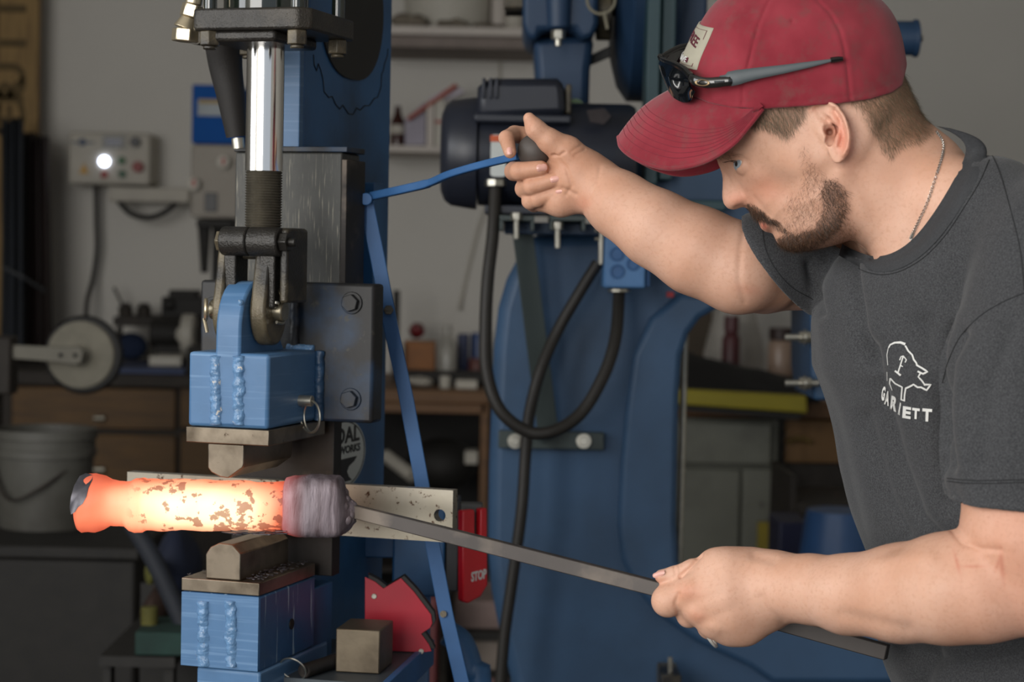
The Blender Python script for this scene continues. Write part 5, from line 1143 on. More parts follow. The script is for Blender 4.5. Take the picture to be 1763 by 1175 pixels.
HFY = 2.0
_h = W(1400, 250, HFY); HF = Frame((_h[0], _h[1], 0), 8.6)
def hu(px, py, v=0): return HF.uw(px, py, v)
SPX = HFY / FPX   # metres per pixel on the head plane
gs = .0008
gu0, gu1, gw0, gw1 = hu(1040, 0)[0], hu(1790, 0)[0], hu(1400, 640)[1], hu(1400, -110)[1]
gu = np.arange(gu0, gu1, gs); gw = np.arange(gw0, gw1, gs)
GU, GW = np.meshgrid(gu, gw, indexing='ij'); GP = np.stack([GU.ravel(), GW.ravel()], 1)
def sdist(poly_px, v=0):
    P = [hu(a, b, v) for a, b in poly_px]
    P = [tuple(p) for p in spline([*P, P[0]], 3)[:-1]]; d = pdist(GP, P); return np.where(inpoly(GP, P), d, -d).reshape(GU.shape)
def rbf(ctrl, sig, v=-.06):
    num = np.zeros(GU.shape); den = np.full(GU.shape, 1e-9)
    for px, py, val in ctrl:
        u, w = hu(px, py, v); g_ = np.exp(-((GU - u) ** 2 + (GW - w) ** 2) / (2 * (sig * SPX) ** 2)) + 1e-7 / ((GU - u) ** 2 + (GW - w) ** 2 + 1e-4); num += g_ * val; den += g_
    return num / den
def brush(px, py, rx, ry, ang, amp, v=-.06):
    u, w = hu(px, py, v); a = math.radians(-ang); du, dw = GU - u, GW - w
    x = du * math.cos(a) + dw * math.sin(a); y = -du * math.sin(a) + dw * math.cos(a)
    return amp * .001 * np.exp(-((x / (rx * SPX)) ** 2 + (y / (ry * SPX)) ** 2))
def line(pts, wd_, amp, v=-.06):
    d = pdist(GP, [hu(a, b, v) for a, b in pts], False).reshape(GU.shape); return amp * .001 * np.exp(-(d / (wd_ * SPX)) ** 2)
def dome(d, R): x = np.clip(d / R, 0, 1); return np.sqrt(np.maximum(1 - (1 - x) ** 2, 0))
def hfield(H, mask):
    """implicit |v| < H(u,w) (mask>0 inside outline); returns f(P)"""
    Hx = np.where(mask > 0, H, mask * 1.0)          # outside: negative distance
    g0, g1 = np.gradient(Hx, gs); G_ = np.sqrt(1 + np.minimum(g0 ** 2 + g1 ** 2, 30))
    def f(P):
        q_ = P - HF.O; u = q_ @ HF.U; v = q_ @ HF.V; w = q_[:, 2]
        fi = np.clip((u - gu0) / gs, 0, len(gu) - 1.001); fj = np.clip((w - gw0) / gs, 0, len(gw) - 1.001); i = fi.astype(int); j = fj.astype(int); a = fi - i; b = fj - j
        def s_(A): return (A[i, j] * (1 - a) + A[i + 1, j] * a) * (1 - b) + (A[i, j + 1] * (1 - a) + A[i + 1, j + 1] * a) * b
        return (np.abs(v) - s_(Hx)) / s_(G_)
    return f
def hfbox(x0, y0, x1, y1, v):
    P = np.array([HF.pt(*[(lambda t_: (t_[0], vv, t_[1]))(hu(a, b)) for _ in (0,)][0]) for a in (x0, x1) for b in (y0, y1) for vv in (-v, v)]); return P.min(0), P.max(0)

EV0 = -.078
# head heights
headpoly = [(1236, 272), (1241, 286), (1256, 304), (1268, 326), (1280, 345), (1285, 354), (1291, 363), (1299, 374), (1305, 379), (1307, 384), (1310, 392), (1318, 399), (1328, 401), (1333, 407), (1338, 417), (1348, 426), (1364, 432), (1385, 432), (1410, 428), (1440, 421), (1464, 414), (1480, 420), (1497, 440), (1520, 520), (1620, 560), (1720, 480), (1708, 360), (1676, 290), (1644, 246), (1610, 219), (1591, 203), (1575, 172), (1556, 130), (1538, 80), (1515, 30), (1480, -8), (1420, -35), (1360, -38), (1300, -20), (1255, 20), (1225, 75), (1213, 130), (1212, 190), (1222, 240)]
dA = sdist(headpoly)
Hm = rbf([(1290, 300, .062), (1350, 250, .068), (1430, 230, .071), (1350, 180, .070), (1500, 150, .071), (1450, 60, .074), (1330, 60, .070), (1425, 340, .064), (1400, 390, .056), (1370, 415, .034), (1345, 405, .029), (1315, 385, .030), (1300, 365, .036), (1290, 345, .042), (1320, 350, .050), (1460, 390, .060), (1500, 350, .060), (1550, 300, .061), (1600, 330, .064), (1540, 430, .064), (1580, 210, .058), (1240, 250, .060), (1240, 150, .062), (1650, 420, .075)], 26)
Rm = rbf([(1240, 260, .060), (1260, 310, .075), (1290, 350, .050), (1310, 380, .034), (1335, 400, .030), (1360, 425, .022), (1410, 420, .022), (1450, 410, .024), (1350, 300, .085), (1400, 100, .080), (1500, 380, .050), (1550, 300, .055), (1600, 250, .05), (1550, 100, .07), (1250, 100, .07)], 28, 0)
H = Hm * dome(dA, Rm)
H += brush(1266, 284, 17, 9, 5, -4.5, -.035) + brush(1250, 268, 16, 6, -12, 2.0, -.03) + brush(1300, 302, 26, 12, 25, 1.8) + brush(1330, 345, 24, 22, 0, 1.2)
H += line([(1299, 340), (1312, 356), (1326, 372)], 5, -1.6, -.04) + line([(1308, 381), (1322, 385), (1338, 389)], 2.6, -2.4, -.025) + brush(1314, 391, 9, 6, 40, 2.2, -.02) + brush(1304, 374, 8, 5, 40, 1.2, -.02)
H += line([(1334, 400), (1352, 402)], 7, -1.5, -.03) + line([(1455, 300), (1480, 360), (1508, 430)], 14, 2.5) + line([(1440, 300), (1444, 350), (1430, 390)], 14, 1.5) + brush(1468, 345, 14, 36, -10, -2.2) + brush(1340, 235, 30, 24, 0, -1.6)
# eye opening with lids
H += line([(1252, 272), (1268, 268.5), (1290, 277)], 1.8, -.9, -.035) + line([(1262, 297), (1280, 300), (1296, 294)], 2.2, -.6, -.035)
EU, EW = hu(1284, 283, -.034); ER, EVv = .0118, .0300
_rho = np.hypot(GU - EU, GW - EW); _ball = EVv + np.sqrt(np.maximum(ER ** 2 - _rho ** 2, 0))
_ap = [(1257, 282.5), (1262, 279.5), (1270, 277.5), (1278, 277.5), (1276, 283), (1270, 288.5), (1263, 286.5)]
_apw = [hu(a, b, -.038) for a, b in _ap]; _d = pdist(GP, _apw).reshape(GU.shape); _in = inpoly(GP, _apw).reshape(GU.shape)
_lid = (_rho < ER) & ~_in; _t = _ball + .0013 + .0006 * np.exp(-(_d / .0013) ** 2)
H = np.where(_lid, np.maximum(H, _t), H); H = np.where(_in, np.minimum(H, _ball - .0022), H)
H += brush(1436, 220, 13, 26, -12, -8, EV0)
F = Field()
lo_, hi_ = hfbox(1180, 620, 1760, -60, .09)
F.add(hfield(H, dA), lo_, hi_, 0)
# nose
nosepoly = [(1236, 272), (1238, 279), (1242, 290), (1244, 304), (1244, 320), (1243.5, 336), (1246, 350), (1253, 358.5), (1264, 361), (1277, 357), (1290, 352), (1299, 344), (1300, 332), (1290, 315), (1276, 298), (1266, 284), (1256, 272), (1244, 266)]
dN = sdist(nosepoly)
NW = rbf([(1240, 275, .0110), (1246, 300, .0095), (1250, 320, .0105), (1252, 345, .0125), (1270, 345, .0170), (1288, 340, .0195), (1270, 320, .0160), (1285, 310, .020), (1262, 290, .014)], 9, -.015)
HN = NW * dome(dN, rbf([(1245, 290, .014), (1250, 340, .012), (1275, 350, .010), (1290, 340, .012)], 14, 0))
HN += line([(1283, 321), (1281, 333), (1288, 345)], 3, -1.6, -.017) + brush(1285, 341, 9, 8, 0, 1.2, -.018) + brush(1270, 355.5, 6.5, 2.6, -18, -5, -.012)
lo_, hi_ = hfbox(1225, 370, 1310, 255, .03)
F.add(hfield(HN, dN), lo_, hi_, .006)
# ear
EV = -.080
earpoly = [(1390, 200), (1391, 186), (1398, 175), (1411, 170), (1426, 173), (1442, 183), (1454, 200), (1462, 221), (1465, 240), (1462, 259), (1456, 272), (1447, 280), (1437, 281), (1429, 272), (1424, 257), (1416, 242), (1405, 227), (1395, 213)]
dE = sdist(earpoly, EV)
u0_, w0_ = hu(1400, 225, EV); u1_, w1_ = hu(1460, 225, EV)
tt_ = np.clip((GU - u0_) / (u1_ - u0_), -.3, 1.2)
HE = .0705 + .019 * tt_ + line([(1396, 190), (1398, 182), (1412, 175), (1426, 178), (1440, 187), (1450, 202), (1457, 221), (1460, 240), (1457, 257), (1450, 269)], 3.6, 4.2, EV)
HE += line([(1436, 190), (1447, 208), (1452, 232), (1446, 252)], 3.6, -3.6, EV) + line([(1424, 197), (1436, 211), (1441, 232), (1438, 252)], 4, 2.6, EV)
HE += line([(1404, 188), (1412, 200), (1426, 208)], 4.5, -8, EV) + brush(1432, 224, 9, 8, 0, -13, EV) + line([(1431, 228), (1427, 243)], 4, -11, EV) + brush(1418, 229, 6, 9, -20, 2.5, EV) + brush(1444, 262, 10, 12, 0, .8, EV)
gE = np.sqrt(1 + np.minimum(sum(g_ ** 2 for g_ in np.gradient(HE, gs)), 6))
def ear_f(P):
    q_ = P - HF.O; u = q_ @ HF.U; v = -np.abs(q_ @ HF.V); w = q_[:, 2]
    i = np.clip(((u - gu0) / gs), 0, len(gu) - 1).astype(int); j = np.clip(((w - gw0) / gs), 0, len(gw) - 1).astype(int)
    d2 = -dE[i, j]; hh_ = HE[i, j]; tk = .0032
    dv = np.abs(-v - hh_ + tk) - tk; dv = dv / gE[i, j]; d = np.maximum(dv + .0015, d2 + .0015)
    return np.where((dv > -.0015) & (d2 > -.0015), np.hypot(np.maximum(dv + .0015, 0), np.maximum(d2 + .0015, 0)) - .0015, d - .0015)
lo_, hi_ = hfbox(1380, 290, 1475, 160, .10)
F.add(ear_f, lo_, hi_, .004)
# ear stalk
for sv_ in (-1, 1):
    F.cap(HF.pt(*[hu(1412, 205, EV)[0], sv_ * .064, hu(1412, 205, EV)[1]]), HF.pt(*[hu(1432, 250, EV)[0], sv_ * .064, hu(1432, 250, EV)[1]]), .008, .007, .008)
for sv_ in (-1, 1):
    for pts_, r_ in (([(1402, 187), (1409, 197), (1423, 207)], .0030), ([(1427, 221), (1436, 224), (1436, 232), (1430, 243)], .0050)):
        P_ = [hu(*p, EV) for p in pts_]; vv = .0770 if r_ < .004 else .0760
        F.chain([(HF.pt(p[0], sv_ * vv, p[1]), r_) for p in P_], .0025, 's')
    a = hu(1428, 226, EV); F.cap(HF.pt(a[0], sv_ * .095, a[1]), HF.pt(a[0] + .0, sv_ * .062, a[1]), .0042, .003, .003, 's')
# neck and slim shoulder core inside the shirt
def K(px, py, Y, r): return (W(px, py, Y), r * Y / FPX)
F.chain([K(1590, 430, 2.02, 60), K(1690, 700, 2.02, 60), K(1760, 1150, 2.02, 60)], .03)
F.chain([K(1470, 425, 2.20, 48), K(1590, 440, 2.02, 60), K(1790, 500, 1.86, 70)], .03)
F.chain([K(1585, 330, 1.975, 58), K(1650, 350, 1.93, 66), K(1740, 410, 1.88, 78)], .02)
# right (far) arm
F.chain([K(1480, 420, 2.20, 62), K(1390, 452, 2.20, 74), K(1315, 462, 2.17, 79)], .02)
F.chain([K(1318, 463, 2.15, 74), K(1272, 462, 2.125, 78), K(1200, 432, 2.13, 76), K(1130, 394, 2.14, 67), K(1066, 352, 2.16, 57), K(1014, 313, 2.18, 46)], .006)
# right hand around the ball of the lever
RH = 2.19
F.chain([K(1020, 317, RH, 45), K(988, 302, RH - .005, 44), K(968, 300, RH, 34)], .014)
F.chain([K(1000, 335, RH, 32), K(965, 345, RH - .005, 27), K(932, 345, RH + .01, 20)], .008)                 # heel under the little finger
F.chain([K(1005, 292, RH - .015, 34), K(975, 262, RH - .02, 27), K(947, 243, RH - .025, 19.5), K(922, 222, RH - .028, 15.5), K(911, 204, RH - .03, 10.5)], .007)     # thumb
F.chain([K(985, 262, RH + .025, 22), K(930, 238, RH + .04, 18), K(886, 231, RH + .025, 14.5)], .006)
F.chain([K(886, 231, RH + .025, 14.5), K(872, 238, RH - .002, 13.5), K(878, 262, RH - .022, 11)], .002)
F.chain([K(955, 300, RH + .035, 24), K(905, 296, RH + .035, 17)], .01)
F.chain([K(905, 296, RH + .035, 17), K(885, 295, RH + .008, 16.5), K(893, 295, RH - .014, 16), K(931, 290, RH - .022, 13.5)], .0015)
F.chain([K(960, 330, RH + .03, 24), K(915, 326, RH + .03, 17)], .01)
F.chain([K(915, 326, RH + .03, 17), K(903, 325, RH + .005, 16.5), K(915, 321, RH - .014, 15.5), K(955, 309, RH - .022, 12.5)], .0015)
F.chain([K(920, 350, RH + .02, 16), K(913, 346, RH + .0, 15), K(925, 343, RH - .010, 14), K(960, 331, RH - .016, 10)], .0015)
# left (near) arm
F.chain([K(1800, 560, 1.86, 95), K(1768, 800, 1.80, 108), K(1772, 925, 1.78, 108), K(1785, 985, 1.78, 104)], .02)
F.chain([K(1770, 1002, 1.78, 93), K(1690, 1008, 1.79, 98), K(1630, 1014, 1.80, 95), K(1550, 1022, 1.83, 84), K(1460, 1024, 1.87, 68), K(1395, 1015, 1.90, 58.5), K(1335, 1012, 1.925, 57)], .008)
# left hand on the bar
LH = 1.94
F.chain([K(1340, 1013, LH - .005, 54), K(1300, 1010, LH, 50)], .02)
F.chain([K(1310, 1000, LH, 40), K(1250, 990, LH - .005, 34), K(1192, 1014, LH - .002, 25)], .02)   # index metacarpal
F.chain([K(1310, 1020, LH, 42), K(1250, 1030, LH - .010, 34), K(1200, 1046, LH - .004, 25)], .018)
F.chain([K(1310, 1040, LH, 38), K(1262, 1060, LH - .006, 32), K(1226, 1072, LH - .002, 24)], .018)
F.chain([K(1310, 1050, LH + .005, 36), K(1280, 1076, LH + .004, 29), K(1256, 1084, LH + .006, 24)], .018)
F.chain([K(1288, 975, LH + .01, 27), K(1228, 972, LH + .005, 24)], .016)
F.chain([K(1235, 974, LH + .005, 21), K(1192, 981, LH + .008, 17.5), K(1160, 990, LH + .012, 14), K(1139, 993, LH + .012, 12)], .003)   # thumb
F.chain([K(1192, 1016, LH - .002, 26), K(1150, 1035, LH + .006, 26.5), K(1147, 1036, LH + .02, 25)], .006)
F.chain([K(1147, 1036, LH + .02, 22), K(1152, 1022, LH + .048, 17), K(1180, 1006, LH + .064, 14)], .004)
F.chain([K(1200, 1048, LH - .002, 25), K(1186, 1060, LH + .012, 20), K(1184, 1050, LH + .045, 17), K(1205, 1022, LH + .064, 14)], .005)
F.chain([K(1226, 1074, LH, 23), K(1222, 1080, LH + .015, 20), K(1220, 1068, LH + .045, 17), K(1235, 1035, LH + .064, 14)], .005)
F.chain([K(1256, 1085, LH + .006, 22), K(1252, 1090, LH + .018, 17), K(1250, 1078, LH + .045, 15), K(1262, 1050, LH + .062, 12)], .005)
PERS = W(1700, 900, 2.0) * np.array([1, 1, 0])
person = thing('person', 'man in red cap and grey T-shirt holding the lever and the bar', 'person', PERS)
BV, BQ = surface(F, W(850, 1175, 2.1) + [-.02, -.5, -.35], W(1830, -60, 2.1) + [.25, .45, .06], .00125, 24, 2)
print('body', len(BV), len(BQ))
BN = vnormals(BV, BQ); BP = proj(BV)
# creases and knuckles pressed into the visible skin
_nr = (BN * (CAM - BV)).sum(1) > 0
def bc(pts, wd_, amp): return amp * .001 * np.exp(-(pdist(BP[_sel], pts, False) / wd_) ** 2) * _nr[_sel]
_sel = np.nonzero((BP[:, 0] < 1763) & (_nr) & ((BP[:, 1] > 150)))[0]; _d = np.zeros(len(_sel))
for pts, wd_, amp in [([(1207, 955), (1190, 975), (1171, 993)], 3, -3), ([(1168, 1056), (1163, 1040), (1168, 1024)], 4, -1.8), ([(1160, 976), (1163, 990)], 1.6, -.8), ([(1168, 974), (1171, 986)], 1.6, -.7), ([(1180, 1020), (1190, 1016)], 12, 1.6), ([(1196, 1058), (1202, 1062)], 10, 1.5), ([(1228, 1080), (1234, 1084)], 9, 1.3),
                      ([(1190, 1040), (1240, 1022)], 8, -.6), ([(1212, 1070), (1262, 1048)], 8, -.5), ([(1640, 915), (1656, 935), (1685, 945), (1722, 948)], 5, -1.6), ([(1660, 900), (1690, 925), (1740, 935)], 12, .8), ([(1283, 385), (1275, 430), (1272, 480), (1282, 520)], 6, -.9),
                      ([(951, 268), (962, 269), (972, 262)], 2.2, -1.6), ([(1003, 372), (1010, 345), (1028, 318), (1033, 290)], 4, -.7), ([(955, 268), (975, 290), (985, 320), (975, 335)], 4, -1.3), ([(968, 325), (990, 335)], 4, -1.5), ([(983, 262), (1000, 250)], 2, -.8), ([(989, 268), (1007, 258)], 2, -.8), ([(1345, 1072), (1320, 1052), (1310, 1030)], 8, -1.5), ([(1300, 957), (1330, 965)], 10, -1.5), ([(1450, 1060), (1560, 1085)], 14, -2.0), ([(1500, 970), (1600, 960)], 14, 1.5)]: _d += bc(pts, wd_, amp)
BV[_sel] += BN[_sel] * _d[:, None]; BN = vnormals(BV, BQ)
# --- skin tint: redness, brows, lips, stubble, some painted shade
q_ = BV - HF.O; bu, bv, bw = q_ @ HF.U, q_ @ HF.V, q_[:, 2]
MP = proj(np.array(HF.O) + np.outer(bu, HF.U) + np.outer(-np.abs(bv), HF.V) + np.stack([0 * bw, 0 * bw, bw], 1))   # pixel on the near side
tint = np.ones((len(BV), 4))
def dab(px, py, rx, ry, ang, col, amt, hand=False):
    P_ = BP if hand else MP; a = math.radians(ang); d = P_ - [px, py]; x = d[:, 0] * math.cos(a) + d[:, 1] * math.sin(a); y = -d[:, 0] * math.sin(a) + d[:, 1] * math.cos(a)
    g_ = (amt * np.exp(-((x / rx) ** 2 + (y / ry) ** 2)))[:, None]
    if not hand: g_ = g_ * (np.abs(bv) < .12)[:, None]
    tint[:, :3] = tint[:, :3] * (1 - g_) + np.array(col) * g_
RED = (1.0, .66, .60)
dab(1270, 345, 26, 18, 0, RED, .55); dab(1318, 325, 34, 24, 20, RED, .45); dab(1448, 235, 16, 42, -15, (1, .60, .55), .75); dab(1400, 182, 12, 10, 0, RED, .4)
dab(1315, 389, 10, 7, 40, (.85, .42, .42), .95); dab(1304, 377, 7, 4, 40, (.85, .45, .45), .8)
dab(1432, 232, 7, 12, 0, (.45, .26, .2), .6)  # ear hollow darkened, its shade painted into the tint
for pts in ((1185, 1020, 22, 18), (1200, 1062, 16, 12), (1130, 1000, 12, 10)): dab(*pts, 0, (1, .72, .64), .5, True)
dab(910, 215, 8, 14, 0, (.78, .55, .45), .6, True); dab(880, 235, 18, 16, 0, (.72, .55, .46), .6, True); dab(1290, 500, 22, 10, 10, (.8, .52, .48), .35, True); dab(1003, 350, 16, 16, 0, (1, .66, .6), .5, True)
dab(985, 240, 60, 50, 0, (.9, .78, .68), .5, True); dab(925, 290, 90, 90, 0, (.80, .72, .66), .75, True); dab(925, 290, 50, 60, 0, (.85, .75, .68), .4, True)  # right hand darkened: dirt, plus weaker light there painted into the tint
arms_red = np.clip((BP[:, 0] - 1600) / 150, 0, 1) * (BP[:, 1] > 840); tint[:, :3] = tint[:, :3] * (1 - .35 * arms_red[:, None]) + np.array([1, .72, .66]) * .35 * arms_red[:, None]
dab(1725, 975, 4, 26, -5, (.75, .42, .38), .6, True); dab(1718, 972, 3, 12, 20, (.75, .42, .38), .5, True); dab(1648, 970, 3, 18, -15, (.85, .5, .45), .6, True); dab(1675, 976, 20, 2.5, 0, (.85, .5, .45), .5, True); dab(1540, 955, 30, 9, -25, (.62, .58, .52), .5, True)
beard = [(1384, 246), (1396, 252), (1404, 275), (1420, 292), (1440, 300), (1462, 320), (1470, 345), (1466, 372), (1480, 400), (1476, 416), (1455, 428), (1420, 440), (1360, 440), (1336, 428), (1330, 405), (1341, 398), (1344, 388), (1328, 380), (1312, 376), (1298, 376), (1280, 362), (1280, 350), (1296, 348), (1318, 366), (1340, 378), (1352, 372), (1346, 352), (1356, 330), (1376, 320), (1378, 290), (1374, 262)]
beardcore = [(1418, 306), (1440, 308), (1458, 330), (1456, 370), (1440, 400), (1400, 432), (1360, 436), (1338, 424), (1336, 408), (1350, 402), (1352, 392), (1330, 384), (1300, 376), (1282, 360), (1286, 350), (1318, 368), (1344, 390), (1370, 400), (1400, 390), (1416, 360), (1410, 330)]
hairpoly = [(1282, 216), (1304, 182), (1390, 176), (1392, 180), (1386, 205), (1372, 222), (1352, 240), (1338, 232), (1315, 222)]
hairback = [(1448, 166), (1500, 161), (1545, 140), (1552, 100), (1562, 95), (1600, 150), (1604, 230), (1585, 250), (1560, 250), (1535, 275), (1515, 262), (1505, 235), (1492, 215), (1478, 190)]
headreg = (np.abs(bv) < .10) & (BP[:, 1] < 470)
def soft(poly, w_): d = pdist(MP, poly); s_ = np.where(inpoly(MP, poly), d, -d); return np.clip(s_ / w_ + .3, 0, 1) * headreg
def blend(m, col): tint[:, :3] = tint[:, :3] * (1 - m[:, None]) + np.array(col) * m[:, None]
blend(soft(beard, 14) * .25, (.62, .52, .45)); blend(soft(beardcore, 12) * .6, (.38, .29, .24)); blend(soft(hairpoly, 10) * .7, (.40, .35, .29)); blend(soft(hairback, 20) * .7, (.40, .35, .29))
blend(soft([(1224, 268), (1240, 258), (1262, 262), (1280, 266), (1262, 268), (1240, 276)], 4) * .5, (.5, .4, .34))
def skinmat(name):
    t = NT(name); at = t.n('ShaderNodeAttribute', attribute_name='skin_tint')
    n1 = t.noise(16, 4); n2 = t.noise(260, 3); c1 = t.mix(t.ramp(n1, .35, .65), lin('#cc9c82'), lin('#d6ab94')); c2 = t.mix(t.ramp(n2, .5, .9), c1, lin('#c4957b'))
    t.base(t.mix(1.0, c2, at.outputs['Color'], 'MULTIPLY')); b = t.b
    b.inputs['Roughness'].default_value = .52; b.inputs['Specular IOR Level'].default_value = .35
    b.inputs['Subsurface Weight'].default_value = .12; b.inputs['Subsurface Radius'].default_value = (.010, .004, .002); b.inputs['Subsurface Scale'].default_value = .6
    t.bump(t.math('ADD', t.math('MULTIPLY', t.noise(420, 4), .6), t.noise(120, 3)), .22, .0007); return t.m
M['skin'] = skinmat('skin')
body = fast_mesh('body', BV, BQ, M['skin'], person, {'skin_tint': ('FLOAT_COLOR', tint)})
btree = BVHTree.FromPolygons([tuple(v) for v in BV], [tuple(q) for q in BQ[::1]])
def cast(px, py, tree=None, off=0.0):
    d = ray(px, py); d = d / np.linalg.norm(d); h = (tree or btree).ray_cast(Vector(CAM), Vector(d))
    if h[0] is None: return None, None
    n = np.array(h[1]); n = n if n @ d < 0 else -n
    return np.array(h[0]) + n * off, n
# --- eye
ec = HF.pt(EU, -EVv, EW); gaze = -HF.U * .80 - HF.V * .60 + np.array([0, 0, -.02]); gaze /= np.linalg.norm(gaze)
for s_ in (-1, 1):
    if s_ > 0: gaze = -HF.U * .95 - HF.V * .3; gaze /= np.linalg.norm(gaze)
    e0 = ec if s_ < 0 else HF.pt(EU, EVv, EW)
    ey = part('eyeball', MB().sphere(e0, ER, 28, 18), pm('eye_white_%d' % (s_ + 1), '#cfc8c0', .15, var=.03, coat=.6), person)
    part('iris', MB().lathe(e0 + gaze * .0102, gaze, [(0, .0062), (.0008, .0058), (.0013, .0045), (.0014, .002)], 24), pm('iris_grey_blue_%d' % (s_ + 1), '#8f9aa0', .12, var=.2, scale=300, coat=.8), ey)
    part('pupil', MB().lathe(e0 + gaze * .0114, gaze, [(0, .0024), (.0004, .0022)], 16), M['black'], ey)
# --- nails
nail_m = pm('fingernail', '#d9a597', .35, var=.06, scale=60, coat=.3)
def nail(px, py, rx, ry, ang):
    c_, n = cast(px, py)
    if c_ is None: return
    a = math.radians(ang); T1 = np.array(W(px + 10 * math.cos(a), py + 10 * math.sin(a), c_[1])) - np.array(W(px, py, c_[1])); T1 -= n * (T1 @ n); T1 /= np.linalg.norm(T1); T2 = np.cross(n, T1)
    s_ = c_[1] / FPX; V_ = []; nr, na = 4, 20
    for i in range(nr + 1):
        for k in range(na):
            b = 2 * PI * k / na; r = i / nr; x = rx * s_ * r * math.copysign(abs(math.cos(b)) ** .7, math.cos(b)); y = ry * s_ * r * math.copysign(abs(math.sin(b)) ** .7, math.sin(b))
            V_.append(c_ + T1 * x + T2 * y + n * (.0009 - .45 * (y * y) / (ry * s_) - .0008 * r ** 6))
    F_ = [(i * na + k, i * na + (k + 1) % na, (i + 1) * na + (k + 1) % na, (i + 1) * na + k) for i in range(nr) for k in range(na)]
    part('fingernail', MB().add(V_, F_), nail_m, person, sharp=80)
for a in ((877, 260, 7, 5.5, 85), (933, 289, 9.5, 7, -10), (956, 309, 9, 6.5, -12), (962, 330, 7, 4.5, -12), (1134, 988, 12, 6, -5)): nail(*a)
# --- hair strands
def strands(name, roots, m, parent, seed):
    """roots: list of (point, normal, comb direction, length, width)"""
    rs = np.random.default_rng(seed); V_, Q_ = [], []
    for p, n, d, L_, w_ in roots:
        side_ = np.cross(n, d) + rs.normal(0, .3, 3); side_ /= np.linalg.norm(side_) + 1e-9; i0 = len(V_)
        j = rs.normal(0, .25, 3); lift = rs.uniform(.25, .8)
        for t_, ww in ((0, 1), (.45, .8), (1.0, .15)):
            pt_ = p - n * .0006 + (n * lift * t_ * (1 - .45 * t_) + d * t_ * (.5 + .5 * t_) + j * t_ * t_) * L_
            V_ += [pt_ - side_ * w_ * ww, pt_ + side_ * w_ * ww]
        Q_ += [(i0, i0 + 1, i0 + 3, i0 + 2), (i0 + 2, i0 + 3, i0 + 5, i0 + 4)]
    return fast_mesh(name, np.array(V_), np.array(Q_), m, parent)
def pick(mask, n, seed, poly=None, wd_=10):
    idx = np.nonzero(mask)[0]; rs = np.random.default_rng(seed); p = None
    if poly is not None: w_ = np.clip(pdist(MP[idx], poly) / wd_, .04, 1) ** 1.3; p = w_ / w_.sum()
    return rs.choice(idx, min(n, int(len(idx) * .85)), replace=False, p=p)
def comb(i, dpx):
    """image-space comb direction to 3-D tangent"""
    sgn = 1; D = HF.U * dpx[0] - np.array([0, 0, 1.]) * dpx[1]; n = BN[i]; D = D - n * (D @ n); return D / (np.linalg.norm(D) + 1e-9)
M['beard'] = pm('beard_hair', '#3b2a1c', .55, var=.3, scale=90); M['beard2'] = pm('cheek_hair', '#6a4930', .55, var=.3, scale=90); M['hair'] = pm('short_hair', '#6b5f4a', .55, var=.3, scale=120)
R_ = []
inb = inpoly(MP, beard) & headreg; inc = inpoly(MP, beardcore) & headreg
for i in pick(inb, 8000, 1, beard, 14): R_.append((BV[i], BN[i], comb(i, (rng.normal(.1, .7), 1)), rng.uniform(.003, .0065), .00009))
strands('cheek_beard', R_, M['beard2'], person, 33)['kind'] = 'stuff'; R_ = []
for i in pick(inc, 20000, 2, beardcore, 9):
    dd = (-.1 + rng.normal(0, .6), 1)
    if MP[i, 0] > 1400: dd = (.5 + rng.normal(0, .6), .9)
    if MP[i, 1] < 395 and MP[i, 0] < 1345: dd = (.35 + rng.normal(0, .12), .9)
    R_.append((BV[i], BN[i], comb(i, dd), rng.uniform(.004, .0085), .00015))
mst = inpoly(MP, [(1279, 352), (1290, 347), (1300, 351), (1318, 366), (1338, 380), (1352, 392), (1346, 398), (1330, 388), (1312, 379), (1298, 377), (1286, 368)]) & headreg
for i in pick(mst, 3800, 12): R_.append((BV[i] - BN[i] * .0004, BN[i], comb(i, (.55 + rng.normal(0, .14), .85)), rng.uniform(.006, .0095), .00018))
strands('beard', R_, M['beard'], person, 3)['kind'] = 'stuff'
R_ = []
h1 = inpoly(MP, hairpoly) & headreg; h2 = inpoly(MP, hairback) & headreg
for i in pick(h1, 11000, 4, hairpoly, 6): R_.append((BV[i], BN[i], comb(i, (.35 + rng.normal(0, .15), .9)), rng.uniform(.005, .009), .00012))
for i in pick(h2, 26000, 5, hairback, 16): R_.append((BV[i], BN[i], comb(i, (.3 + rng.normal(0, .15), .95)), rng.uniform(.004, .009), .00012))
strands('hair', R_, M['hair'], person, 6)['kind'] = 'stuff'
R_ = []
eb = inpoly(MP, [(1222, 270), (1238, 259), (1258, 262), (1278, 267), (1262, 270), (1242, 277)]) & headreg
for i in pick(eb, 500, 7): R_.append((BV[i], BN[i], comb(i, (.8, -.2 + rng.normal(0, .2))), rng.uniform(.004, .007), .00012))
strands('eyebrows', R_, M['beard'], person, 8)['kind'] = 'stuff'
mb = MB()
for k in range(22):
    a, n = cast(1254 + k * .9, 278.5 - 2.2 * math.sin(k / 21 * PI) - .5, off=.0004)
    if a is not None and abs(a[1] - ec[1]) < .04: mb.tube([a, a + np.array([-.0035, -.001, -.0012]), a + np.array([-.006, -.001, -.0010])], [.00012, .0001, .00003], 4)
part('eyelashes', mb, M['beard'], person, stuff=True)
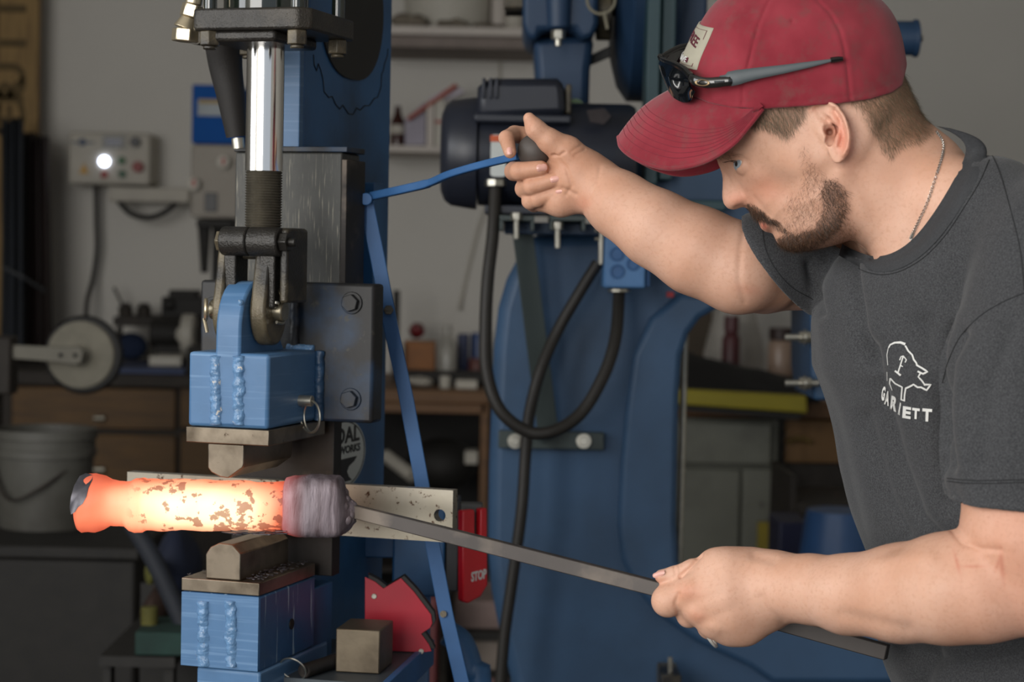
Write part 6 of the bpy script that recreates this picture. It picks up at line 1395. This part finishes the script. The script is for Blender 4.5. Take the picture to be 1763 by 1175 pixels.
# ------------------------------------------------------------------ T-shirt
def ecap(Fd, pts, lat, latr, k=.02):
    Lx = np.array(lat, float); Lx /= np.linalg.norm(Lx)
    def tr(p): p = np.asarray(p, float); return p - np.outer(np.atleast_2d(p) @ Lx, Lx).reshape(p.shape) * (1 - 1 / latr)
    for (a, ra), (b, rb) in zip(pts[:-1], pts[1:]):
        A, B = tr(a), tr(b); d = B - A; L2 = d @ d
        def f(P, A=A, d=d, L2=L2, ra=ra, rb=rb):
            q_ = tr(P) - A; t_ = np.clip(q_ @ d / L2, 0, 1); return np.linalg.norm(q_ - t_[:, None] * d, axis=1) - (ra + (rb - ra) * t_)
        R = max(ra, rb) * latr; Fd.add(f, np.minimum(a, b) - R, np.maximum(a, b) + R, k)
LAT = (-.57, .82, 0); A_ = .83
def KT(px, py, Y, hw): p, r = K(px, py, Y, hw); return p, r * A_
S = Field()
ecap(S, [KT(1628, 522, 2.0, 190), KT(1650, 575, 2.0, 238), KT(1692, 700, 2.0, 240), KT(1722, 800, 2.0, 240), KT(1748, 900, 2.0, 244), KT(1792, 1110, 2.0, 244), KT(1822, 1290, 2.0, 242)], LAT, 1.52, .02)
S.chain([K(1605, 318, 1.985, 68), K(1700, 372, 1.91, 92), K(1800, 428, 1.84, 118)], .03)
S.chain([K(1600, 350, 2.05, 66), K(1500, 430, 2.16, 78)], .03)
S.chain([K(1560, 480, 2.0, 62), K(1640, 470, 1.92, 80)], .04)
SL = Field(); SL.chain([K(1802, 450, 1.84, 124), K(1762, 640, 1.81, 132), K(1752, 780, 1.795, 124), K(1757, 920, 1.78, 128)], .02)
p0 = W(1700, 850, 1.80); nh = np.array([.05, .14, -1.0]); nh /= np.linalg.norm(nh)
bxl, bxh = W(1600, 940, 1.75) - .1, W(1900, 400, 1.9) + .15
S.add(lambda P: np.maximum(SL(P), (P - p0) @ nh), bxl, bxh, .008)
SR = Field(); SR.chain([K(1500, 430, 2.16, 76), K(1400, 446, 2.145, 92), K(1300, 464, 2.115, 97)], .02)
p1 = W(1312, 450, 2.07); nr = np.array([-.78, .30, -.55]); nr /= np.linalg.norm(nr)
S.add(lambda P: np.maximum(SR(P), (P - p1) @ nr), W(1180, 600, 2.1) - .05, W(1560, 330, 2.25) + .05, .010)
# hem gap around each arm so the sleeves read as cloth
def sub(pts, k=.001): S.chain(pts, k, 's')
# folds
def fold(pts, r, k, mode='s'):
    P = []
    for px, py, Y, rr2 in pts: P.append(K(px, py, Y, rr2))
    S.chain(P, k, mode)
inn_ = [(1468, 430), (1486, 437), (1500, 441), (1520, 441), (1545, 432), (1572, 412), (1600, 378), (1628, 335), (1650, 295), (1663, 264), (1660, 246), (1642, 230), (1612, 217)]
dI = sdist(inn_ + [(1590, 180), (1500, 200), (1440, 330), (1440, 410)], -.06)
def neck_cut(P):
    q_ = P - HF.O; i = np.clip(((q_ @ HF.U - gu0) / gs), 0, len(gu) - 1).astype(int); j = np.clip(((q_[:, 2] - gw0) / gs), 0, len(gw) - 1).astype(int); return -(dI[i, j] + .003)
hfb = hfbox(1420, 460, 1700, 170, .14); S.add(neck_cut, hfb[0], hfb[1], .004, 's')
def fnoise(P):
    return .0022 * np.sin(P[:, 0] * 23 + 9 * P[:, 2] + 2 * np.sin(P[:, 2] * 17)) * np.clip((W(1600, 480, 2.0)[2] - P[:, 2]) * 6, 0, 1)
S.add(fnoise, np.array([-9, -9, -9.]), np.array([9, 9, 9.]), 0, '+')
SV, SQ = surface(S, W(1240, 1240, 2.1) + [-.02, -.5, 0], W(1860, 160, 2.1) + [.3, .5, .02], .0026, 20, 3)
print('shirt', len(SV))
# crease lines pressed into the cloth, given in the picture and applied to whatever cloth lies nearest the camera
SN = vnormals(SV, SQ); SP = proj(SV); near_ = (SN * (CAM - SV)).sum(1) > 0
def crease(pts, wd_, amp, ridge=0):
    d = pdist(SP, pts, False); t_ = amp * .001 / (1 + (d / wd_) ** 2) * near_
    if ridge: t_ = t_ - ridge * .0006 * np.exp(-((d - wd_ * 2.6) / (wd_ * 1.6)) ** 2) * near_
    return t_
disp = np.array([mnoise.noise(Vector(v) * 9) * .004 + mnoise.noise(Vector((v[0] * 22, v[1] * 22, v[2] * 7))) * .003 for v in SV])
for pts, wd_, amp, rg in [([(1462, 448), (1468, 490), (1480, 560), (1494, 620)], 8, -7, -3), ([(1500, 600), (1520, 700), (1548, 800), (1585, 890), (1620, 930)], 12, -6, -3), ([(1490, 720), (1530, 860), (1560, 920)], 10, -4, -2),
                          ([(1650, 570), (1628, 620), (1622, 700), (1630, 800)], 9, -7, -3), ([(1590, 560), (1600, 640), (1640, 860)], 12, -3, -2), ([(1395, 455), (1402, 500), (1412, 540)], 6, -5, -2),
                          ([(1763, 505), (1700, 540), (1650, 580), (1628, 640)], 2.6, -1.6, 0), ([(1690, 330), (1730, 400), (1763, 500)], 2.2, -1.2, 0), ([(1628, 826), (1763, 820)], 2.0, -1.3, 0), ([(1640, 1000), (1600, 1130), (1580, 1200)], 14, -6, -3),
                          ([(1560, 1120), (1640, 1150), (1763, 1130)], 12, -5, -2), ([(1740, 560), (1700, 680), (1690, 800)], 14, -2.5, -1.5), ([(1316, 392), (1322, 430), (1350, 478), (1395, 514)], 2.0, -1.2, 0)]:
    if wd_ > 4: disp += crease(pts, wd_ * 1.1, amp * 1.5, rg)
SV = SV + SN * disp[:, None]
t = NT('heather_grey_cotton'); n1 = t.noise(700, 3); n2 = t.noise(9, 4)
t.base(t.mix(t.ramp(n1, .35, .7), t.mix(n2, lin('#303133'), lin('#38393b')), lin('#4d4e50'))); t.b.inputs['Roughness'].default_value = .92; t.b.inputs['Specular IOR Level'].default_value = .15
t.b.inputs['Sheen Weight'].default_value = .12; t.b.inputs['Sheen Roughness'].default_value = .5
t.bump(t.math('ADD', t.noise(1400, 2), t.math('MULTIPLY', t.noise(60, 4), 1.6)), .35, .0007); M['shirt'] = t.m
fast_mesh('t_shirt', SV, SQ, M['shirt'], person)
stree = BVHTree.FromPolygons([tuple(v) for v in SV], [tuple(q) for q in SQ])
def both(px, py, off=0):
    d = ray(px, py); d = d / np.linalg.norm(d); best = None
    for tr in (btree, stree):
        h = tr.ray_cast(Vector(CAM), Vector(d))
        if h[0] is not None and (best is None or h[3] < best[0]): n = np.array(h[1]); best = (h[3], np.array(h[0]), n if n @ d < 0 else -n)
    return (best[1] + best[2] * off, best[2]) if best else (None, None)
# ribbed collar: near half laid on the cloth, far half closing the ring behind the neck
out_ = [(1462, 450), (1478, 459), (1500, 467), (1526, 469), (1556, 460), (1590, 438), (1624, 402), (1654, 358), (1682, 312), (1699, 272), (1697, 250), (1676, 233), (1636, 221)]
I_ = spline([np.array([*p, 0.]) for p in [(1450, 420)] + inn_], 5); O_ = spline([np.array([*p, 0.]) for p in [(1444, 440)] + out_], 5)
rows = []; lastY = 2.0
for a, b in zip(I_, O_):
    row = [None] * 6; yy = lastY
    for j in range(5, -1, -1):
        p = a + (b - a) * j / 5; c_, n = both(p[0], p[1])
        if c_ is None or abs(c_[1] - yy) > .035: c_ = W(p[0], p[1], yy)
        yy = c_[1]; row[j] = c_
    lastY = row[3][1]; rows.append(row)
R2 = np.array(rows)
for it in range(6): R2[1:-1] = .5 * R2[1:-1] + .25 * (R2[2:] + R2[:-2])
cen_ = np.array([W(1590, 420, 2.0)]); V_ = []
for i in range(len(R2)):
    for j in range(6): 
        d = CAM - R2[i, j]; d /= np.linalg.norm(d); rib = .0004 * (i % 2); V_.append(R2[i, j] + d * (.0028 - .0015 * (j in (0, 5)) + rib))
nr_ = len(R2); V_ += [p - np.array(0) + (np.array(p) - CAM) / np.linalg.norm(np.array(p) - CAM) * .004 for p in V_]
nn_ = nr_ * 6; F_ = [(i * 6 + j, i * 6 + j + 1, (i + 1) * 6 + j + 1, (i + 1) * 6 + j) for i in range(nr_ - 1) for j in range(5)]
F_ += [(nn_ + a, nn_ + d, nn_ + c, nn_ + b) for a, b, c, d in F_]
F_ += [(i * 6 + 5, (i + 1) * 6 + 5, nn_ + (i + 1) * 6 + 5, nn_ + i * 6 + 5) for i in range(nr_ - 1)] + [(i * 6, nn_ + i * 6, nn_ + (i + 1) * 6, (i + 1) * 6) for i in range(nr_ - 1)]
M['collar'] = pm('ribbed_collar_cotton', '#3e3f41', .92, var=.12, scale=500, bump=.6, bscale=500, bdist=.0006, spec=.15)
part('collar', MB().add(V_, F_), M['collar'], person, sharp=80)
# stitched seams
seam = MB()
for pts in ([(1763, 505), (1728, 520), (1690, 543), (1655, 578), (1634, 620), (1622, 660)], [(1700, 252), (1722, 300), (1745, 380), (1758, 440), (1763, 500)], [(1631, 824), (1680, 828), (1763, 826)], [(1631, 829), (1680, 833), (1763, 831)], [(1312, 396), (1318, 430), (1334, 462), (1362, 494), (1400, 516)], [(1478, 463), (1500, 471), (1526, 473), (1558, 464), (1594, 441), (1628, 405), (1658, 361), (1686, 315), (1703, 276)]):
    run = []
    for p in spline([np.array([*p, 0.]) for p in pts], 8):
        c_, n = cast(p[0], p[1], stree, .0004)
        if c_ is None or (run and np.linalg.norm(c_ - run[-1]) > .03):
            if len(run) > 2: seam.tube(run, .00045, 5)
            run = []
        if c_ is not None: run.append(c_)
    if len(run) > 2: seam.tube(run, .00045, 5)
part('seam_stitching', seam, pm('dark_thread', '#222325', .9), person)
# print on the chest
M['print'] = pm('white_screen_print', '#d6d6d2', .6, var=.04)
def onshirt(px, py, off=.0008):
    c_, n = cast(px, py, stree); 
    if c_ is None: c_ = W(px, py, 1.9); n = np.array([0, -1., 0])
    return c_ + n * off
def Z3(p): return (1490 + p[0] / 6.527, 570 + p[1] / 6.527)
def ribbon(mb, pts, w_):
    P = [np.array(Z3(p)) for p in pts]; Q2 = []
    for a, b in zip(P[:-1], P[1:]):
        n_ = max(1, int(np.linalg.norm(b - a) / 3)); Q2 += [a + (b - a) * k / n_ for k in range(n_)]
    Q2.append(P[-1]); m_ = len(Q2); V2 = []
    for i in range(m_):
        T = Q2[min(i + 1, m_ - 1)] - Q2[max(i - 1, 0)]; T /= np.linalg.norm(T) + 1e-9; N = np.array([-T[1], T[0]])
        ww = w_[0] + (w_[1] - w_[0]) * i / (m_ - 1) if hasattr(w_, '__len__') else w_
        for s_ in (-1, 1): V2.append(onshirt(*(Q2[i] + N * s_ * ww * .5)))
    mb.add(V2, [(2 * i, 2 * i + 1, 2 * i + 3, 2 * i + 2) for i in range(m_ - 1)])
lg = MB()
ribbon(lg, [(265, 192), (285, 155), (335, 132), (400, 130), (452, 150)], (2.0, 4.4)); ribbon(lg, [(452, 165), (485, 225), (530, 270), (545, 320), (576, 362), (582, 388)], 2.8)
ribbon(lg, [(578, 384), (640, 420), (700, 458), (650, 482), (590, 455)], 3.0); ribbon(lg, [(625, 470), (597, 515), (640, 560), (675, 612)], 2.6); ribbon(lg, [(660, 602), (735, 602), (690, 665), (628, 632)], 3.0)
ribbon(lg, [(632, 632), (590, 632), (545, 600), (500, 625), (455, 645)], 3.0); ribbon(lg, [(458, 640), (445, 720), (442, 790)], 2.6); ribbon(lg, [(450, 785), (402, 768)], 2.2); ribbon(lg, [(408, 770), (412, 700), (418, 630), (340, 590), (285, 530)], 2.4)
ribbon(lg, [(285, 530), (280, 590), (308, 668)], (2.4, 1)); ribbon(lg, [(262, 195), (248, 270), (258, 385)], 1.0); ribbon(lg, [(250, 460), (252, 560)], .8)
ribbon(lg, [(390, 330), (405, 290), (430, 282), (465, 325), (450, 355)], 1.8); ribbon(lg, [(428, 290), (400, 380), (372, 470)], 2.2); ribbon(lg, [(338, 448), (402, 500)], 3.0); ribbon(lg, [(395, 385), (425, 402)], 1.6)
part('chest_emblem', lg, M['print'], person, sharp=80, label='white outline emblem printed on the chest')
for ch_, cx_, cy2, an, hgt, wdt in (('G', 205, 708, 28, 140, 42), ('A', 250, 762, 26, 140, 58), ('R', 322, 822, 24, 140, 78), ('R', 393, 880, 28, 120, 22), ('E', 468, 922, 10, 120, 92), ('T', 572, 934, 8, 110, 84), ('T', 696, 952, 5, 130, 104)):
    a = math.radians(an); c0 = np.array(Z3((cx_, cy2)))
    def pl_(x, y, h, a=a, c0=c0, hgt=hgt): xx, yy = x, y / .7 * hgt / 6.527; return onshirt(c0[0] + xx * math.cos(a) + yy * math.sin(a) * .35, c0[1] + xx * math.sin(a) - yy, .0008 + h)
    part('chest_lettering', text_mb(ch_, 1.0, pl_, wdt / 6.527, .045, .0003), M['print'], person, sharp=80)
# necklace
nk = spline([np.array([*p, 0.]) for p in [(1611, 228), (1622, 246), (1622, 270), (1610, 312), (1598, 348), (1584, 378), (1573, 400), (1568, 412)]], 10)
mb = MB(); pts = []
for p in nk:
    c_, n = both(p[0], p[1], .0012); pts.append((c_, n)) if c_ is not None else None
L_ = 0; prev = pts[0][0]; k_ = 0
for c_, n in pts[1:]:
    seg = np.linalg.norm(c_ - prev)
    if seg > .03: prev = c_; continue
    m_ = int(round(seg / .0021)); 
    for i in range(max(1, m_)):
        q2 = prev + (c_ - prev) * i / max(1, m_); T = (c_ - prev) / seg; ax = n if k_ % 2 else np.cross(n, T); lk = MB().torus(q2, ax, .0013, .00035, 10, 5); mb.add(lk.v, lk.f); k_ += 1
    prev = c_
part('necklace', mb, pm('silver_chain', '#c9c6c0', .25, .95), person, label='fine silver neck chain')
# finger ring on the left hand
rc = W(1220, 1094, LH + .012)
part('finger_ring', MB().torus(rc, (.75, -.1, .55), .0135, .0016, 30, 8), pm('pale_ring', '#dcd8d0', .25, .5), person, label='pale finger ring')

# ------------------------------------------------------------------ cap
crown = [(1165, 150), (1170, 122), (1178, 96), (1190, 70), (1204, 43), (1220, 18), (1237, 0), (1262, -24), (1300, -46), (1345, -60), (1400, -62), (1450, -49), (1488, -27), (1515, -2), (1533, 18), (1546, 42), (1555, 74), (1561, 111), (1567, 150), (1570, 200), (1500, 300), (1260, 300), (1190, 230)]
dC = sdist(crown)
HC = rbf([(1200, 120, .072), (1300, 100, .0815), (1400, 100, .0835), (1500, 100, .081), (1350, 0, .080), (1450, 0, .080), (1540, 120, .076), (1250, 180, .077), (1300, 187, .0815), (1400, 180, .0830), (1500, 170, .079)], 30, -.07) * dome(dC, rbf([(1200, 100, .07), (1400, -20, .085), (1540, 100, .075)], 60, 0))
for pts in ([(1278, 180), (1279, 150), (1286, 122), (1296, 80), (1306, 41), (1323, 0), (1350, -40)], [(1464, 172), (1461, 140), (1458, 115), (1453, 80), (1446, 53), (1430, 22), (1409, 0), (1380, -40)]): HC += line(pts, 2.2, -1.3, -.08) + line([(a + 7, b) for a, b in pts], 5, .5, -.08) + line([(a - 7, b) for a, b in pts], 5, .5, -.08)
HC += line([(1190, 158), (1230, 172), (1278, 176), (1350, 176), (1420, 172), (1500, 158), (1552, 132)], 1.8, -.8, -.08)
for a in ((1254, 88, 22, 10, 70, -2.5), (1236, 112, 14, 10, 20, 1.5), (1330, 60, 40, 14, -20, -1.6), (1400, 130, 50, 10, -6, 1.0), (1490, 80, 16, 34, 10, -1.8), (1360, 120, 30, 8, 4, -1.2), (1300, 150, 30, 8, 10, 1.0), (1364, 36, 3.4, 3.4, 0, -2.2), (1252, 28, 3, 3, 0, -1.5)): HC += brush(*a, v=-.08)
cut = []
for px, py, v in ((1100, 130, 0), (1165, 150, 0), (1190, 165, -.04), (1222, 178, -.06), (1260, 186, -.072), (1310, 188, -.08), (1390, 183, -.08), (1450, 178, -.08), (1500, 170, -.075), (1536, 160, -.05), (1553, 148, -.03), (1562, 110, 0), (1640, 20, 0)): cut.append(hu(px, py, v))
cut = np.array(cut); fC = hfield(HC, dC)
def capf(P):
    u = (P - HF.O) @ HF.U; w = P[:, 2]; c_ = np.interp(u, cut[:, 0], cut[:, 1]); d = fC(P); return np.maximum(np.maximum(d, -(d + .0042)), (c_ - w) * .9)
CF = Field(); lo_, hi_ = hfbox(1140, 320, 1600, -90, .1); CF.add(capf, lo_, hi_, 0)
CV, CQ = surface(CF, lo_, hi_, .00135, 20, 2); print('cap', len(CV))
t = NT('faded_red_twill'); n1 = t.noise(14, 5); n2 = t.noise(55, 5, rough=.7)
t.base(t.mix(t.ramp(n2, .5, .85), t.mix(t.ramp(n1, .35, .68), lin('#7c2530'), lin('#953641')), lin('#714644'))); t.b.inputs['Roughness'].default_value = .9; t.b.inputs['Specular IOR Level'].default_value = .15; t.b.inputs['Sheen Weight'].default_value = .2
wv = t.n('ShaderNodeTexWave', wave_type='BANDS'); t.l(t.coord((1, 1, 1), (0, .8, .3)), wv.inputs['Vector']); wv.inputs['Scale'].default_value = 500; wv.inputs['Distortion'].default_value = 1
t.bump(t.math('ADD', t.math('MULTIPLY', wv.outputs['Fac'], .3), t.noise(90, 4)), .3, .0012); M['cap'] = t.m
cap_ = fast_mesh('cap_crown', CV, CQ, M['cap'], person); cap_['label'] = 'dusty faded red cap crown'
ctree = BVHTree.FromPolygons([tuple(v) for v in CV], [tuple(q) for q in CQ])
bo = [(1063, 235, 0), (1067, 251, .025), (1084, 267, .042), (1110, 280, .057), (1145, 289, .068), (1180, 287, .075), (1220, 275, .079), (1262, 248, .081), (1290, 216, .082), (1313, 187, .0825)]
bi = [(1160, 150, 0), (1174, 158, .025), (1192, 166, .042), (1213, 174, .055), (1237, 181, .066), (1261, 185, .073), (1282, 187, .077), (1296, 187, .080), (1306, 186, .0815), (1315, 183, .0825)]
def bp3(t_): u, w = hu(t_[0], t_[1], -t_[2]); return np.array([u, t_[2], w])
bo = spline([bp3(a) for a in bo], 5); bi = spline([bp3(a) for a in bi], 5)
bo = [p * [1, -1, 1] for p in bo[:0:-1]] + bo; bi = [p * [1, -1, 1] for p in bi[:0:-1]] + bi; nb_, nr_ = len(bo), 14
dn = np.array([.64, 0, -.77]); G3 = np.array([[bi[i] + (bo[i] - bi[i]) * (j / (nr_ - 1)) - dn * .006 * math.sin(PI * j / (nr_ - 1)) for j in range(nr_)] for i in range(nb_)])
def hpt(p): return HF.pt(p[0], -p[1], p[2])
T3 = np.array([[hpt(p) for p in row] for row in G3]); nrm = np.cross(np.gradient(T3, axis=0).reshape(-1, 3), np.gradient(T3, axis=1).reshape(-1, 3)); nrm /= np.linalg.norm(nrm, axis=1)[:, None] + 1e-12; nrm = nrm.reshape(T3.shape)
if nrm[nb_ // 2, 5, 2] < 0: nrm = -nrm
mb = MB(); top_ = T3.reshape(-1, 3); bot_ = (T3 - nrm * .003).reshape(-1, 3); N0 = len(top_)
F_ = [(i * nr_ + j, i * nr_ + j + 1, (i + 1) * nr_ + j + 1, (i + 1) * nr_ + j) for i in range(nb_ - 1) for j in range(nr_ - 1)]; F2 = [tuple(N0 + x for x in f[::-1]) for f in F_]
F3 = [(i * nr_ + nr_ - 1, N0 + i * nr_ + nr_ - 1, N0 + (i + 1) * nr_ + nr_ - 1, (i + 1) * nr_ + nr_ - 1) for i in range(nb_ - 1)] + [(i * nr_, (i + 1) * nr_, N0 + (i + 1) * nr_, N0 + i * nr_) for i in range(nb_ - 1)]
brim = part('cap_brim', mb.add(list(top_) + list(bot_), F_ + F2 + F3), M['cap'], cap_, sharp=50)
st_ = MB()
for fr_ in (.45, .52, .59, .66, .73, .80, .87):
    j = fr_ * (nr_ - 1); j0 = int(j); a = j - j0; lim = [i for i in range(3, nb_ - 3)]
    st_.tube([T3[i, j0] * (1 - a) + T3[i, j0 + 1] * a + nrm[i, j0] * .00005 for i in lim], .00030, 5)
part('brim_stitching', st_, pm('dark_red_thread', '#752431', .9), cap_)
mb = MB().tube([T3[i, -1] - nrm[i, -1] * .0015 for i in range(nb_)], .0024, 8); part('brim_binding', mb, M['cap'], cap_)
hr_ = spline([W(a, b, 1.9) for a, b in [(1170, 262), (1176, 248), (1190, 235), (1200, 240), (1207, 237)]], 5)
def oncap(v, w, off=.001):
    o_ = HF.pt(hu(1000, 100)[0], v, w); h = ctree.ray_cast(Vector(o_), Vector(HF.U)); return (np.array(h[0]) - HF.U * off) if h[0] is not None else o_
# patch on the front of the cap
wb_, wt_ = hu(1172, 108)[1], hu(1204, 38)[1]; pv = .050; nu_, nw_ = 18, 14; V_ = []
def pp(a, b, off): return oncap(-(a) * pv - .002, wb_ + (wt_ - wb_) * b - .012 * a, off)
for off in (.0018, .0004): V_ += [pp(-1 + 2 * i / nu_, j / nw_, off) for i in range(nu_ + 1) for j in range(nw_ + 1)]
k_ = nw_ + 1; F_ = [(i * k_ + j, i * k_ + j + 1, (i + 1) * k_ + j + 1, (i + 1) * k_ + j) for i in range(nu_) for j in range(nw_)]; n0 = (nu_ + 1) * k_
bd_ = [(i * k_, (i + 1) * k_) for i in range(nu_)] + [((i + 1) * k_ + nw_, i * k_ + nw_) for i in range(nu_)] + [(j + 1, j) for j in range(nw_)] + [(nu_ * k_ + j, nu_ * k_ + j + 1) for j in range(nw_)]
F_ = F_ + [tuple(n0 + x for x in f[::-1]) for f in F_] + [(a, b, n0 + b, n0 + a) for a, b in bd_]
patch = part('cap_patch', MB().add(V_, F_), pm('cream_patch_cloth', '#a29d8c', .85, var=.06, scale=60), cap_, sharp=80, label='cream rectangular patch with dark red lettering')
M['pink'] = pm('dark_red_print', '#5a1a2a', .8)
H2 = (wt_ - wb_)
def ptx(cx0_, cy0_): return lambda x, y, h: pp(cx0_ + x / pv, cy0_ - (x / pv) ** 2 * .20 + y / H2, .0022 + h)
part('patch_lettering', text_mb('OF THE FREE', .013, ptx(.0, .72), pv * 1.62, .0002, .0003), M['pink'], patch)
def strip(a0, a1, b0, b1, m, nm, off=.0022):
    n_ = 10; V2 = [pp(a0 + (a1 - a0) * i / n_, b, off) for i in range(n_ + 1) for b in (b0, b1)]; part(nm, MB().add(V2, [(2 * i, 2 * i + 1, 2 * i + 3, 2 * i + 2) for i in range(n_)]), m, patch)
strip(-.72, .72, .12, .24, M['pink'], 'patch_box')
part('patch_lettering', text_mb('OF THE BRAVE', .0075, lambda x, y, h: pp(x / pv, .18 + y / H2, .0026 + h), pv * 1.34, .0001, .0003), M['print'], patch)
for b in (.34, .40, .46, .52): strip(-.3, .22, b, b + .03, M['pink'], 'patch_stripe')
for a0, a1, b0, b1 in ((-.9, .9, .915, .925), (-.9, .9, .06, .07), (.885, .905, .06, .925), (-.905, -.885, .06, .925)): strip(a0, a1, b0, b1, M['pink'], 'patch_border')

# ------------------------------------------------------------------ sunglasses resting on the cap
sg = thing('sunglasses', 'black wraparound sunglasses with grey arms pushed up on the red cap', 'sunglasses', HF.pt(*[hu(1160, 180)[0], -.02, hu(1160, 180)[1]]))
M['frame'] = pm('glossy_black_frame', '#121212', .18, var=.2, scale=40, coat=.5); M['lens'] = pm('smoked_lens', '#0b0e12', .06, coat=1); M['temple'] = pm('grey_rubber_temple', '#4c5356', .5, var=.05)
def G(px, py, v, mir=False, Yt=.30):
    u, w = hu(px, py, v); return HF.pt(u, -v if mir else v, w + ((-2 * v) * Yt if mir else 0))
for mir in (False, True):
    tp_ = spline([np.array([a, b, v]) for a, b, v in [(1138, 101, -.006), (1146, 105, -.022), (1160, 110, -.042), (1177, 119, -.060), (1190, 132, -.074)]], 5)
    bt_ = spline([np.array([a, b, v]) for a, b, v in [(1143, 128, -.008), (1146, 146, -.022), (1158, 167, -.040), (1182, 177, -.058), (1194, 158, -.073)]], 5)
    n_ = len(tp_); V_ = []; cc_ = G(1200, 120, -.02, mir)
    for i in range(n_):
        for j in range(7):
            t_ = j / 6; p = tp_[i] + (bt_[i] - tp_[i]) * t_; q2 = G(p[0], p[1], p[2], mir); V_.append(q2 - HF.U * .0035 * math.sin(PI * t_) + HF.V * (-.002 if not mir else .002) * math.sin(PI * t_))
    F_ = [(i * 7 + j, i * 7 + j + 1, (i + 1) * 7 + j + 1, (i + 1) * 7 + j) for i in range(n_ - 1) for j in range(6)]; m0 = len(V_)
    V_ += [p + HF.U * .0016 for p in V_]; F_ += [tuple(m0 + x for x in f[::-1]) for f in F_]
    part('lens', MB().add(V_, F_), M['lens'], sg, sharp=70)
    part('rim', MB().tube([G(*p, mir) for p in tp_], [.0022 + .0016 * (i / n_) for i in range(n_)], 10), M['frame'], sg)
    part('hinge_block', MB().tube(spline([G(1188, 134, -.076, mir), G(1200, 140, -.083, mir), G(1218, 143, -.0875, mir), G(1245, 141, -.0895, mir), G(1266, 139, -.0900, mir)], 5), [.0022] * 3 + [.0026] * 12 + [.0024] * 4 + [.0016] * 2, 12, flat=2), M['frame'], sg)
    tmp = part('temple', MB().tube(spline([G(1240, 139, -.0885, mir), G(1266, 134, -.0895, mir), G(1300, 127, -.0900, mir), G(1350, 119, -.0905, mir), G(1400, 110, -.0895, mir), G(1436, 103, -.0880, mir)], 5), [.0016] * 3 + [.0024] * 4 + [.0022 - .0001 * i for i in range(19)], 12, flat=3.0), M['temple'], sg)
    part('temple_tip', MB().tube([G(1430, 104, -.0883, mir), G(1444, 102, -.0875, mir), G(1451, 101.5, -.087, mir)], [.0030, .0028, .0022], 10), M['frame'], tmp)
    if not mir:
        part('emblem', MB().add(*(lambda tr: (tr.v, tr.f))(MB().torus((0, 0, 0), (0, 1, 0), 1, .18, 28, 8))), pm('brass_emblem', '#a08a6a', .3, .8), sg)
        em = bpy.data.objects['emblem']; c_ = G(1209, 142.5, -.0905)
        rl = np.array(sg.location)
        for v in em.data.vertices:
            o_ = np.array(v.co) + rl; u_, v_, w_ = o_[0], o_[1], o_[2]; v.co = Vector(c_ + HF.U * u_ * .0062 + HF.V * (v_ * .003 + u_ * -.001) + np.array([0, 0, w_ * .0028 + u_ * -.0003]) - rl)
        part('side_inlay', MB().tube([G(1230, 141, -.0925), G(1247, 140, -.0935)], .0018, 10, flat=.5), M['temple'], sg)
part('bridge', MB().tube(spline([G(1138, 101, -.006), G(1136, 97, 0), G(1138, 101, -.006, True)], 5), .0026, 10), M['frame'], sg)

# ------------------------------------------------------------------ trousers and boots (below the frame)
PF2 = Field(); hip = W(1835, 1270, 2.0); LT = np.array(LAT)
for s_, dx in ((1, -.02), (-1, .12)):
    h_ = hip + LT * .09 * s_; kn = np.array([h_[0] - .10 + dx, h_[1], .50]); an = np.array([kn[0] + .06, kn[1], .10])
    PF2.chain([(h_, .105), (kn, .075), (an, .062)], .03)
PF2.cap(hip + LT * .06, hip - LT * .06, .125, k=.04)
TV, TQ = surface(PF2, hip - [.4, .4, hip[2] - .02], hip + [.4, .4, .2], .009, 16, 2)
fast_mesh('trousers', TV, TQ, pm('dark_denim', '#1f2733', .9, var=.15, scale=60), person)
for s_, dx in ((1, -.02), (-1, .12)):
    h_ = hip + LT * .09 * s_; x, y = h_[0] - .04 + dx, h_[1]; B_ = Field(); B_.chain([((x + .02, y, .05), .048), ((x - .10, y - .03, .042), .045), ((x - .17, y - .05, .038), .036)], .02); B_.cap((x, y, .06), (x, y, .15), .055, k=.02)
    B_.add(lambda P: -P[:, 2] + .003, np.array([-9, -9, -9.]), np.array([9, 9, 9.]), 0, 'i')
    bv_, bq_ = surface(B_, (x - .26, y - .15, -.02), (x + .12, y + .12, .24), .008, 16, 2); fast_mesh('boot', bv_, bq_, pm('brown_leather_%d' % (s_ + 1), '#33241a', .5), person)
